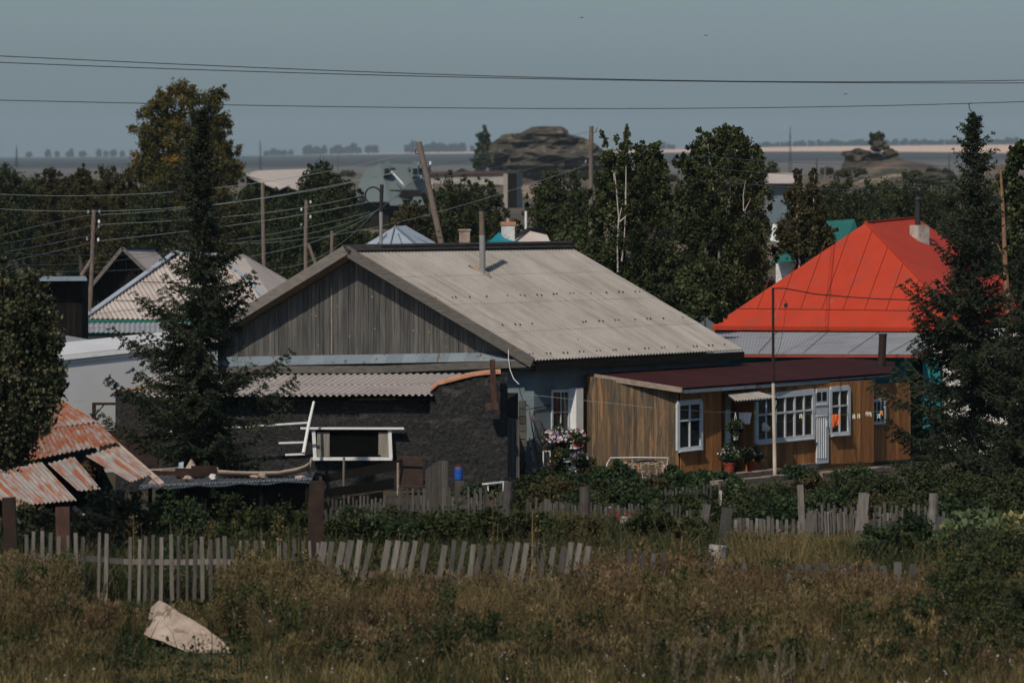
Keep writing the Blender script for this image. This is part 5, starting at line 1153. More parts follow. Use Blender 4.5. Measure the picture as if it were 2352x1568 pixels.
# blue barrel etc.
t = thing('barrel', GV(1053, 1106), 'blue plastic barrel with red rim by the slag wall', 'barrel'); yb = 136.5; bb_ = P(1053, 1103, yb)
b = MB(); b.lathe(bb_, [(.085, 0), (.1, .03), (.105, .12), (.1, .16), (.105, .2), (.1, .27), (.08, .3)], 14); b.build('body', M['blue'], t); b = MB(); b.lathe(bb_+Vector((0, 0, .295)), [(.08, 0), (.085, .03), (.05, .04)], 14); b.build('lid', M['terracotta'], t)
b = MB(); b.box(G(1055, yb, 0), .22, .2, bb_.z); b.build('stump', M['bark'], t)
t = thing('rusty_sheet', GV(942, 1125), 'rusty iron sheet standing before the slag wall', 'metal sheet'); b = MB(); b.slab([P(914, 1115, 137), P(970, 1117, 137), P(971, 1049, 137.3), P(913, 1047, 137.3)], (0, .06, 0)); b.build('sheet', M['rustiron'], t)
b = MB(); b.bar(P(913, 1048, 136.95), P(971, 1050, 136.95), .03, .05); b.bar(P(913, 1115, 136.95), P(970, 1117, 136.95), .03, .05); b.bar(P(914, 1048, 136.95), P(914, 1117, 136.95), .03, .05); b.build('rim', M['rustpost'], t)
t = MB(); t.boards(GV(977, 1138), (1, 0, 0), [(0, 0), (.55, 0), (.55, .85), (.3, .84), (.0, .62)], (.035, .05), .02, gap=.006, nrm=(0, -1, 0)); tag(t.build('slat_panel', M['picket_dark']), 'small upright panel of narrow dark slats beside the rusty sheet', 'panel')
t = thing('bench', GV(1150, 1118), 'small white bench by the slag wall garden', 'bench'); b = MB(); b.bar(P(1114, 1111, 135), P(1160, 1106, 135.5), .03, .2); b.build('seat', M['white'], t); b = MB(); b.bar(P(1121, 1112, 135), P(1121, 1128, 135), .03, .03); b.build('leg', M['white'], t); b = MB(); b.bar(P(1156, 1108, 135), P(1156, 1128, 135), .03, .03); b.build('leg', M['white'], t)
for (pts, r, lab) in (([(790, 1050), (789, 1125), (793, 1165)], .03, 'thin forked stick standing before the shed window'), ([(914, 1062), (914, 1150)], .03, 'thin pale stake left of the rusty sheet')):
    b = MB(); b.tube([P(u, v, 133) for u, v in pts], r, 6); tag(b.build('stake', M['palewood'] if r and 'pale' in lab else M['picket']), lab, 'stake')
for (u0, v0, u1, v1, y_, lab) in ((740, 1108, 925, 1078, 135, 'long dark plank lying under the shed window'), (740, 1142, 905, 1122, 132, 'long black plank behind the low slat fence'), (740, 1170, 880, 1152, 129.5, 'wide dark plank nearest the dark square post')):
    b = MB(); b.slab([P(u0, v0, y_), P(u1, v1, y_+.6), P(u1, v1-24, y_+.6), P(u0, v0-18, y_)], (0, .05, 0)); tag(b.build('plank', M['darkwood']), lab, 'plank')

# rusty gate frame behind junk roof
t = thing('gate_frame', G(290, 133), 'rusted iron gate and sheet panel in front of the trailer', 'gate'); y = 133
b = MB(); b.bar(P(216, 975, y), P(216, 928, y), .09, .09); b.bar(P(212, 927, y), P(380, 927, y), .06, .08); b.bar(P(217, 955, y), P(240, 928, y), .03, .03); b.bar(P(312, 928, y), P(312, 985, y), .06, .05); b.bar(P(365, 928, y), P(365, 985, y), .05, .05); b.bar(P(232, 985, y), P(365, 980, y), .035, .04); b.bar(P(232, 973, y), P(365, 970, y), .02, .03); b.build('frame', M['rustiron'], t)
b = MB(); b.slab([P(228, 1075, y), P(366, 1075, y), P(366, 986, y), P(228, 988, y)], (0, .04, 0)); b.build('sheet_panel', M['rustiron'], t)
# junk roof (low flat roof)
J = thing('low_shed', G(530, 126), 'low flat roofed shed with stones and junk on its dark roof', 'shed')
ja, jb, jc, jd = P(320, 1118, 122.5), P(716, 1101, 124), P(724, 1083, 128.5), P(355, 1078, 129)
b = MB(); b.corr(ja, jb, jc, jd, pitch=.13, amp=.012, samp=4, thick=.02); b.build('roof', mat('dark_roofing_felt', [(.022, .024, .026), (.05, .05, .05), (.09, .085, .08)], scale=2, bump=.3), J)
b = MB()
for k in range(12):
    a, c = ja.lerp(jb, k/12), ja.lerp(jb, (k+1)/12); b.corr(a+Vector((0, -.04, -.03+.03*math.sin(k*2))), c+Vector((0, -.04, -.03+.03*math.sin(k*2+2))), c+Vector((0, .3, .02)), a+Vector((0, .3, .02)), pitch=.07, amp=.02, samp=4)
b.build('roof_edge', M['flash'], J)
walls([(ja.x+.3, 123.3), (jb.x-.1, 124.5), (jb.x, 128.5), (ja.x+.5, 128.5)], ja.z-.12, M['darkwood'], J)
for u in (345, 470, 600, 705): b = MB(); b.bar(G(u, 122.9+(u-320)*.003), P(u, 1117-(u-320)*.04, 122.9+(u-320)*.003), .08, .08); b.build('post', M['darkwood'], J)
t = thing('trough', P(600, 1095, 126), 'long curved pale wooden trough lying across the low shed roof', 'trough')
path = [(500, 1080), (540, 1083), (590, 1084), (640, 1083), (680, 1076), (700, 1070), (712, 1062)]
vs, fsx = [], []
for i, (u, v) in enumerate(path):
    yc = 125.6
    for k in range(7):
        a = math.pi*(k/6); rr = 13 if i < 5 else 11
        vs.append(P(u, v+rr*math.sin(a)*.95, yc+.30*math.cos(a)*-1))
for i in range(len(path)-1):
    for k in range(6): a = i*7+k; fsx.append((a, a+1, a+8, a+7))
b = MB(); b.add(vs, fsx, .6); o = b.build('shell', M['palewood'], t, smooth=True); s = o.modifiers.new('t', 'SOLIDIFY'); s.thickness = .03
b = MB(); b.tube([P(712, 1090, 125.6), P(710, 1075, 125.6), P(716, 1050, 125.6)], [.035, .04, .02], 7); b.build('end_lip', M['palewood'], t)
for i, (u, v, ru, rv, y_, m, lab) in enumerate([(430, 1098, 11, 6, 124.3, 'stone', 'round tan stone on the low shed roof beside the rusty boxes'), (488, 1095, 8, 8, 124.3, 'limewash', 'white angular stone on the low shed roof'), (586, 1094, 12, 4, 124.6, 'stone', 'flat pinkish stone under the trough'), (603, 1093, 10, 7, 124.6, 'stone', 'larger stone propping the trough'), (689, 1097, 12, 6, 124.6, 'brick', 'orange stone at the right end of the low roof'), (352, 1108, 9, 6, 123.2, 'brick', 'brown stone at the left corner of the low roof')]):
    b = MB(); k = y_/F; b.blob(P(u, v, y_), ru*k, ru*k, rv*k, .22, i*3+1, 2); tag(b.build('stone', M[m]), lab, 'stone')
for (u0, u1, v0, v1, y_, lab) in ((403, 462, 1076, 1094, 125.5, 'open rusty tin box on the low shed roof left'), (440, 497, 1070, 1092, 126.3, 'larger rusty tin box on the low shed roof right'), (345, 402, 1081, 1098, 126.8, 'dark low rusty tin tray beside the stripe of rust roof')):
    t = MB(); a = [P(u0, v1, y_), P(u1, v1, y_), P(u1, v1-1, y_+.5), P(u0, v1-1, y_+.5)]; h_ = Vector((0, 0, (v1-v0)*y_/F))
    for i in range(4): t.bar((a[i]+a[(i+1) % 4])/2*1.0-(a[(i+1) % 4]-a[i])/2+h_/2, (a[i]+a[(i+1) % 4])/2+(a[(i+1) % 4]-a[i])/2+h_/2, h_.z, .02, (a[(i+1) % 4]-a[i]).cross(Vector((0, 0, 1))))
    t.slab(a, (0, 0, .01)); tag(t.build('tin_box', M['rustiron']), lab, 'box')
t = MB(); t.hexa([P(424, 1078, 127), P(454, 1078, 127), P(438, 1054, 127.2)], [P(428, 1078, 127.3), P(456, 1078, 127.3), P(441, 1054, 127.4)]); tag(t.build('triangular_offcut', M['palewood']), 'pale triangular board offcut standing on the low shed roof', 'offcut')
t = MB(); t.hexa([P(409, 1076, 126.9), P(420, 1078, 126.9), P(422, 1060, 127), P(411, 1062, 127)], [P(409, 1076, 127), P(420, 1078, 127), P(422, 1060, 127.1), P(411, 1062, 127.1)]); tag(t.build('tin_scrap', M['flash']), 'small blue grey tin scrap beside the triangular offcut', 'scrap')
t = MB(); t.bar(P(345, 1079, 127.5), P(500, 1075, 128), .05, .1); t.bar(P(370, 1080, 127), P(420, 1075, 127.4), .08, .08); tag(t.build('batten', M['palewood']), 'long pale batten lying behind the rusty boxes', 'batten')

# rust roofed shed bottom left ------------------------------------------
Q = thing('rusty_shed', G(120, 120), 'collapsing shed under rust streaked corrugated sheets at the lower left', 'shed')
# upper slope
rows_ = [([(-60, 1085), (272, 1016), (215, 962), (-60, 985)], 119, 121.8, 'rust_roof', .0), ([(-60, 990), (218, 964), (150, 902), (-60, 905)], 121.8, 124.6, 'rust_roof', .04)]
b = MB()
def sheet(pts, ys_, seed=0, pitch=.10, amp=.018, lift=0):
    A, B, C, D = [P(u, v, y_) for (u, v), y_ in zip(pts, ys_)]
    b.corr(A+Vector((0, 0, lift)), B+Vector((0, 0, lift)), C, D, pitch=pitch, amp=amp, samp=5, thick=.008)
sheet([(-60, 1085), (272, 1018), (222, 966), (-60, 1000)], (118.5, 119.5, 122.5, 121.5), lift=.03)
sheet([(-60, 1008), (224, 968), (118, 903), (-60, 930)], (121.3, 122.2, 126, 125))
b.build('upper_roof', M['rust_roof'], Q)
b = MB()
sheet([(20, 1165), (176, 1150), (95, 1060), (-60, 1090)], (115.8, 116.5, 119, 118), lift=.02); b.build('loose_sheet', M['rust_sheet'], Q)
b = MB(); sheet([(180, 1132), (232, 1128), (170, 1048), (110, 1064)], (116.5, 116.6, 119, 119), lift=.05); b.build('loose_sheet', M['rust_sheet'], Q)
b = MB(); sheet([(300, 1112), (345, 1096), (265, 1022), (196, 1046)], (117, 117.4, 119.6, 119.4), lift=.05); b.build('loose_sheet', M['rust_sheet'], Q)
b = MB(); b.bar(P(372, 1112, 117), P(262, 1016, 120), .12, .05, Vector((-.3, -.6, 1))); b.bar(P(345, 1090, 117.6), P(250, 1010, 120.2), .04, .06, Vector((0, -.6, 1))); b.build('rake_board', M['palewood'], Q)
b = MB(); b.hexa([G(-60, 119.6), G(240, 120.2), G(300, 127), G(-60, 127)], [P(-60, 1095, 119.6), P(235, 1050, 120.2), P(200, 1000, 126), P(-60, 960, 126)]); b.build('wall', M['darkwood'], Q)
b = MB(); b.tube([P(170, 1165, 117), P(215, 1205, 116.5)], .05, 7); b.build('fallen_rafter', M['palewood'], Q)
# blobs of straw under broken sheets
p, v = lobe_points([fs(205, 1085, 119.5, 26, 24)], 1500); npquads('straw_stuffing', leafquads(p, .06, 3), M['dry'], Q, v)

# ------------------------------------------------------------------ red roofed house
RH = thing('house', G(2010, 166), 'house with large bright red hip roof and white chimney', 'house')
A, B, C, D = P(1636, 748, 168.5), P(2218, 752, 161.5), P(2420, 722, 172), P(1800, 700, 182)
T0, T1 = P(1988, 512, 169.5), P(2107, 501, 174.5)
hiproof(A, B, C, D, T0, T1, M['red'], RH)
seams = []
nf = (B-A).cross(T0-A).normalized(); nf = nf if nf.z > 0 else -nf
def onpl(u, v, O_, n): d = Vector(((u-CU)/F, 1, -(v-HV)/F)); c = Vector((0, 0, CH)); t_ = (O_-c).dot(n)/d.dot(n); return c+d*t_
s = MB()
for (u0, v0, u1, v1) in [(1740, 709, 1768, 638), (1790, 709, 1829, 602), (1839, 710, 1891, 568), (1888, 711, 1951, 534), (1937, 711, 2003, 531), (1986, 712, 2039, 568), (2036, 712, 2075, 603), (2085, 713, 2111, 643), (2134, 713, 2150, 680)]:
    s.bar(onpl(u0, v0, A, nf)+nf*.006, onpl(u1, v1, A, nf)+nf*.006, .012, .028, nf)
s.bar(onpl(1690, 709, A, nf)+nf*.012, onpl(2183, 715, A, nf)+nf*.012, .014, .02, nf)
s.build('roof_seam', M['redseam'], RH)
n2 = (C-B).cross(T0-B).normalized(); n2 = n2 if n2.z > 0 else -n2
s = MB(); s.bar(onpl(2030, 512, T0, n2)+n2*.01, onpl(2130, 640, T0, n2)+n2*.01, .03, .02, n2); s.bar(T0+Vector((0, 0, .02)), B+Vector((0, 0, .02)), .06, .04, Vector((0.3, -.3, 1))); s.bar(T0+Vector((0, 0, .02)), T1+Vector((0, 0, .02)), .08, .05, Vector((0, 0, 1))); s.build('hip_cap', M['red'], RH)
b = MB(); b.bar(A+Vector((0, .05, -.1)), B+Vector((0, .05, -.1)), .05, .06); b.build('eave_trim', M['red'], RH)
b = MB(); b.bar(A+Vector((0.1, .15, -.24)), B+Vector((0, .15, -.24)), .22, .05); b.bar(B+Vector((0, .15, -.2)), C+Vector((0, .15, -.2)), .2, .05); b.build('fascia', M['darkwood'], RH)
walls([(A.x+.6, 169), (B.x-.5, 162.6), (C.x-.5, 172), (D.x+.6, 181)], A.z-.15, M['limewash'], RH)
# chimney
cp = onpl(2112, 560, T0, n2)
b = MB(); b.box(Vector((cp.x, cp.y, cp.z-.5)), .42, .42, P(0, 517, cp.y).z-cp.z+.5, .6); rc = b.build('chimney', M['oldlime'], RH)
b = MB(); b.tube([P(2108, 520, cp.y), P(2108, 456, cp.y)], .085, 12); b.build('flue_pipe', M['blacksteel'], rc)
b = MB(); b.lathe(P(2109, 460, cp.y), [(.08, 0), (.13, .02), (.11, .08), (.05, .12)], 12); b.build('flue_cap', M['blacksteel'], rc)
b = MB(); b.slab([onpl(2073, 541, T0, n2), onpl(2115, 574, T0, n2), onpl(2122, 560, T0, n2), onpl(2085, 528, T0, n2)], n2*.05); b.build('mortar_flashing', M['oldlime'], rc)
b = MB(); b.tube([P(2004, 514, 170), P(2003, 496, 170)], .04, 8); b.build('vent_pipe', M['blacksteel'], RH)
# lower grey roof of the red house
G_ = thing('veranda', G(1900, 160), 'grey corrugated veranda roof below the red roof', 'veranda')
a0, a1, a2, a3 = P(1640, 812, 157.5), P(2108, 813, 155.5), P(2170, 764, 161.8), P(1640, 762, 166.5)
b = MB(); b.corr(a0, a1, a2, a3, pitch=.1, amp=.008, samp=4, rows=1); b.build('roof', M['greymetal'], G_)
b = MB()
for q_ in (.22, .44, .66, .86): b.bar(a0.lerp(a1, q_)+Vector((0, 0, .03)), a3.lerp(a2, q_+.06)+Vector((0, 0, .015)), .01, .01)
b.build('lap_line', M['darkwood'], G_)
b = MB(); b.bar(a0+Vector((0, 0, -.06)), a1+Vector((0, 0, -.06)), .07, .05); b.bar(a1+Vector((0, 0, -.04)), P(2155, 795, 157.5), .07, .05); b.build('fascia', M['terracotta'], G_)
walls([(a0.x+.2, 158.5), (a1.x-.3, 156.5), (a2.x-.2, 162.5), (a3.x+.2, 167)], a0.z-.1, M['tealwall'], G_)
h = thing('house_wing', G(2220, 158), 'white and teal house wing behind the right spruce', 'house')
walls([(P(2135, 0, 157).x, 157), (P(2400, 0, 155).x, 155), (P(2420, 0, 165).x, 165), (P(2150, 0, 165).x, 165)], P(0, 775, 157).z, M['limewash'], h)
b = MB(); b.slab([P(2120, 985, 156.6), P(2160, 985, 156.6), P(2160, 822, 156.6), P(2120, 822, 156.6)], (0, .2, 0)); b.build('door', M['tealwall'], h)
b = MB(); b.slab([P(2230, 960, 156.1), P(2262, 960, 156.1), P(2262, 840, 156.1), P(2230, 840, 156.1)], (0, .2, 0)); b.build('window', M['glass'], h)
# pale knots and one pale strip on the gable boards
b = MB()
for (u, v) in ((775, 703), (855, 681), (861, 755), (803, 772), (731, 792), (726, 725), (680, 768), (715, 722), (950, 759), (1025, 775), (1025, 796), (986, 762)):
    c = onplane(u, v, O+gn*.042, gn); b.blob(c, R(.012, .022), .006, R(.016, .026), .1, 2, 1)
b.build('knot', M['palewood'], H)['kind'] = 'stuff'
b = MB(); p0, p1 = onplane(762, 662, O+gn*.045, gn), onplane(762, 812, O+gn*.045, gn); b.bar(p0, p1, .022, .012, gn); b.build('cover_strip', M['palewood'], H)
# ------------------------------------------------------------------ utility poles and wires
def upole(u0, v0, u1, v1, w, y, lab, ins=(), m='pole', brace=None, base=True):
    top = P(u0, v0, y); t0 = P(u1, v1, y); d = (t0-top); k = (top.z)/(top.z-t0.z) if base else 1; bot = top+d*k
    t = thing('utility_pole', bot, lab, 'utility pole'); r = w/2*y/F
    b = MB(); n = 7; b.tube([bot.lerp(top, i/n)+Vector((R(-.015, .015), 0, 0)) for i in range(n+1)], [r*1.12-.12*r*i/n for i in range(n+1)], 10); b.build('shaft', M[m], t)
    for (du, v, c) in ins:
        b = MB(); uu = u0+(u1-u0)*(v-v0)/(v1-v0); p = P(uu, v, y); s = 1 if du > 0 else -1
        b.tube([p, p+Vector((s*.14, 0, -.05)), p+Vector((s*.20, 0, -.02)), p+Vector((s*.2, 0, .08))], .016, 5); hk = b.build('hook', M['blacksteel'], t)
        b = MB(); b.lathe(p+Vector((s*.2, 0, .05)), [(.03, 0), (.05, .03), (.035, .06), (.045, .09), (.02, .13)], 8); b.build('insulator', M['ceramic'] if c else M['flash'], t)
    if brace:
        b = MB(); b.tube([P(*brace[0], y), P(*brace[1], y)+Vector((0, 0, 0))], [r*.9, r*.95], 8); b.build('brace', M[m], t)
    return t
upole(962, 326, 1015, 566, 13.5, 190, 'leaning wooden utility pole behind the house ridge', [(-1, 350, 0), (1, 383, 1), (-1, 385, 0), (-1, 415, 0)])
q = MB()
for v in (531, 545): c = P(962+53*(v-326)/240, v, 190); q.tube([c+Vector((-.11, -.02, 0)), c+Vector((0, -.12, 0)), c+Vector((.11, -.02, .0))], .014, 5)
tag(q.build('wire_strap', M['blacksteel']), 'twisted black wire strap on the leaning utility pole', 'strap')
upole(603, 420, 607, 616, 9, 235, 'plain straight utility pole right of the left spruce')
upole(703, 460, 702, 626, 8.5, 250, 'utility pole with insulators left of the gable', [(1, 470, 1), (-1, 487, 1), (1, 504, 1), (-1, 522, 0)], brace=((708, 560), (725, 606)))
upole(763, 530, 761, 592, 8, 240, 'short stub utility pole just left of the roof apex')
upole(216, 482, 208, 683, 9.5, 205, 'utility pole with glass insulators at the far left', [(-1, 494, 0), (1, 493, 0), (1, 516, 1), (1, 528, 0), (-1, 556, 0), (1, 558, 1)], brace=((214, 590), (187, 633)))
upole(1358, 290, 1357, 512, 10, 220, 'tall straight utility pole between rock and birch', [(1, 302, 0), (-1, 378, 0)])
t = upole(2322, 545, 2324, 700, 5, 175, 'slim grey pole at the right edge behind the pines')
for i, (u, vt, vb) in enumerate([(776, 362, 395), (1050+845, 385, 420)]): upole(u, vt, u, vb, 3, 700, ['tiny distant pole behind the dark tree', 'tiny distant pole on the brown hill'][i], base=False)
def wire(pts, y0, y1, m, lab, r=.011, group=None):
    b = MB(); n = len(pts); u0, u1 = pts[0][0], pts[-1][0]
    us = np.linspace(u0, u1, 26); xs = [p[0] for p in pts]; vs_ = [p[1] for p in pts]
    if len(pts) >= 3:
        co_ = np.polyfit(np.array(xs)/1000, vs_, min(len(pts)-1, 3)); v_ = np.polyval(co_, us/1000)
    else: v_ = np.interp(us, xs, vs_)+3*np.sin(np.linspace(0, np.pi, 26))
    if u1 < u0: us, v_ = us, v_
    b.tube([P(u, v, y0+(y1-y0)*i/25) for i, (u, v) in enumerate(zip(us, v_))], r, 4, cap=False)
    tag(b.build('power_cable', m), lab, 'cable', group)
dk, pl = M['wiredark'], M['wire']
wire([(-20, 128), (600, 156), (1200, 177), (1800, 188), (2380, 184)], 118, 124, dk, 'topmost dark cable across the whole sky', .012)
wire([(-20, 143), (600, 165), (1200, 181), (1800, 189), (2380, 191)], 118, 124, dk, 'second dark cable just under the topmost across the sky', .012)
wire([(-20, 230), (600, 242), (1300, 251), (1800, 246), (2380, 233)], 118, 124, dk, 'single lower dark cable across the whole sky', .011)
gl = 'thin wires strung over the left roofs'
LW = [([(0, 446), (150, 450), (370, 443), (600, 418), (800, 385), (946, 350)], 205, 190, 'highest pale wire over the left wood rising to the leaning pole'),
      ([(0, 480), (150, 485), (230, 485), (430, 475), (690, 442), (960, 383)], 205, 190, 'pale wire passing just over the far left pole top'),
      ([(229, 493), (430, 478), (635, 450), (800, 418), (958, 385)], 205, 190, 'pale wire from far left pole top toward the leaning pole'),
      ([(226, 516), (376, 508), (632, 486), (705, 475), (957, 412)], 205, 190, 'pale wire from the white insulator of the far left pole'),
      ([(228, 553), (403, 534), (632, 503), (860, 461)], 205, 200, 'pale wire from the lower bracket of the far left pole'),
      ([(0, 541), (100, 516), (208, 494)], 165, 205, 'upper pale wire reaching the far left pole from the left edge'),
      ([(0, 560), (100, 543), (208, 518)], 165, 205, 'second pale wire reaching the far left pole from the left edge'),
      ([(0, 581), (100, 563), (208, 540)], 165, 205, 'third pale wire reaching the far left pole from the left edge'),
      ([(0, 604), (100, 583), (208, 558)], 165, 205, 'fourth pale wire reaching the far left pole from the left edge'),
      ([(0, 581), (150, 585), (387, 582)], 175, 185, 'upper slack wire in front of the gabled shed'),
      ([(0, 606), (150, 607), (376, 583)], 175, 185, 'middle slack wire in front of the gabled shed'),
      ([(0, 617), (150, 623), (376, 614), (560, 590)], 175, 185, 'lowest slack wire in front of the gabled shed'),
      ([(60, 722), (190, 723), (340, 706), (470, 694)], 175, 182, 'thin wire across the long pale corrugated roof'),
      ([(500, 603), (640, 575), (710, 560), (870, 480), (945, 418)], 210, 190, 'wire climbing from the left spruce to the low hook of the leaning pole'),
      ([(520, 560), (690, 540), (850, 491), (876, 478)], 210, 150, 'wire ending at the mast with the hoop on the ridge'),
      ([(520, 552), (690, 525), (850, 486)], 215, 190, 'wire just above the one ending at the hoop mast'),
      ([(640, 615), (760, 575), (860, 487)], 215, 150, 'steep wire from left roofs to the hoop mast'),
      ([(545, 560), (760, 541), (1030, 480), (1150, 445), (1352, 378)], 215, 220, 'pale wire crossing behind the chimney pipe to the tall straight pole'),
      ([(980, 429), (1150, 402), (1352, 353)], 190, 220, 'pale wire from the leaning pole to the tall pole lower middle'),
      ([(975, 412), (1150, 382), (1352, 326)], 190, 220, 'pale wire from the leaning pole to the tall pole upper middle'),
      ([(975, 384), (1150, 352), (1352, 302)], 190, 220, 'pale wire from the leaning pole to the tall pole top'),
      ([(1595, 357), (1876, 376), (2187, 381)], 150, 190, 'highest thin wire behind the right spruce'),
      ([(1602, 383), (1895, 405), (2187, 409)], 150, 190, 'middle thin wire behind the right spruce'),
      ([(1602, 412), (1895, 434), (2187, 436)], 150, 190, 'lowest thin wire behind the right spruce')]
for (p, a, c, lab) in LW: wire(p, a, c, pl, lab, .0085)
# birds
for (u, v, lab) in ((1336, 41, 'tiny dark bird high in the middle of the sky'), (1621, 82, 'tiny dark bird in the sky right of centre'), (1942, 216, 'tiny dark bird below the cables on the right')):
    b = MB(); y = 200; c = P(u, v, y); b.blob(c, .035, .02, .02, .1, 1, 1); b.add([c, c+Vector((.11, 0, .04)), c+Vector((.04, .03, 0)), c+Vector((-.11, 0, .03)), c+Vector((-.04, .03, 0))], [(0, 1, 2), (0, 4, 3)])
    tag(b.build('bird', M['blacksteel']), lab, 'bird')

# ------------------------------------------------------------------ near trees
def spruce(u, y, vtop, vb0, spread, lab, seed, dens=1.0, lean=0.0, low=None, sag=0.2, trunk_r=.11):
    """spread(t): half width in photo units at t=0 top .. 1 bottom (list of points)"""
    rng = np.random.default_rng(seed); rnd_ = random.Random(seed)
    base = G(u, y); t = thing('spruce_tree', base, lab, 'tree'); k = y/F
    top = P(u+lean, vtop, y); bot = P(u, vb0, y)
    b = MB(); n = 12; path = [base.lerp(top, i/n)+Vector((.05*math.sin(i*1.3+seed), .05*math.cos(i), 0))*(0 if i in (0, n) else 1) for i in range(n+1)]
    b.tube(path, [trunk_r*(1-i/n)+.012 for i in range(n+1)], 8); b.build('trunk', M['spruce_bark'], t)
    axis = lambda q: (lambda f: path[int(min(n-1, f*n))].lerp(path[int(min(n-1, f*n))+1], f*n-int(min(n-1, f*n))))(max(0, min(1, q)))
    H_ = top.z; pts, nr, dirs, vals = [], [], [], []; tw = MB()
    z = bot.z; 
    while z < H_-.12:
        tt = (H_-z)/(H_-bot.z); sp_ = np.interp(tt, [s[0] for s in spread], [s[1] for s in spread])*k
        nb = 4+int(3*rng.random())
        dk = rng.normal(size=(int(260*(.6+.75*tt)*dens), 3))*np.array([1, 1, .06]); dk[:, :2] *= (.05+sp_*.30)*.6; oo = axis(z/H_); pts.append(dk+np.array(oo)); dirs.append(unit(len(dk), rng)); vals.append(rng.random(len(dk))*.35)
        for j in range(nb):
            th_ = rng.uniform(0, 2*np.pi); L_ = sp_*rng.choice([.55, .75, .95, 1.15])*rng.uniform(.9, 1.1)
            if rng.random() < .09: L_ *= .45
            if L_ < .06: L_ = .06
            o = axis(z/H_+rng.uniform(-.01, .01)); d = Vector((math.cos(th_), math.sin(th_), 0))
            m_ = 7; bp = []
            for i in range(m_+1):
                s_ = i/m_; zz = (.35*(1-tt)*s_ - sag*tt*math.sin(s_*2.2) + .22*s_*s_*s_)*L_
                bp.append(o+d*L_*s_+Vector((0, 0, zz)))
            tw.tube(bp, [.022*(1-.85*i/m_)*min(1, L_+.3) for i in range(m_+1)], 4, cap=False)
            cv = rng.random()
            # needle clusters along branch and side twigs
            nt_ = max(6, int(L_*15))
            for i in range(nt_):
                s_ = (i+rng.random())/nt_; s_ = .12+.88*s_; f_ = s_*m_; i0 = min(m_-1, int(f_)); p0 = bp[i0].lerp(bp[i0+1], f_-i0)
                side = Vector((-d.y, d.x, 0))*(1 if i % 2 else -1); l2 = L_*(.34*(1-s_)+.10)*rng.uniform(.6, 1.2); l2 = max(.07, min(l2, .42))
                e = (d*.75+side*.8+Vector((0, 0, -.25*tt+rng.uniform(-.15, .2)))).normalized()
                nn = max(6, int(l2*105*dens)); q = rng.random(nn)
                P0 = np.array(p0)[None, :]+np.array(e)[None, :]*(q*l2)[:, None]+rng.normal(size=(nn, 3))*.019
                P0[:, 2] -= (q**2)*l2*.25
                pts.append(P0); dirs.append(np.tile(np.array(e), (nn, 1))); vals.append(np.full(nn, cv*.5)+rng.random(nn)*.5)
        z += rng.uniform(.12, .22)*(1 if tt > .15 else .8)
    pts = np.concatenate(pts); dirs = np.concatenate(dirs); vals = np.concatenate(vals); n_ = len(pts)
    a = dirs+rng.normal(size=(n_, 3))*.55; a /= np.linalg.norm(a, axis=1)[:, None]; bb = np.cross(a, unit(n_, rng)); bb /= np.linalg.norm(bb, axis=1)[:, None]
    s_ = rng.uniform(.6, 1.3, n_)[:, None]; a = a*s_*.045; bb = bb*s_*.015
    npquads('needles', np.stack([pts-a, pts+bb, pts+a, pts-bb], axis=1), M['needles'], t, vals)
    tw.build('branches', M['spruce_bark'], t)
    return t
spruce(466, 131, 246, 1085, [(0, 3), (.06, 20), (.14, 44), (.22, 62), (.36, 80), (.45, 95), (.52, 125), (.58, 165), (.7, 185), (.85, 200), (1, 150)], 'tall dark spruce standing left of the big gabled house', 5, 1.15, lean=-2)
spruce(2243, 137, 255, 1130, [(0, 3), (.04, 22), (.09, 40), (.16, 52), (.25, 66), (.33, 80), (.42, 105), (.52, 140), (.62, 175), (.75, 225), (.88, 240), (1, 235)], 'tall dark spruce in front of the red house on the right', 9, 1.15, lean=-6)
spruce(2352, 134, 560, 1120, [(0, 10), (.3, 60), (.6, 110), (1, 150)], 'smaller dark spruce cut by the right edge', 12, 1.0)
# crown shoot above the right spruce
b = MB(); b.tube([P(2237, 262, 137), P(2228, 252, 137), P(2225, 240, 137), P(2231, 236, 137)], .012, 5); o = b.build('crown_shoot', M['spruce_bark'], [x for x in bpy.data.objects if x.name.startswith('spruce_tree') and x.get('label', '').startswith('tall dark spruce in front')][0])
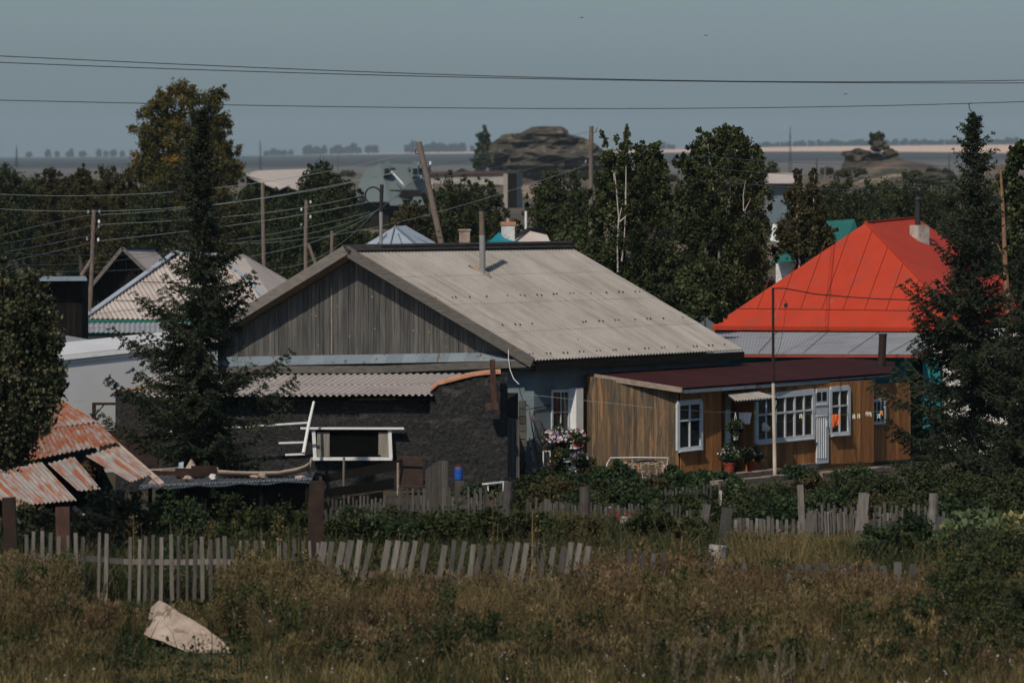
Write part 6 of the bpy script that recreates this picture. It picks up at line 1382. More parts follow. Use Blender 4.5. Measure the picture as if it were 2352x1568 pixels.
# pine trunks right edge
def thin_birch(name, u, y, vt, vb, pathuv, r, lobes, n, size, m, bark, lab, extra=(), subs=34, clump=.17, shell=(.35, 1.0)):
    base = G(u, y); t = thing(name, base, lab, 'tree'); k = y/F
    b = MB(); path = [base]+[P(a, c, y-(.1 if name.startswith('birch') else .2)) for a, c in pathuv]; n_ = len(path); r = r*.62 if name.startswith('birch') else r; b.tube(path, [r*(1-.8*i/(n_-1)) for i in range(n_)], 8)
    for br in extra: b.tube([P(a, c, y-.7) for a, c in br], [r*(.5 if u == 1420 else .24)*(1-.6*i/(len(br)-1)) for i in range(len(br))], 6)
    b.build('trunk', M[bark], t)
    p, v = lobe_points([fs(*l) for l in lobes], n, subs=subs, clump=clump, shell=shell, vz=1.35); npquads('crown', leafquads(p, size, 1.3), m, t, v)
    return t
y = 172
thin_birch('birch_tree', 1420, y, 290, 760, [(1428, 640), (1422, 560), (1418, 470), (1410, 400), (1405, 340), (1400, 300)], .085,
    [(1440, 296, y, 4, 10), (1439, 312, y, 8, 12), (1383, 310, y, 5, 12), (1390, 328, y, 8, 10), (1415, 318, y, 6, 8), (1432, 335, y, 16, 16), (1468, 350, y, 20, 24), (1395, 362, y, 20, 22), (1430, 390, y, 46, 44), (1390, 430, y, 34, 40), (1470, 420, y, 36, 40), (1440, 480, y, 60, 50), (1380, 500, y, 34, 46), (1490, 500, y, 40, 50), (1430, 560, y, 66, 50), (1500, 580, y, 44, 50), (1370, 580, y, 46, 40), (1420, 620, y, 70, 46), (1480, 650, y, 56, 40), (1545, 600, y, 36, 50), (1550, 670, y, 40, 40)],
    60000, .062, M['birch_leaf'], 'birch_bark', 'tall birch with white twin stems behind the slate roof', extra=[[(1419, 625), (1418, 560), (1421, 500), (1416, 440), (1412, 395)], [(1428, 600), (1434, 545), (1436, 500)], [(1420, 510), (1428, 476)], [(1422, 510), (1440, 495)], [(1437, 470), (1438, 380)]], shell=(.3, 1))
y = 178
b = bt('leafy_tree', 'loose tree between the big birches with thin outer sprays', 1495, 182, [(1500, 360, 182, 22, 30), (1515, 400, 182, 22, 30), (1500, 440, 182, 34, 34), (1520, 480, 182, 26, 30)], 11000, .085, M['birch_leaf'])
thin_birch('birch_tree', 1660, y, 285, 760, [(1650, 640), (1655, 540), (1640, 450), (1630, 370), (1625, 320)], .12,
    [(1668, 292, y, 10, 8), (1690, 300, y, 14, 10), (1650, 302, y, 12, 8), (1606, 300, y, 7, 6), (1622, 310, y, 9, 7), (1672, 312, y, 24, 16), (1700, 325, y, 24, 18), (1640, 325, y, 30, 20), (1602, 338, y, 22, 22), (1732, 345, y, 20, 14), (1748, 362, y, 8, 14), (1735, 375, y, 8, 18), (1560, 380, y, 10, 10), (1575, 365, y, 12, 10), (1660, 355, y, 58, 34), (1590, 385, y, 38, 30), (1710, 385, y, 46, 40), (1640, 420, y, 60, 40), (1590, 450, y, 44, 40), (1720, 450, y, 46, 44), (1650, 490, y, 70, 44), (1735, 520, y, 44, 50), (1600, 530, y, 60, 50), (1670, 560, y, 70, 50), (1740, 590, y, 42, 50), (1610, 610, y, 70, 44), (1690, 640, y, 70, 44), (1640, 690, y, 66, 36), (1585, 670, y, 48, 40)],
    90000, .062, M['birch_leaf'], 'birch_bark', 'largest broad birch left of the red roof', extra=[[(1708, 485), (1707, 450), (1712, 415)], [(1710, 485), (1725, 455)], [(1518, 690), (1550, 650), (1590, 625), (1612, 605)], [(1478, 606), (1515, 578), (1525, 560)]], shell=(.3, 1))
for i, (uu, lab) in enumerate(((1832, 'thin yellowing birch left of the pair before the green roof'), (1870, 'thin yellowing birch right of the pair before the green roof'))):
    y = 200+i*3; thin_birch('birch_tree', uu, y, 380, 620, [(uu+4, 600), (uu-4, 540), (uu, 480), (uu-3, 430), (uu+2, 400)], .07,
        [(uu, 395, y, 5, 10), (uu, 408, y, 9, 18), (uu-6, 450, y, 22, 30), (uu+8, 500, y, 26, 34), (uu-8, 545, y, 28, 34), (uu+6, 585, y, 26, 28), (uu+(30 if i else -30), 545, y, 20, 36)], 13000, .085, M['brown_leaf'], 'birch_bark', lab, shell=(.3, 1))
y = 150
thin_birch('pine_tree', 2328, 141, 330, 1150, [(2326, 980), (2322, 860), (2318, 740), (2310, 620), (2304, 480), (2298, 380)], .14,
    [(2340, 345, 141, 12, 20), (2335, 370, 141, 20, 34), (2318, 400, 141, 14, 24), (2320, 430, 141, 26, 34), (2350, 440, 141, 20, 30), (2345, 480, 141, 26, 40), (2325, 560, 141, 24, 40), (2340, 640, 141, 26, 40)], 16000, .07, M['birch_leaf'], 'pine_bark', 'orange barked tree along the right edge', extra=[[(2320, 700), (2300, 660)], [(2310, 600), (2290, 560)]])
b = MB(); 
thin_birch('rowan_tree', 1620, 163, 700, 780, [(1620, 740), (1610, 700)], .05, [(1612, 668, 165, 34, 26), (1640, 690, 165.5, 22, 20), (1640, 715, 163, 26, 20), (1590, 710, 163, 40, 26), (1560, 680, 163, 40, 40), (1590, 640, 165, 30, 26)], 16000, .10, M['birch_leaf'], 'bark', 'small leafy tree at the left corner of the red roof')
thin_birch('birch_tree', 1320, 178, 560, 700, [(1330, 640), (1325, 600), (1320, 580)], .06, [(1290, 560, 178, 40, 26), (1340, 560, 178, 40, 32), (1370, 600, 178, 36, 36), (1300, 600, 178, 30, 24), (1420, 640, 178, 50, 36), (1480, 690, 178, 50, 30), (1530, 720, 178, 44, 26)], 22000, .08, M['birch_leaf'], 'birch_bark', 'low birch spreading over the right end of the ridge')
# near left leafy tree
y = 108
thin_birch('fruit_tree', -70, y, 580, 1060, [(-50, 1000), (-30, 900), (-10, 780), (10, 690), (10, 640)], .09,
    [(5, 660, y, 46, 34), (60, 665, y, 44, 36), (95, 720, y, 30, 44), (30, 740, y, 70, 50), (85, 800, y, 36, 50), (20, 830, y, 80, 60), (100, 870, y, 38, 44), (125, 890, y, 26, 24), (40, 920, y, 70, 50), (80, 960, y, 40, 34), (20, 990, y, 60, 50), (30, 1035, y, 44, 34), (-5, 590, y, 20, 18), (-60, 700, y, 70, 60), (-70, 830, y, 80, 70), (-60, 960, y, 80, 70), (110, 780, y, 26, 40), (128, 850, y, 20, 26)], 46000, .058, M['near_leaf'], 'bark', 'leafy fruit tree with orange leaves at the left edge', shell=(.3, 1.0), clump=.28)

# ------------------------------------------------------------------ fences
def fence(u0, u1, y0, y1, vt, spacing, wd, m, lab, name='picket_fence', hh=1.35, lean=0.0, rail=(.62,), posts=(), miss=.05, group=None, jitter=.03, sunk=.1):
    base = G((u0+u1)/2, (y0+y1)/2); t = thing(name, base, lab, 'fence', group)
    u = u0; i = 0
    while u < u1:
        q = (u-u0)/(u1-u0); y_ = y0+(y1-y0)*q; v = vt(u) if callable(vt) else vt
        if random.random() > miss:
            top = P(u+R(-2, 2), v+R(-7, 7), y_); h_ = top.z+sunk; b = MB(); ln = (lean(u) if callable(lean) else lean)+R(-jitter, jitter)
            b.bar(Vector((top.x-ln*h_, y_+.02*random.random(), -sunk)), top, wd*R(.8, 1.2), .02, Vector((0, -1, 0))); b.build('picket', M[m], t)
        u += spacing*R(.88, 1.12)
    for r_ in rail:
        z0 = P(u0, vt(u0) if callable(vt) else vt, y0).z*r_; z1 = P(u1, vt(u1) if callable(vt) else vt, y1).z*r_
        b = MB(); n = 6; a, c = G(u0, y0+.05, z0), G(u1, y1+.05, z1)
        for k in range(n): b.bar(a.lerp(c, k/n)+Vector((0, 0, .03*math.sin(k*2))), a.lerp(c, (k+1)/n)+Vector((0, 0, .03*math.sin(k*2+2))), .10, .035, Vector((0, -1, 0)))
        b.build('rail', M[m], t)
    for (u, v, w_, ln) in posts:
        q = (u-u0)/(u1-u0); y_ = y0+(y1-y0)*q+.1; b = MB(); top = P(u, v, y_); b.bar(Vector((top.x-ln, y_, -.1)), top, w_, w_*.7); b.build('post', M[m], t)
    return t
fence(60, 742, 103.2, 101.5, lambda u: 1226+(u-150)*.03, 18.2, .06, 'picket', 'long grey picket fence in the grass at the lower left', rail=(.67,), miss=.08, jitter=.03)
fence(745, 1375, 101.2, 99.8, lambda u: 1240+(u-745)*.018, 21.5, .095, 'picket', 'grey fence of leaning pickets in the middle foreground', lean=lambda u: .16, rail=(.55,), miss=.03, jitter=.05)
fence(1420, 1760, 100, 98.5, lambda u: 1262+(u-1420)*.1, 26, .09, 'picket_dark', 'sunken dark picket remnant right of the leaning pickets', lean=.03, rail=(), miss=.25, jitter=.06)
fence(1800, 2110, 98.5, 98, lambda u: 1302-(u-1800)*.02, 19, .12, 'picket_dark', 'broken blue grey picket run among the weeds on the right', lean=.05, rail=(), miss=.12, jitter=.09)
yf = lambda v, h: (CH-h)*F/(v-HV)
fence(755, 1150, yf(1150, .45), yf(1145, .55), lambda u: 1145-(u-755)*.02, 9, .05, 'picket_dark', 'low fence of narrow dark slats below the shed window', rail=(.5,), miss=.03, lean=.02)
fence(918, 1150, yf(1122, .85), yf(1120, .85), lambda u: 1122, 14, .05, 'picket_dark', 'spaced slat fence behind the low slats near the barrel', rail=(.5,), miss=.03)
fence(1210, 1345, yf(1150, .6), yf(1160, .55), lambda u: 1146+(u-1210)*.09, 7, .055, 'picket_dark', 'low dark slat fence between two thick log posts', rail=(.4,), miss=.02)
fence(1350, 1590, yf(1163, .55), yf(1160, .55), lambda u: 1160+(u-1350)*.02, 8, .05, 'picket_dark', 'low slat fence right of the bark covered log post', rail=(.4,), miss=.06)
fence(1520, 1660, yf(1120, .7), yf(1114, .7), lambda u: 1126-(u-1520)*.1, 8, .045, 'picket_dark', 'short slat fence hidden in greenery under the annex', rail=(.5,), miss=.06)
fence(1690, 1860, yf(1192, .6), yf(1188, .6), lambda u: 1192-(u-1690)*.02, 9.5, .07, 'picket', 'pale slat fence left of the tilted plank post', rail=(.4,), miss=.05)
fence(1860, 1975, yf(1178, .75), yf(1165, .8), lambda u: 1172+.004*(u-1880)**2*.2, 6.5, .045, 'picket', 'dense leaning slat fence right of the tilted plank post', rail=(.4,), miss=.02, lean=-.05)
fence(1985, 2170, yf(1180, .6), yf(1182, .6), lambda u: 1180, 7.5, .055, 'picket', 'slat fence running to the thick round post on the right', rail=(.4,), miss=.05)
fence(1860, 2140, yf(1163, .8), yf(1160, .8), lambda u: 1162-(u-1860)*.01, 13, .05, 'picket_dark', 'rear row of spaced slats by the thick round post', rail=(.5,), miss=.05)
fence(430+320, 790+70, yf(1178, .5), yf(1175, .5), lambda u: 1176, 8, .05, 'picket_dark', 'lowest slat row just right of the dark square post', rail=(.5,), miss=.05)
def post(u0, v0, u1, v1, w, y_, m, lab, cat='post', square=True, name='post'):
    top = P(u0, v0, y_); d = P(u1, v1, y_)-top; bot = top+d*(top.z+.1)/(-d.z); b = MB(); W_ = w*y_/F
    if square: b.bar(bot, top, W_, W_*.8)
    else:
        n = 8; b.tube([bot.lerp(top, k/n)+Vector((R(-.01, .01), 0, 0)) for k in range(n+1)], [W_/2*R(.92, 1.1) for _ in range(n+1)], 10)
    tag(b.build(name, M[m]), lab, cat)
post(20, 1142, 24, 1230, 30, 104.5, 'rustiron', 'dark rusty post at the far left edge of the picket fence')
post(144, 1164, 146, 1270, 32, 103.9, 'rustpost', 'thick rusty square post at the start of the picket fence')
post(728, 1104, 722, 1300, 34, 103.5, 'rustiron', 'tall dark square post in the middle of the foreground fence')
post(1838, 1113, 1840, 1165, 14, 122, 'picket', 'pale grey square post in the right garden')
post(1985, 1132, 1978, 1195, 24, 119, 'picket', 'tilted split plank post in the right slat fence')
post(1863, 1180, 1860, 1210, 22, 117, 'picket', 'short split stump post at the left end of the dense slats')
post(2145, 1133, 2143, 1180, 20, 119, 'picket', 'thick round nailed post at the right end of the slats', square=False)
post(1168, 1106, 1164, 1175, 22, 120, 'picket_dark', 'thick knotty log post by the plank panel', square=False)
post(1343, 1118, 1346, 1190, 24, 119, 'bark', 'bark covered log post in the middle garden', square=False)
post(1670, 1166, 1664, 1220, 24, 112, 'picket_dark', 'dark square cut post left of the right slat fence', square=True)
post(1624, 1158, 1618, 1190, 18, 114, 'picket', 'pale topped post left of the dark cut post')
post(1655, 1126, 1653, 1165, 7, 126, 'stump_bark', 'peeling white birch stake in the garden')
post(1434, 1186, 1430, 1210, 18, 119, 'birch_bark', 'chipped white stump in the grass beside red flowers', square=False, name='stump')
post(1650, 1252, 1649, 1290, 42, 106.5, 'stump_bark', 'white barked broad stump among the dry weeds', 'stump', False, 'stump')
# stone slab and log
b = MB(); y = 95.5
front = [P(360, 1404, y), P(382, 1386, y), P(470, 1440, y-.8), P(514, 1474, y-1.2), P(540, 1502, y-1.5), P(430, 1496, y-1.4), P(348, 1464, y-.8)]
cx_ = sum(front, Vector())/len(front); ring = []
for i in range(len(front)):
    for k in range(6): ring.append(front[i].lerp(front[(i+1) % len(front)], k/6))
n = len(ring); vs = []; lay = [(0, 1.0), (.0, .78), (.0, .5), (.0, .2)]
for s_ in (1.0, .8, .55, .25):
    for p in ring:
        q = cx_.lerp(p, s_); d_ = .035*mnoise.noise(q*5)+.03*mnoise.noise(q*14)+.025*mnoise.noise(q*30); vs.append(q+Vector((0, -d_-(.04 if s_ < 1 else 0), 0))+(Vector((mnoise.noise(p*9), 0, mnoise.noise(p*9+Vector((5, 0, 0)))))*.03 if s_ == 1 else Vector()))
vs.append(cx_+Vector((0, -.05, 0))); back = [v+Vector((-.15, .5, .02)) for v in vs[:n]]; vs += back
fsx = []
for a in range(3):
    for i in range(n): j = (i+1) % n; fsx.append((a*n+i, a*n+j, (a+1)*n+j, (a+1)*n+i))
for i in range(n): fsx.append((3*n+i, 3*n+(i+1) % n, 4*n))
for i in range(n): j = (i+1) % n; fsx.append((j, i, 4*n+1+i, 4*n+1+j))
fsx.append(tuple(range(4*n+1, 5*n+1))); b.add(vs, fsx); o = b.build('stone_slab', M['stone']); tag(o, 'large pale triangular stone slab lying in the grass', 'stone slab')
b = MB(); b.blob(P(352, 1440, y+.2), .09, .1, .2, .3, 4, 2); tag(b.build('stone', M['stone']), 'small brown stone tucked at the left end of the slab', 'stone')
b = MB(); b.tube([P(1260, 1470, 94), P(1285, 1455, 94.2), P(1310, 1445, 94.4), P(1338, 1440, 94.6)], [.05, .09, .1, .07], 9); tag(b.build('log', M['palewood']), 'pale broken log half hidden in the grass', 'log')
for i, (u, v, r_) in enumerate([(70, 1345, 11), (90, 1352, 12), (112, 1350, 11), (55, 1340, 8)]):
    b = MB(); k = 107/F; b.blob(P(u, v, 107), r_*k, r_*k, r_*k*.8, .2, i+2, 2); tag(b.build('bucket_stone', M['limewash']), ['pale stone second from left behind the fence foot', 'largest pale stone behind the fence foot', 'right pale stone behind the fence foot', 'smallest pale stone behind the fence foot'][i], 'stone')
# ------------------------------------------------------------------ grass, weeds and shrubs
def field(n, y0, y1, pad=420):
    n = int(n*1.22)
    y = np.sqrt(RNG.random(n)*(y1**2-y0**2)+y0**2); u = RNG.uniform(-pad, 2352+pad, n)
    return u, y, (u-CU)*y/F
LIM_F = ([-200, 60, 150, 165, 520, 545, 600, 700, 745, 770, 1000, 1300, 1390, 1450, 1560, 1660, 1800, 2050, 2400], [1225, 1225, 1245, 1375, 1375, 1215, 1170, 1225, 1262, 1300, 1305, 1290, 1240, 1218, 1222, 1262, 1280, 1288, 1300])
LIM_B = ([-200, 330, 700, 760, 1200, 1400, 1600, 1700, 1900, 2100, 2400], [1205, 1200, 1185, 1180, 1168, 1172, 1185, 1212, 1222, 1212, 1205])
def hmax(u, y, cap):
    vg = HV+CH*F/y; px = F/y
    lim = np.where(y < 103, np.interp(u, *LIM_F), np.interp(u, *LIM_B))
    h = np.clip((vg-lim)/px, 0.10, cap)
    slab = (u > 250) & (u < 600) & (y < 95.3) & (RNG.random(np.shape(u)) < .985); h = np.where(slab, np.minimum(h, .09), h)
    front = np.clip((y-86)/7, 0, 1); return np.minimum(h, .38+front*.9)
def patch_noise(x, y, sc, seed):
    return np.array([mnoise.noise(Vector((a*sc, b*sc, seed))) for a, b in zip(x, y)])
def grass(n, y0, y1, m, name, lab, cap, lo=.35, w=.011, seed=1, keep=-9, lean=.25, pw=1.3, usel=None):
    u, y, x = field(n, y0, y1); q = patch_noise(x, y, .55, seed); k = q > keep
    if usel is not None: k &= usel(u, y)
    u, y, x, q = u[k], y[k], x[k], q[k]; n = len(u)
    h = hmax(u, y, cap)*(lo+(1-lo)*RNG.random(n)**pw)*(1+.25*q)
    V, tip = blades(np.column_stack([x, y]), np.zeros(n), h, np.full(n, w)*RNG.uniform(.6, 1.4, n), lean)
    val = np.clip(RNG.random(n)*.75+q*.5+.12, 0, 1)
    tag(npquads(name, V, m, None, np.concatenate([val, val])), lab, kind='stuff'); return tip, h
def tufts(nt, y0, y1, per, m, name, lab, cap, seed, w=.012, spread=.5, keep=-.3):
    u, y, x = field(nt, y0, y1); q = patch_noise(x, y, .45, seed); k = q > keep; u, y, x = u[k], y[k], x[k]
    hm = hmax(u, y, cap)*RNG.uniform(.45, 1.0, len(u)); XY = []; H = []; LN = []; CV = []
    for a, b, hh in zip(x, y, hm):
        n = int(per*RNG.uniform(.5, 1.4)*(.4+hh)); th = RNG.uniform(0, 2*np.pi, n); r = np.sqrt(RNG.random(n)); d = np.column_stack([np.cos(th), np.sin(th)])
        XY.append(np.array([a, b])+d*r[:, None]*.05); H.append(hh*RNG.uniform(.45, 1.0, n)); LN.append(d*r[:, None]*spread*RNG.uniform(.3, 1.0, n)[:, None]+RNG.normal(size=2)*.12); CV.append(np.clip(RNG.uniform(.05, .8)+RNG.normal(size=n)*.13, 0, 1))
    XY, H, LN, CV = map(np.concatenate, (XY, H, LN, CV)); n = len(H)
    base = np.column_stack([XY, np.zeros(n)]); th = RNG.uniform(0, 2*np.pi, n); side = np.column_stack([np.cos(th), np.sin(th)*.5, np.zeros(n)])*(w*RNG.uniform(.6, 1.4, n)/2)[:, None]
    mid = base+np.column_stack([LN*.35*H[:, None], H*.6]); tip = base+np.column_stack([LN*H[:, None], H*RNG.uniform(.82, 1.0, n)])
    V = np.concatenate([np.stack([base-side, base+side, mid+side*.8, mid-side*.8], axis=1), np.stack([mid-side*.8, mid+side*.8, tip+side*.2, tip-side*.2], axis=1)])
    tag(npquads(name, V, m, None, np.concatenate([CV, CV])), lab, kind='stuff'); return tip, H
tt1, th1 = tufts(1900, 87, 103, 46, M['dry'], 'dry_weed_tufts', 'ragged tufts of tall dry stalks in the foreground', 1.55, 31, keep=-.15)
tt2, th2 = tufts(1000, 92, 103, 60, M['golden'], 'tall_weed_tufts', 'tallest ragged dry tufts along the picket fence', 1.6, 35, keep=-.5, w=.011)
tt3, th3 = tufts(1000, 87, 126, 36, M['weed'], 'green_weed_tufts', 'green tufts of coarse grass among dry weeds', 1.1, 33, w=.017, spread=.8)
tip1, h1 = grass(18000, 86, 104, M['dry'], 'tall_dry_weeds', 'tall dry brown weeds filling the foreground', 1.45, seed=1, keep=-.12, lo=.2, lean=.3)
tip2, h2 = grass(40000, 84, 93, M['golden'], 'golden_grass', 'short golden brown grass along the bottom of the picture', .5, lo=.3, seed=4, keep=-.15, w=.012)
tip3, h3 = grass(40000, 103, 126, M['dry'], 'rear_dry_weeds', 'dry weeds behind the picket fences', 1.15, seed=7, keep=.05, w=.013, usel=lambda u, y: (u > 1150) | (RNG.random(len(u)) < .25))
grass(80000, 103, 127, M['weed'], 'green_grass', 'dark green grass behind the picket fences', .95, seed=9, w=.016, lean=.4)
grass(42000, 86, 103, M['weed'], 'green_undergrowth', 'dark green undergrowth in the foreground', .7, seed=12, w=.018, lean=.45)
grass(60000, 104, 116, M['golden'], 'straw_patch', 'straw coloured grass patch before the right slat fence', 1.0, lo=.6, seed=2, keep=-.6, w=.014, usel=lambda u, y: (u > 1690+12*np.sin(y*3)) & (u < 1985+15*np.sin(y*2)))
# leafy undergrowth low in the sward
u, y, x = field(100000, 87, 126); q = patch_noise(x, y, .7, 21); k = q > .0; u, y, x, q = u[k], y[k], x[k], q[k]
h = hmax(u, y, .8)*.75; z = h*RNG.random(len(u))
leaves_ = leafquads(np.column_stack([x, y, z]), .035, 1.8); tag(npquads('leafy_weeds', leaves_, M['weed'], None, RNG.random(len(u))), 'low leafy green weeds among the grass', kind='stuff')
u, y, x = field(30000, 90, 101); k = (u < 570) & ~((u > 330) & (u < 560) & (y < 95.4) & (RNG.random(len(u)) < .8)); u, y, x = u[k], y[k], x[k]; z = RNG.random(len(u))*.28
tag(npquads('ground_cover', leafquads(np.column_stack([x, y, z]), .05, 1.5), M['garden_leaf'], None, RNG.random(len(u))*.8), 'blue green creeping leaves around the stone slab', kind='stuff')
# broad leaved weed clumps
cl_ = []; cv_ = []
for k in range(330):
    u = RNG.uniform(-60, 2400); y = RNG.uniform(88, 121)
    if k > 230: u = RNG.uniform(1380, 2080) if k % 3 else RNG.uniform(560, 760); y = RNG.uniform(94, 101)
    h = float(hmax(np.array([u]), np.array([y]), .95)[0])*RNG.uniform(.5, .95); c = G(u, y); n = int(260*max(.3, h))
    q = RNG.random(n)**.7; r_ = RNG.uniform(.16, .42)*(1.1-.6*q); cl_.append(np.column_stack([c.x+RNG.normal(size=n)*r_, y+RNG.normal(size=n)*r_, q*h])); cv_.append(np.clip(RNG.random(n)*.6+RNG.uniform(0, .4), 0, 1))
cl_ = np.concatenate(cl_); cv_ = np.concatenate(cv_)
half = len(cl_)//2
tag(npquads('broad_weeds', leafquads(cl_[:half], .05, 1.9), M['weed'], None, cv_[:half]), 'clumps of broad leaved green weeds in the grass', kind='stuff')
tag(npquads('brown_weeds', leafquads(cl_[half:], .038, 2.2), M['dry'], None, cv_[half:]*.8), 'clumps of browning weeds in the grass', kind='stuff')
# wormwood like clumps
def clumps(nc, per, m, name, lab, size, seed, umin=-60, umax=2400, y0=88, y1=103, cap=1.35, el=2.6):
    P_ = []; V_ = []
    for k in range(nc):
        u = RNG.uniform(umin, umax); y = RNG.uniform(y0, y1); h = float(hmax(np.array([u]), np.array([y]), cap)[0])*RNG.uniform(.6, 1.05)
        if h < .3: continue
        c = G(u, y); n = int(per*h*RNG.uniform(.6, 1.3)); ns = 9; dx = RNG.normal(size=(ns, 2))*.13; i = RNG.integers(0, ns, n); q = RNG.random(n)**.65; top = RNG.uniform(.7, 1.0, ns)[i]
        P_.append(np.column_stack([c.x+dx[i, 0]*(.3+1.2*q)+RNG.normal(size=n)*.045, c.y+dx[i, 1]*(.3+1.2*q)+RNG.normal(size=n)*.045, q*top*h])); V_.append(np.clip(RNG.uniform(0, .45)+q*.35+RNG.random(n)*.25, 0, 1))
    P_, V_ = np.concatenate(P_), np.concatenate(V_); tag(npquads(name, leafquads(P_, size, el, up=1.5), m, None, V_), lab, kind='stuff')
M['rusty'] = leaf_mat('rust_brown_weed', [(0.0, (0.018, 0.012, 0.006)), (0.5, (0.080, 0.052, 0.026)), (0.85, (0.19, 0.125, 0.065)), (1.0, (0.36, 0.25, 0.14))], trans=.15, nscale=1, nw=.2, rough=.8)
clumps(170, 900, M['rusty'], 'rusty_weed_clumps', 'bushy clumps of rust brown weeds in the foreground', .017, 1, el=4.5)
clumps(130, 900, M['dry'], 'tan_weed_clumps', 'bushy clumps of tan weeds in the foreground', .017, 2, el=4.5)
clumps(70, 900, M['golden'], 'straw_weed_clumps', 'pale straw coloured weed clumps in the foreground', .017, 8, el=5)
clumps(110, 1000, M['weed'], 'dark_weed_clumps', 'bushy clumps of dark green weeds in the foreground', .034, 3, el=1.8)
clumps(110, 1000, M['rusty'], 'fence_weed_clumps', 'rust brown weeds leaning over the sunken fence on the right', .018, 4, el=4, umin=1340, umax=2080, y0=95, y1=101)
clumps(45, 1000, M['dry'], 'corner_weed_clumps', 'tan weeds covering the left end of the picket fence', .024, 5, umin=-40, umax=150, y0=96, y1=102.5)
clumps(60, 1000, M['dry'], 'centre_weed_clumps', 'olive tan weeds hiding the fence beside the dark square post', .024, 6, umin=530, umax=760, y0=95, y1=101)
# seed heads on the taller stalks
def heads(tip, h, frac, size, m, name, lab, k=5, hm=.6):
    sel = (RNG.random(len(tip)) < frac) & (h > hm); t = tip[sel]; n = len(t)
    p = np.repeat(t, k, axis=0)+RNG.normal(size=(n*k, 3))*np.array([size*.8, size*.8, size*1.2]); tag(npquads(name, leafquads(p, size, 1.3), m), lab, kind='stuff')
heads(tt1, th1, .05, .022, M['seed'], 'seed_heads', 'pale dry seed heads on the foreground weeds')
heads(np.concatenate([tt1, tt2]), np.concatenate([th1, th2]), .22, .021, M['dry'], 'weed_sprays', 'brown branching sprays on the foreground weeds', 8, .45)
heads(tip3, h3, .5, .022, M['dry'], 'rear_weed_sprays', 'brown sprays on weeds behind the fences', 6, .4)
heads(tt1, th1, .004, .026, M['petal_purple'], 'thistle_flowers', 'purple thistle flowers scattered in the weeds', 4, .5)
heads(tip2, h2, .012, .02, M['petal_white'], 'daisy_flowers', 'small white flowers low in the grass', 5, .1)
# sagebrush plumes
def plume(u, v, hgt, lab, n=900, m='sage', wd=.32):
    b = GV(u, v); t = n; z = RNG.random(n); cc = np.array([RNG.normal()*.03 for _ in range(1)])
    k = 7; cx = RNG.normal(size=k)*wd; cyy = RNG.normal(size=k)*wd*.6; ch_ = RNG.uniform(.6, 1.0, k)*hgt; ln = cx*.5
    i = RNG.integers(0, k, n); q = RNG.random(n)**.8
    P0 = np.column_stack([b.x+cx[i]*.5+ln[i]*q+RNG.normal(size=n)*.045*(1.15-q), b.y+cyy[i]*.5+RNG.normal(size=n)*.045*(1.15-q), q*ch_[i]])
    a = unit(n)*.35+np.array([0, 0, 1]); a /= np.linalg.norm(a, axis=1)[:, None]; bb = np.cross(a, unit(n)); bb /= np.linalg.norm(bb, axis=1)[:, None]
    s = RNG.uniform(.5, 1.3, n)[:, None]; a = a*s*.05; bb = bb*s*.008
    tag(npquads('sagebrush_plant', np.stack([P0-a, P0+bb, P0+a, P0-bb], axis=1), M[m], None, RNG.random(n)), lab, 'plant', 'grey sagebrush plants in the foreground')
spots = [(1480, 1560, .75), (1560, 1590, .85), (1620, 1545, .8), (1700, 1570, .95), (1760, 1540, 1.0), (1790, 1600, .8), (1130, 1500, .7), (1180, 1545, .5), (830, 1400, .85), (900, 1420, .7), (1230, 1470, .8), (1300, 1520, .7), (1400, 1560, .6), (30, 1440, 1.15), (80, 1470, .9), (110, 1430, 1.2), (190, 1440, .8), (990, 1420, .7), (1340, 1400, .85), (1440, 1400, 1.0), (1880, 1580, .6)]
for i, (u, v, h_) in enumerate(spots): plume(u, v, h_, 'grey feathery sagebrush plant standing in the foreground weeds', 2200)
# tall branching weeds with yellow green stems
def tallweed(u, v, vt, lab, m='dry', n=260):
    b = GV(u, v); top = P(u+R(-12, 12), vt, b.y); t = thing('tall_weed', b, lab, 'plant', 'tall stalky weeds in front of the fence')
    q = MB(); mid = b.lerp(top, .5)+Vector((R(-.08, .08), 0, 0)); q.tube([b, mid, top], [.014, .012, .006], 5)
    pts = []
    for k in range(14):
        f = R(.25, 1); p = (b.lerp(mid, f*2) if f < .5 else mid.lerp(top, f*2-1)); e = p+Vector((R(-.28, .28), R(-.15, .15), R(.1, .35)))*(1.2-f); q.tube([p, e], [.007, .003], 4, cap=False); pts += [tuple(p.lerp(e, R(.3, 1.05))) for _ in range(n//14)]
    q.build('stem', M['golden'], t); pts = np.array(pts)+RNG.normal(size=(len(pts), 3))*.03; npquads('foliage', leafquads(pts, .028, 1.6), M[m], t, RNG.random(len(pts)))
TW = [(545, 1440, 1190), (590, 1430, 1210), (640, 1440, 1175), (690, 1425, 1190), (700, 1450, 1230), (560, 1460, 1250), (620, 1460, 1240), (1130, 1420, 1130), (1215, 1430, 1170), (1250, 1440, 1210), (300, 1370, 1180), (480, 1380, 1200), (1560, 1450, 1230), (1480, 1440, 1240), (1900, 1440, 1280), (1700, 1450, 1290), (2010, 1450, 1300), (660, 1400, 1200), (1090, 1420, 1225), (1160, 1425, 1215), (1395, 1430, 1235), (1610, 1440, 1250), (1820, 1450, 1290), (1960, 1450, 1285), (1750, 1460, 1285)]
for i, (u, v, vt) in enumerate(TW): tallweed(u, v, vt, 'tall thin branching weed rising above the dry grass before the fence', 'weed' if i % 3 == 0 else 'dry')
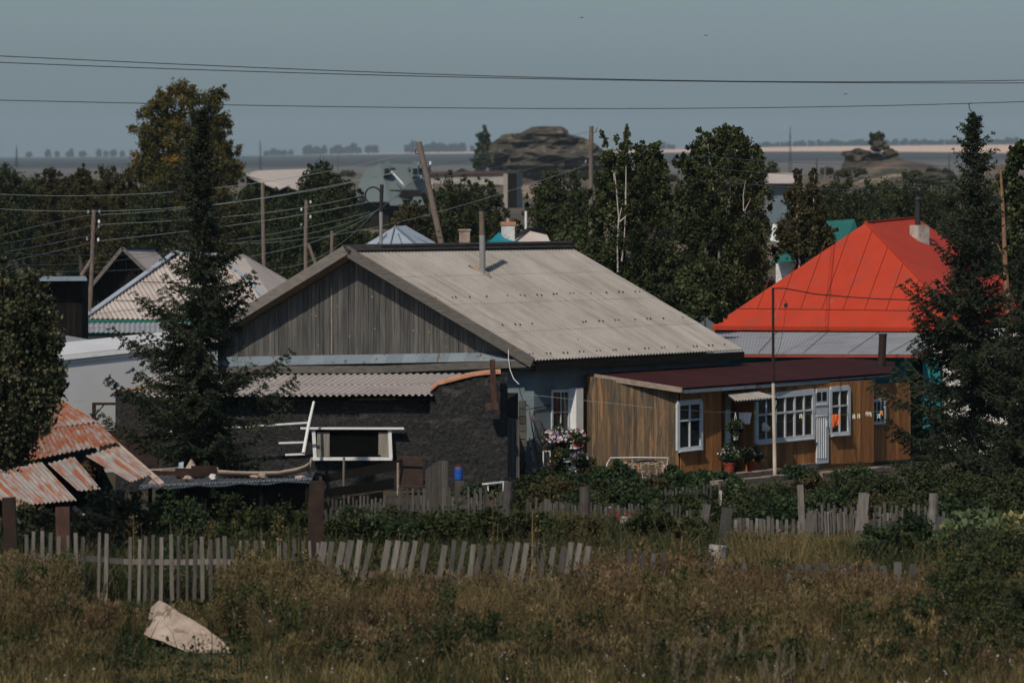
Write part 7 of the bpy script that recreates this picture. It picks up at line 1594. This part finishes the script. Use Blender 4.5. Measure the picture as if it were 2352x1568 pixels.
# shrubs --------------------------------------------------------------------
def shrub(name, lab, u, v, lobes, n, size, m, elong=1.5, y=None, cat='shrub', stem=True):
    b = GV(u, v) if y is None else G(u, y); t = thing(name, b, lab, cat)
    L_ = [fs(a, c, b.y+dy, ru, rv) for (a, c, ru, rv, dy) in lobes]
    p, val = lobe_points(L_, n, subs=16, clump=.3, shell=(.2, 1)); p[:, 2] = np.maximum(p[:, 2], .02)
    npquads('foliage', leafquads(p, size, elong), M[m], t, val)
    if stem:
        q = MB()
        for (c, rad) in L_[:5]: q.tube([b, b.lerp(Vector(c), .6)+Vector((R(-.05, .05), 0, 0)), Vector(c)], [.02, .014, .006], 5)
        q.build('stem', M['bark'], t)
    return t
shrub('leafy_shrub', 'leafy shrub with pale edged leaves under the rusty sheets', 260, 1250, [(240, 1150, 40, 30, 0), (290, 1165, 40, 34, 0), (215, 1190, 40, 30, 0), (330, 1200, 40, 30, 0), (270, 1210, 60, 30, 0), (200, 1225, 50, 24, 0)], 5200, .065, 'near_leaf', y=112)
shrub('leafy_shrub', 'olive leafed shrub below the low flat shed roof', 400, 1270, [(380, 1160, 36, 30, 0), (430, 1180, 40, 34, 0), (370, 1205, 46, 30, 0), (450, 1215, 46, 26, 0), (410, 1235, 60, 24, 0)], 4800, .05, 'garden_leaf', y=112)
shrub('leafy_shrub', 'browning bush in the shade left of the dark square post', 590, 1280, [(530, 1150, 34, 26, 0), (580, 1190, 46, 34, 0), (640, 1200, 46, 34, 0), (690, 1190, 40, 30, 0), (540, 1215, 50, 30, 0), (620, 1235, 70, 26, 0)], 6500, .045, 'weed', y=113)
shrub('leafy_shrub', 'small bush at the far left behind the rusty post', 60, 1270, [(60, 1190, 34, 30, 0), (100, 1200, 34, 26, 0), (30, 1215, 40, 24, 0)], 2600, .06, 'near_leaf', y=112)
gs_ = [(1375, 1092, 34, 24, 'garden_leaf', 'leafy bush at the left foot of the brown side wall'), (1350, 1066, 20, 22, 'brown_leaf', 'stalky flower bush beside the purple petunias'), (1545, 1088, 26, 20, 'garden_leaf', 'bush at the lower right corner of the wire bed base'), (1610, 1094, 30, 14, 'garden_leaf', 'low greens under the left annex window sill'), (1180, 1085, 26, 26, 'garden_leaf', 'bush at the foot of the upright plank panel'), (1205, 1120, 30, 30, 'weed', 'tall weedy bush at the log end column'), (1110, 1125, 40, 18, 'garden_leaf', 'garden greens below the small white bench'), (1640, 1150, 60, 30, 'dark_leaf', 'low dark bush between the short slats and the cut posts'), (1720, 1165, 60, 26, 'dark_leaf', 'dark tangle behind the pale slat fence'), (1800, 1172, 60, 24, 'garden_leaf', 'green tangle behind the pale grey square post'), (1900, 1150, 60, 26, 'garden_leaf', 'green tangle behind the dense slats'), (2000, 1160, 60, 24, 'brown_leaf', 'brownish tangle behind the tilted plank post'), (2080, 1165, 60, 26, 'dark_leaf', 'dark tangle left of the round nailed post'), (2200, 1175, 70, 26, 'garden_leaf', 'raspberry thicket right of the round nailed post'), (2310, 1170, 70, 30, 'dark_leaf', 'raspberry thicket at the right edge'), (1510, 1150, 50, 24, 'garden_leaf', 'low green tangle behind the right end of the low slats'), (1280, 1125, 60, 26, 'brown_leaf', 'stalky brown tangle above the left low slats'), (1390, 1135, 40, 26, 'weed', 'weedy tangle left of the upright big leaved bush'), (1655, 1095, 30, 12, 'garden_leaf', 'creeping greens at the annex corner kerb'), (1830, 1085, 40, 12, 'garden_leaf', 'creeping greens by the kerb under the white door'), (1960, 1090, 50, 16, 'garden_leaf', 'creeping greens on the stony kerb'), (900, 1190, 70, 18, 'weed', 'dark weeds at the foot of the low slats'), (1060, 1185, 80, 18, 'weed', 'dark weeds before the spaced slats'), (800, 1185, 50, 20, 'weed', 'dark weeds beside the dark square post'),
       (1235, 1110, 36, 34, 'garden_leaf', 'garden bush at the foot of the ladder'), (1300, 1110, 44, 30, 'garden_leaf', 'leafy bush below the white plant stand'), (1250, 1140, 50, 24, 'brown_leaf', 'browning garden bush above the dark slat fence'), (1340, 1150, 46, 24, 'garden_leaf', 'leafy patch behind the bark covered log post'),
       (1425, 1090, 36, 40, 'garden_leaf', 'upright bush with big leaves before the wire bed base'), (1450, 1130, 46, 30, 'garden_leaf', 'low spreading bush below the wire bed base'), (1505, 1120, 32, 34, 'brown_leaf', 'reddish stalky plant right of the wire bed base'), (1560, 1110, 40, 30, 'garden_leaf', 'bush at the corner of the boarded annex'),
       (1600, 1130, 50, 30, 'garden_leaf', 'dark bush under the left annex window'), (1690, 1130, 50, 30, 'garden_leaf', 'low bush below the red flower pots'), (1560, 1165, 60, 34, 'dark_leaf', 'dark tangled bush behind the white stump'), (1640, 1180, 40, 30, 'dark_leaf', 'dark bush between the cut posts'),
       (1770, 1145, 66, 34, 'dark_leaf', 'wide dark raspberry bush in front of the kerb'), (1860, 1120, 46, 34, 'brown_leaf', 'brownish bush below the white annex door'), (1930, 1130, 60, 34, 'dark_leaf', 'dark raspberry bush right of the white door'), (2030, 1130, 70, 40, 'dark_leaf', 'dark bush behind the spaced slats'),
       (2130, 1120, 70, 50, 'dark_leaf', 'dark raspberry bush left of the right spruce foot'), (2220, 1130, 70, 46, 'dark_leaf', 'dark raspberry bush at the foot of the right spruce'), (2320, 1130, 70, 50, 'dark_leaf', 'dark bush at the right edge under the spruce'), (1190, 1160, 26, 30, 'weed', 'weed clump at the knotty log post'), (1380, 1175, 40, 20, 'weed', 'low weed clump left of the red flowers')]
for (u, v, ru, rv, m, lab) in gs_:
    vb = v+rv*1.15; y_ = CH*F/(vb-HV)
    shrub('garden_bush', lab, u, vb, [(u, v, ru*.8, rv*.8, 0), (u-ru*.5, v+rv*.3, ru*.6, rv*.6, .2), (u+ru*.5, v+rv*.2, ru*.6, rv*.6, -.2), (u+ru*.1, v-rv*.4, ru*.5, rv*.5, 0), (u-ru*.2, v+rv*.6, ru*.9, rv*.4, -.3)], int(ru*rv*2.6), .07 if m == 'garden_leaf' else .055, m, 1.3)
shrub('willow_shrub', 'grey green willow like shrub before the right slat fences', 2060, 1345, [(2100, 1215, 40, 26, 0), (2040, 1240, 56, 34, 0), (2130, 1250, 50, 34, 0), (1990, 1270, 44, 24, -.5), (2070, 1285, 70, 26, 0), (2150, 1290, 50, 26, 0), (1960, 1285, 26, 16, -.5)], 10500, .05, 'yellow_leaf' if False else 'garden_leaf', 2.2, y=108.5)
shrub('squash_plant', 'big leaved pale squash plant at the right edge of the garden', 2260, 1290, [(2190, 1200, 26, 14, 0), (2240, 1195, 36, 16, 0), (2300, 1192, 40, 16, 0), (2350, 1200, 40, 20, 0), (2230, 1220, 60, 22, -.5), (2310, 1225, 60, 24, -.5)], 1500, .12, 'pale_leaf', 1.15, y=117, cat='plant', stem=False)
shrub('yellowing_shrub', 'large yellow spotted shrub at the lower right corner', 2250, 1590, [(2200, 1330, 60, 40, 4), (2300, 1290, 70, 40, 5), (2280, 1360, 90, 50, 3), (2180, 1380, 60, 40, 3), (2350, 1400, 80, 60, 2), (2240, 1440, 90, 50, 1), (2130, 1400, 44, 34, 3), (2330, 1500, 90, 60, 0), (2220, 1540, 90, 50, -.5), (2300, 1250, 70, 30, 8), (2230, 1290, 60, 30, 8)], 30000, .04, 'yellow_leaf', 1.2, y=90)
shrub('leafy_shrub', 'dark green bush between willow shrub and squash leaves', 2200, 1360, [(2200, 1250, 60, 30, 0), (2280, 1260, 70, 34, 0), (2350, 1260, 50, 34, 0), (2160, 1270, 40, 26, 0)], 6500, .05, 'garden_leaf', 1.4, y=108)
for (u, v, m, lab, nn) in [(1432, 1190, 'petal_red', 'bright red flowers left of the white stump', 26), (1400, 1187, 'petal_red', 'small red flowers by the low slats', 12), (1390, 1172, 'petal_pink', 'pink flowers near the bark covered post', 6), (1790, 1228, 'petal_pink', 'pink cosmos flowers before the pale slat fence', 16), (1960, 1205, 'petal_pink', 'pink flowers before the dense slats', 10), (1880, 1176, 'petal_purple', 'lilac flowers behind the dense slat fence', 12), (1960, 1166, 'petal_purple', 'lilac flowers by the tilted plank post', 10), (2090, 1215, 'petal_pink', 'pink flowers in front of the right slat fence', 8)]:
    y_ = CH*F/(v+45-HV); c = P(u, v, y_); t = thing('flower_clump', G(u, y_), lab, 'flower')
    d = RNG.normal(size=(nn, 3))*np.array([.16, .1, .06])+np.array(c); npquads('blossom', np.concatenate([leafquads(d+RNG.normal(size=d.shape)*.012, .035, 1.1) for _ in range(3)]), M[m], t)
    q = MB()
    for p in d[:14]: q.tube([Vector((p[0]*.5+c.x*.5, p[1], 0)), Vector(p)], .006, 4)
    q.build('stem', M['weed'], t)

for (u, v, ru, rv, m, lab) in [(800, 1205, 60, 24, 'weed', 'dark leafy bush right of the dark square post'), (900, 1212, 70, 22, 'garden_leaf', 'low green bush behind the leaning pickets on the left'), (1010, 1205, 70, 26, 'weed', 'low dark bush behind the middle of the leaning pickets'), (1110, 1200, 60, 28, 'weed', 'dark weedy bush before the knotty log post'), (1220, 1205, 70, 26, 'weed', 'dark bush behind the right end of the leaning pickets'), (1320, 1212, 60, 22, 'brown_leaf', 'olive brown bush below the bark covered log post'), (1500, 1195, 60, 26, 'weed', 'dark bush right of the chipped stump'), (1590, 1215, 50, 24, 'dark_leaf', 'dark bush in front of the pale topped post')]:
    shrub('yard_bush', lab, u, v+rv, [(u, v, ru*.7, rv*.7, 0), (u-ru*.5, v+rv*.3, ru*.6, rv*.6, .2), (u+ru*.5, v+rv*.2, ru*.6, rv*.6, -.2), (u+ru*.2, v-rv*.4, ru*.4, rv*.5, 0)], int(ru*rv*2.6), .05, m, 1.8, y=112)
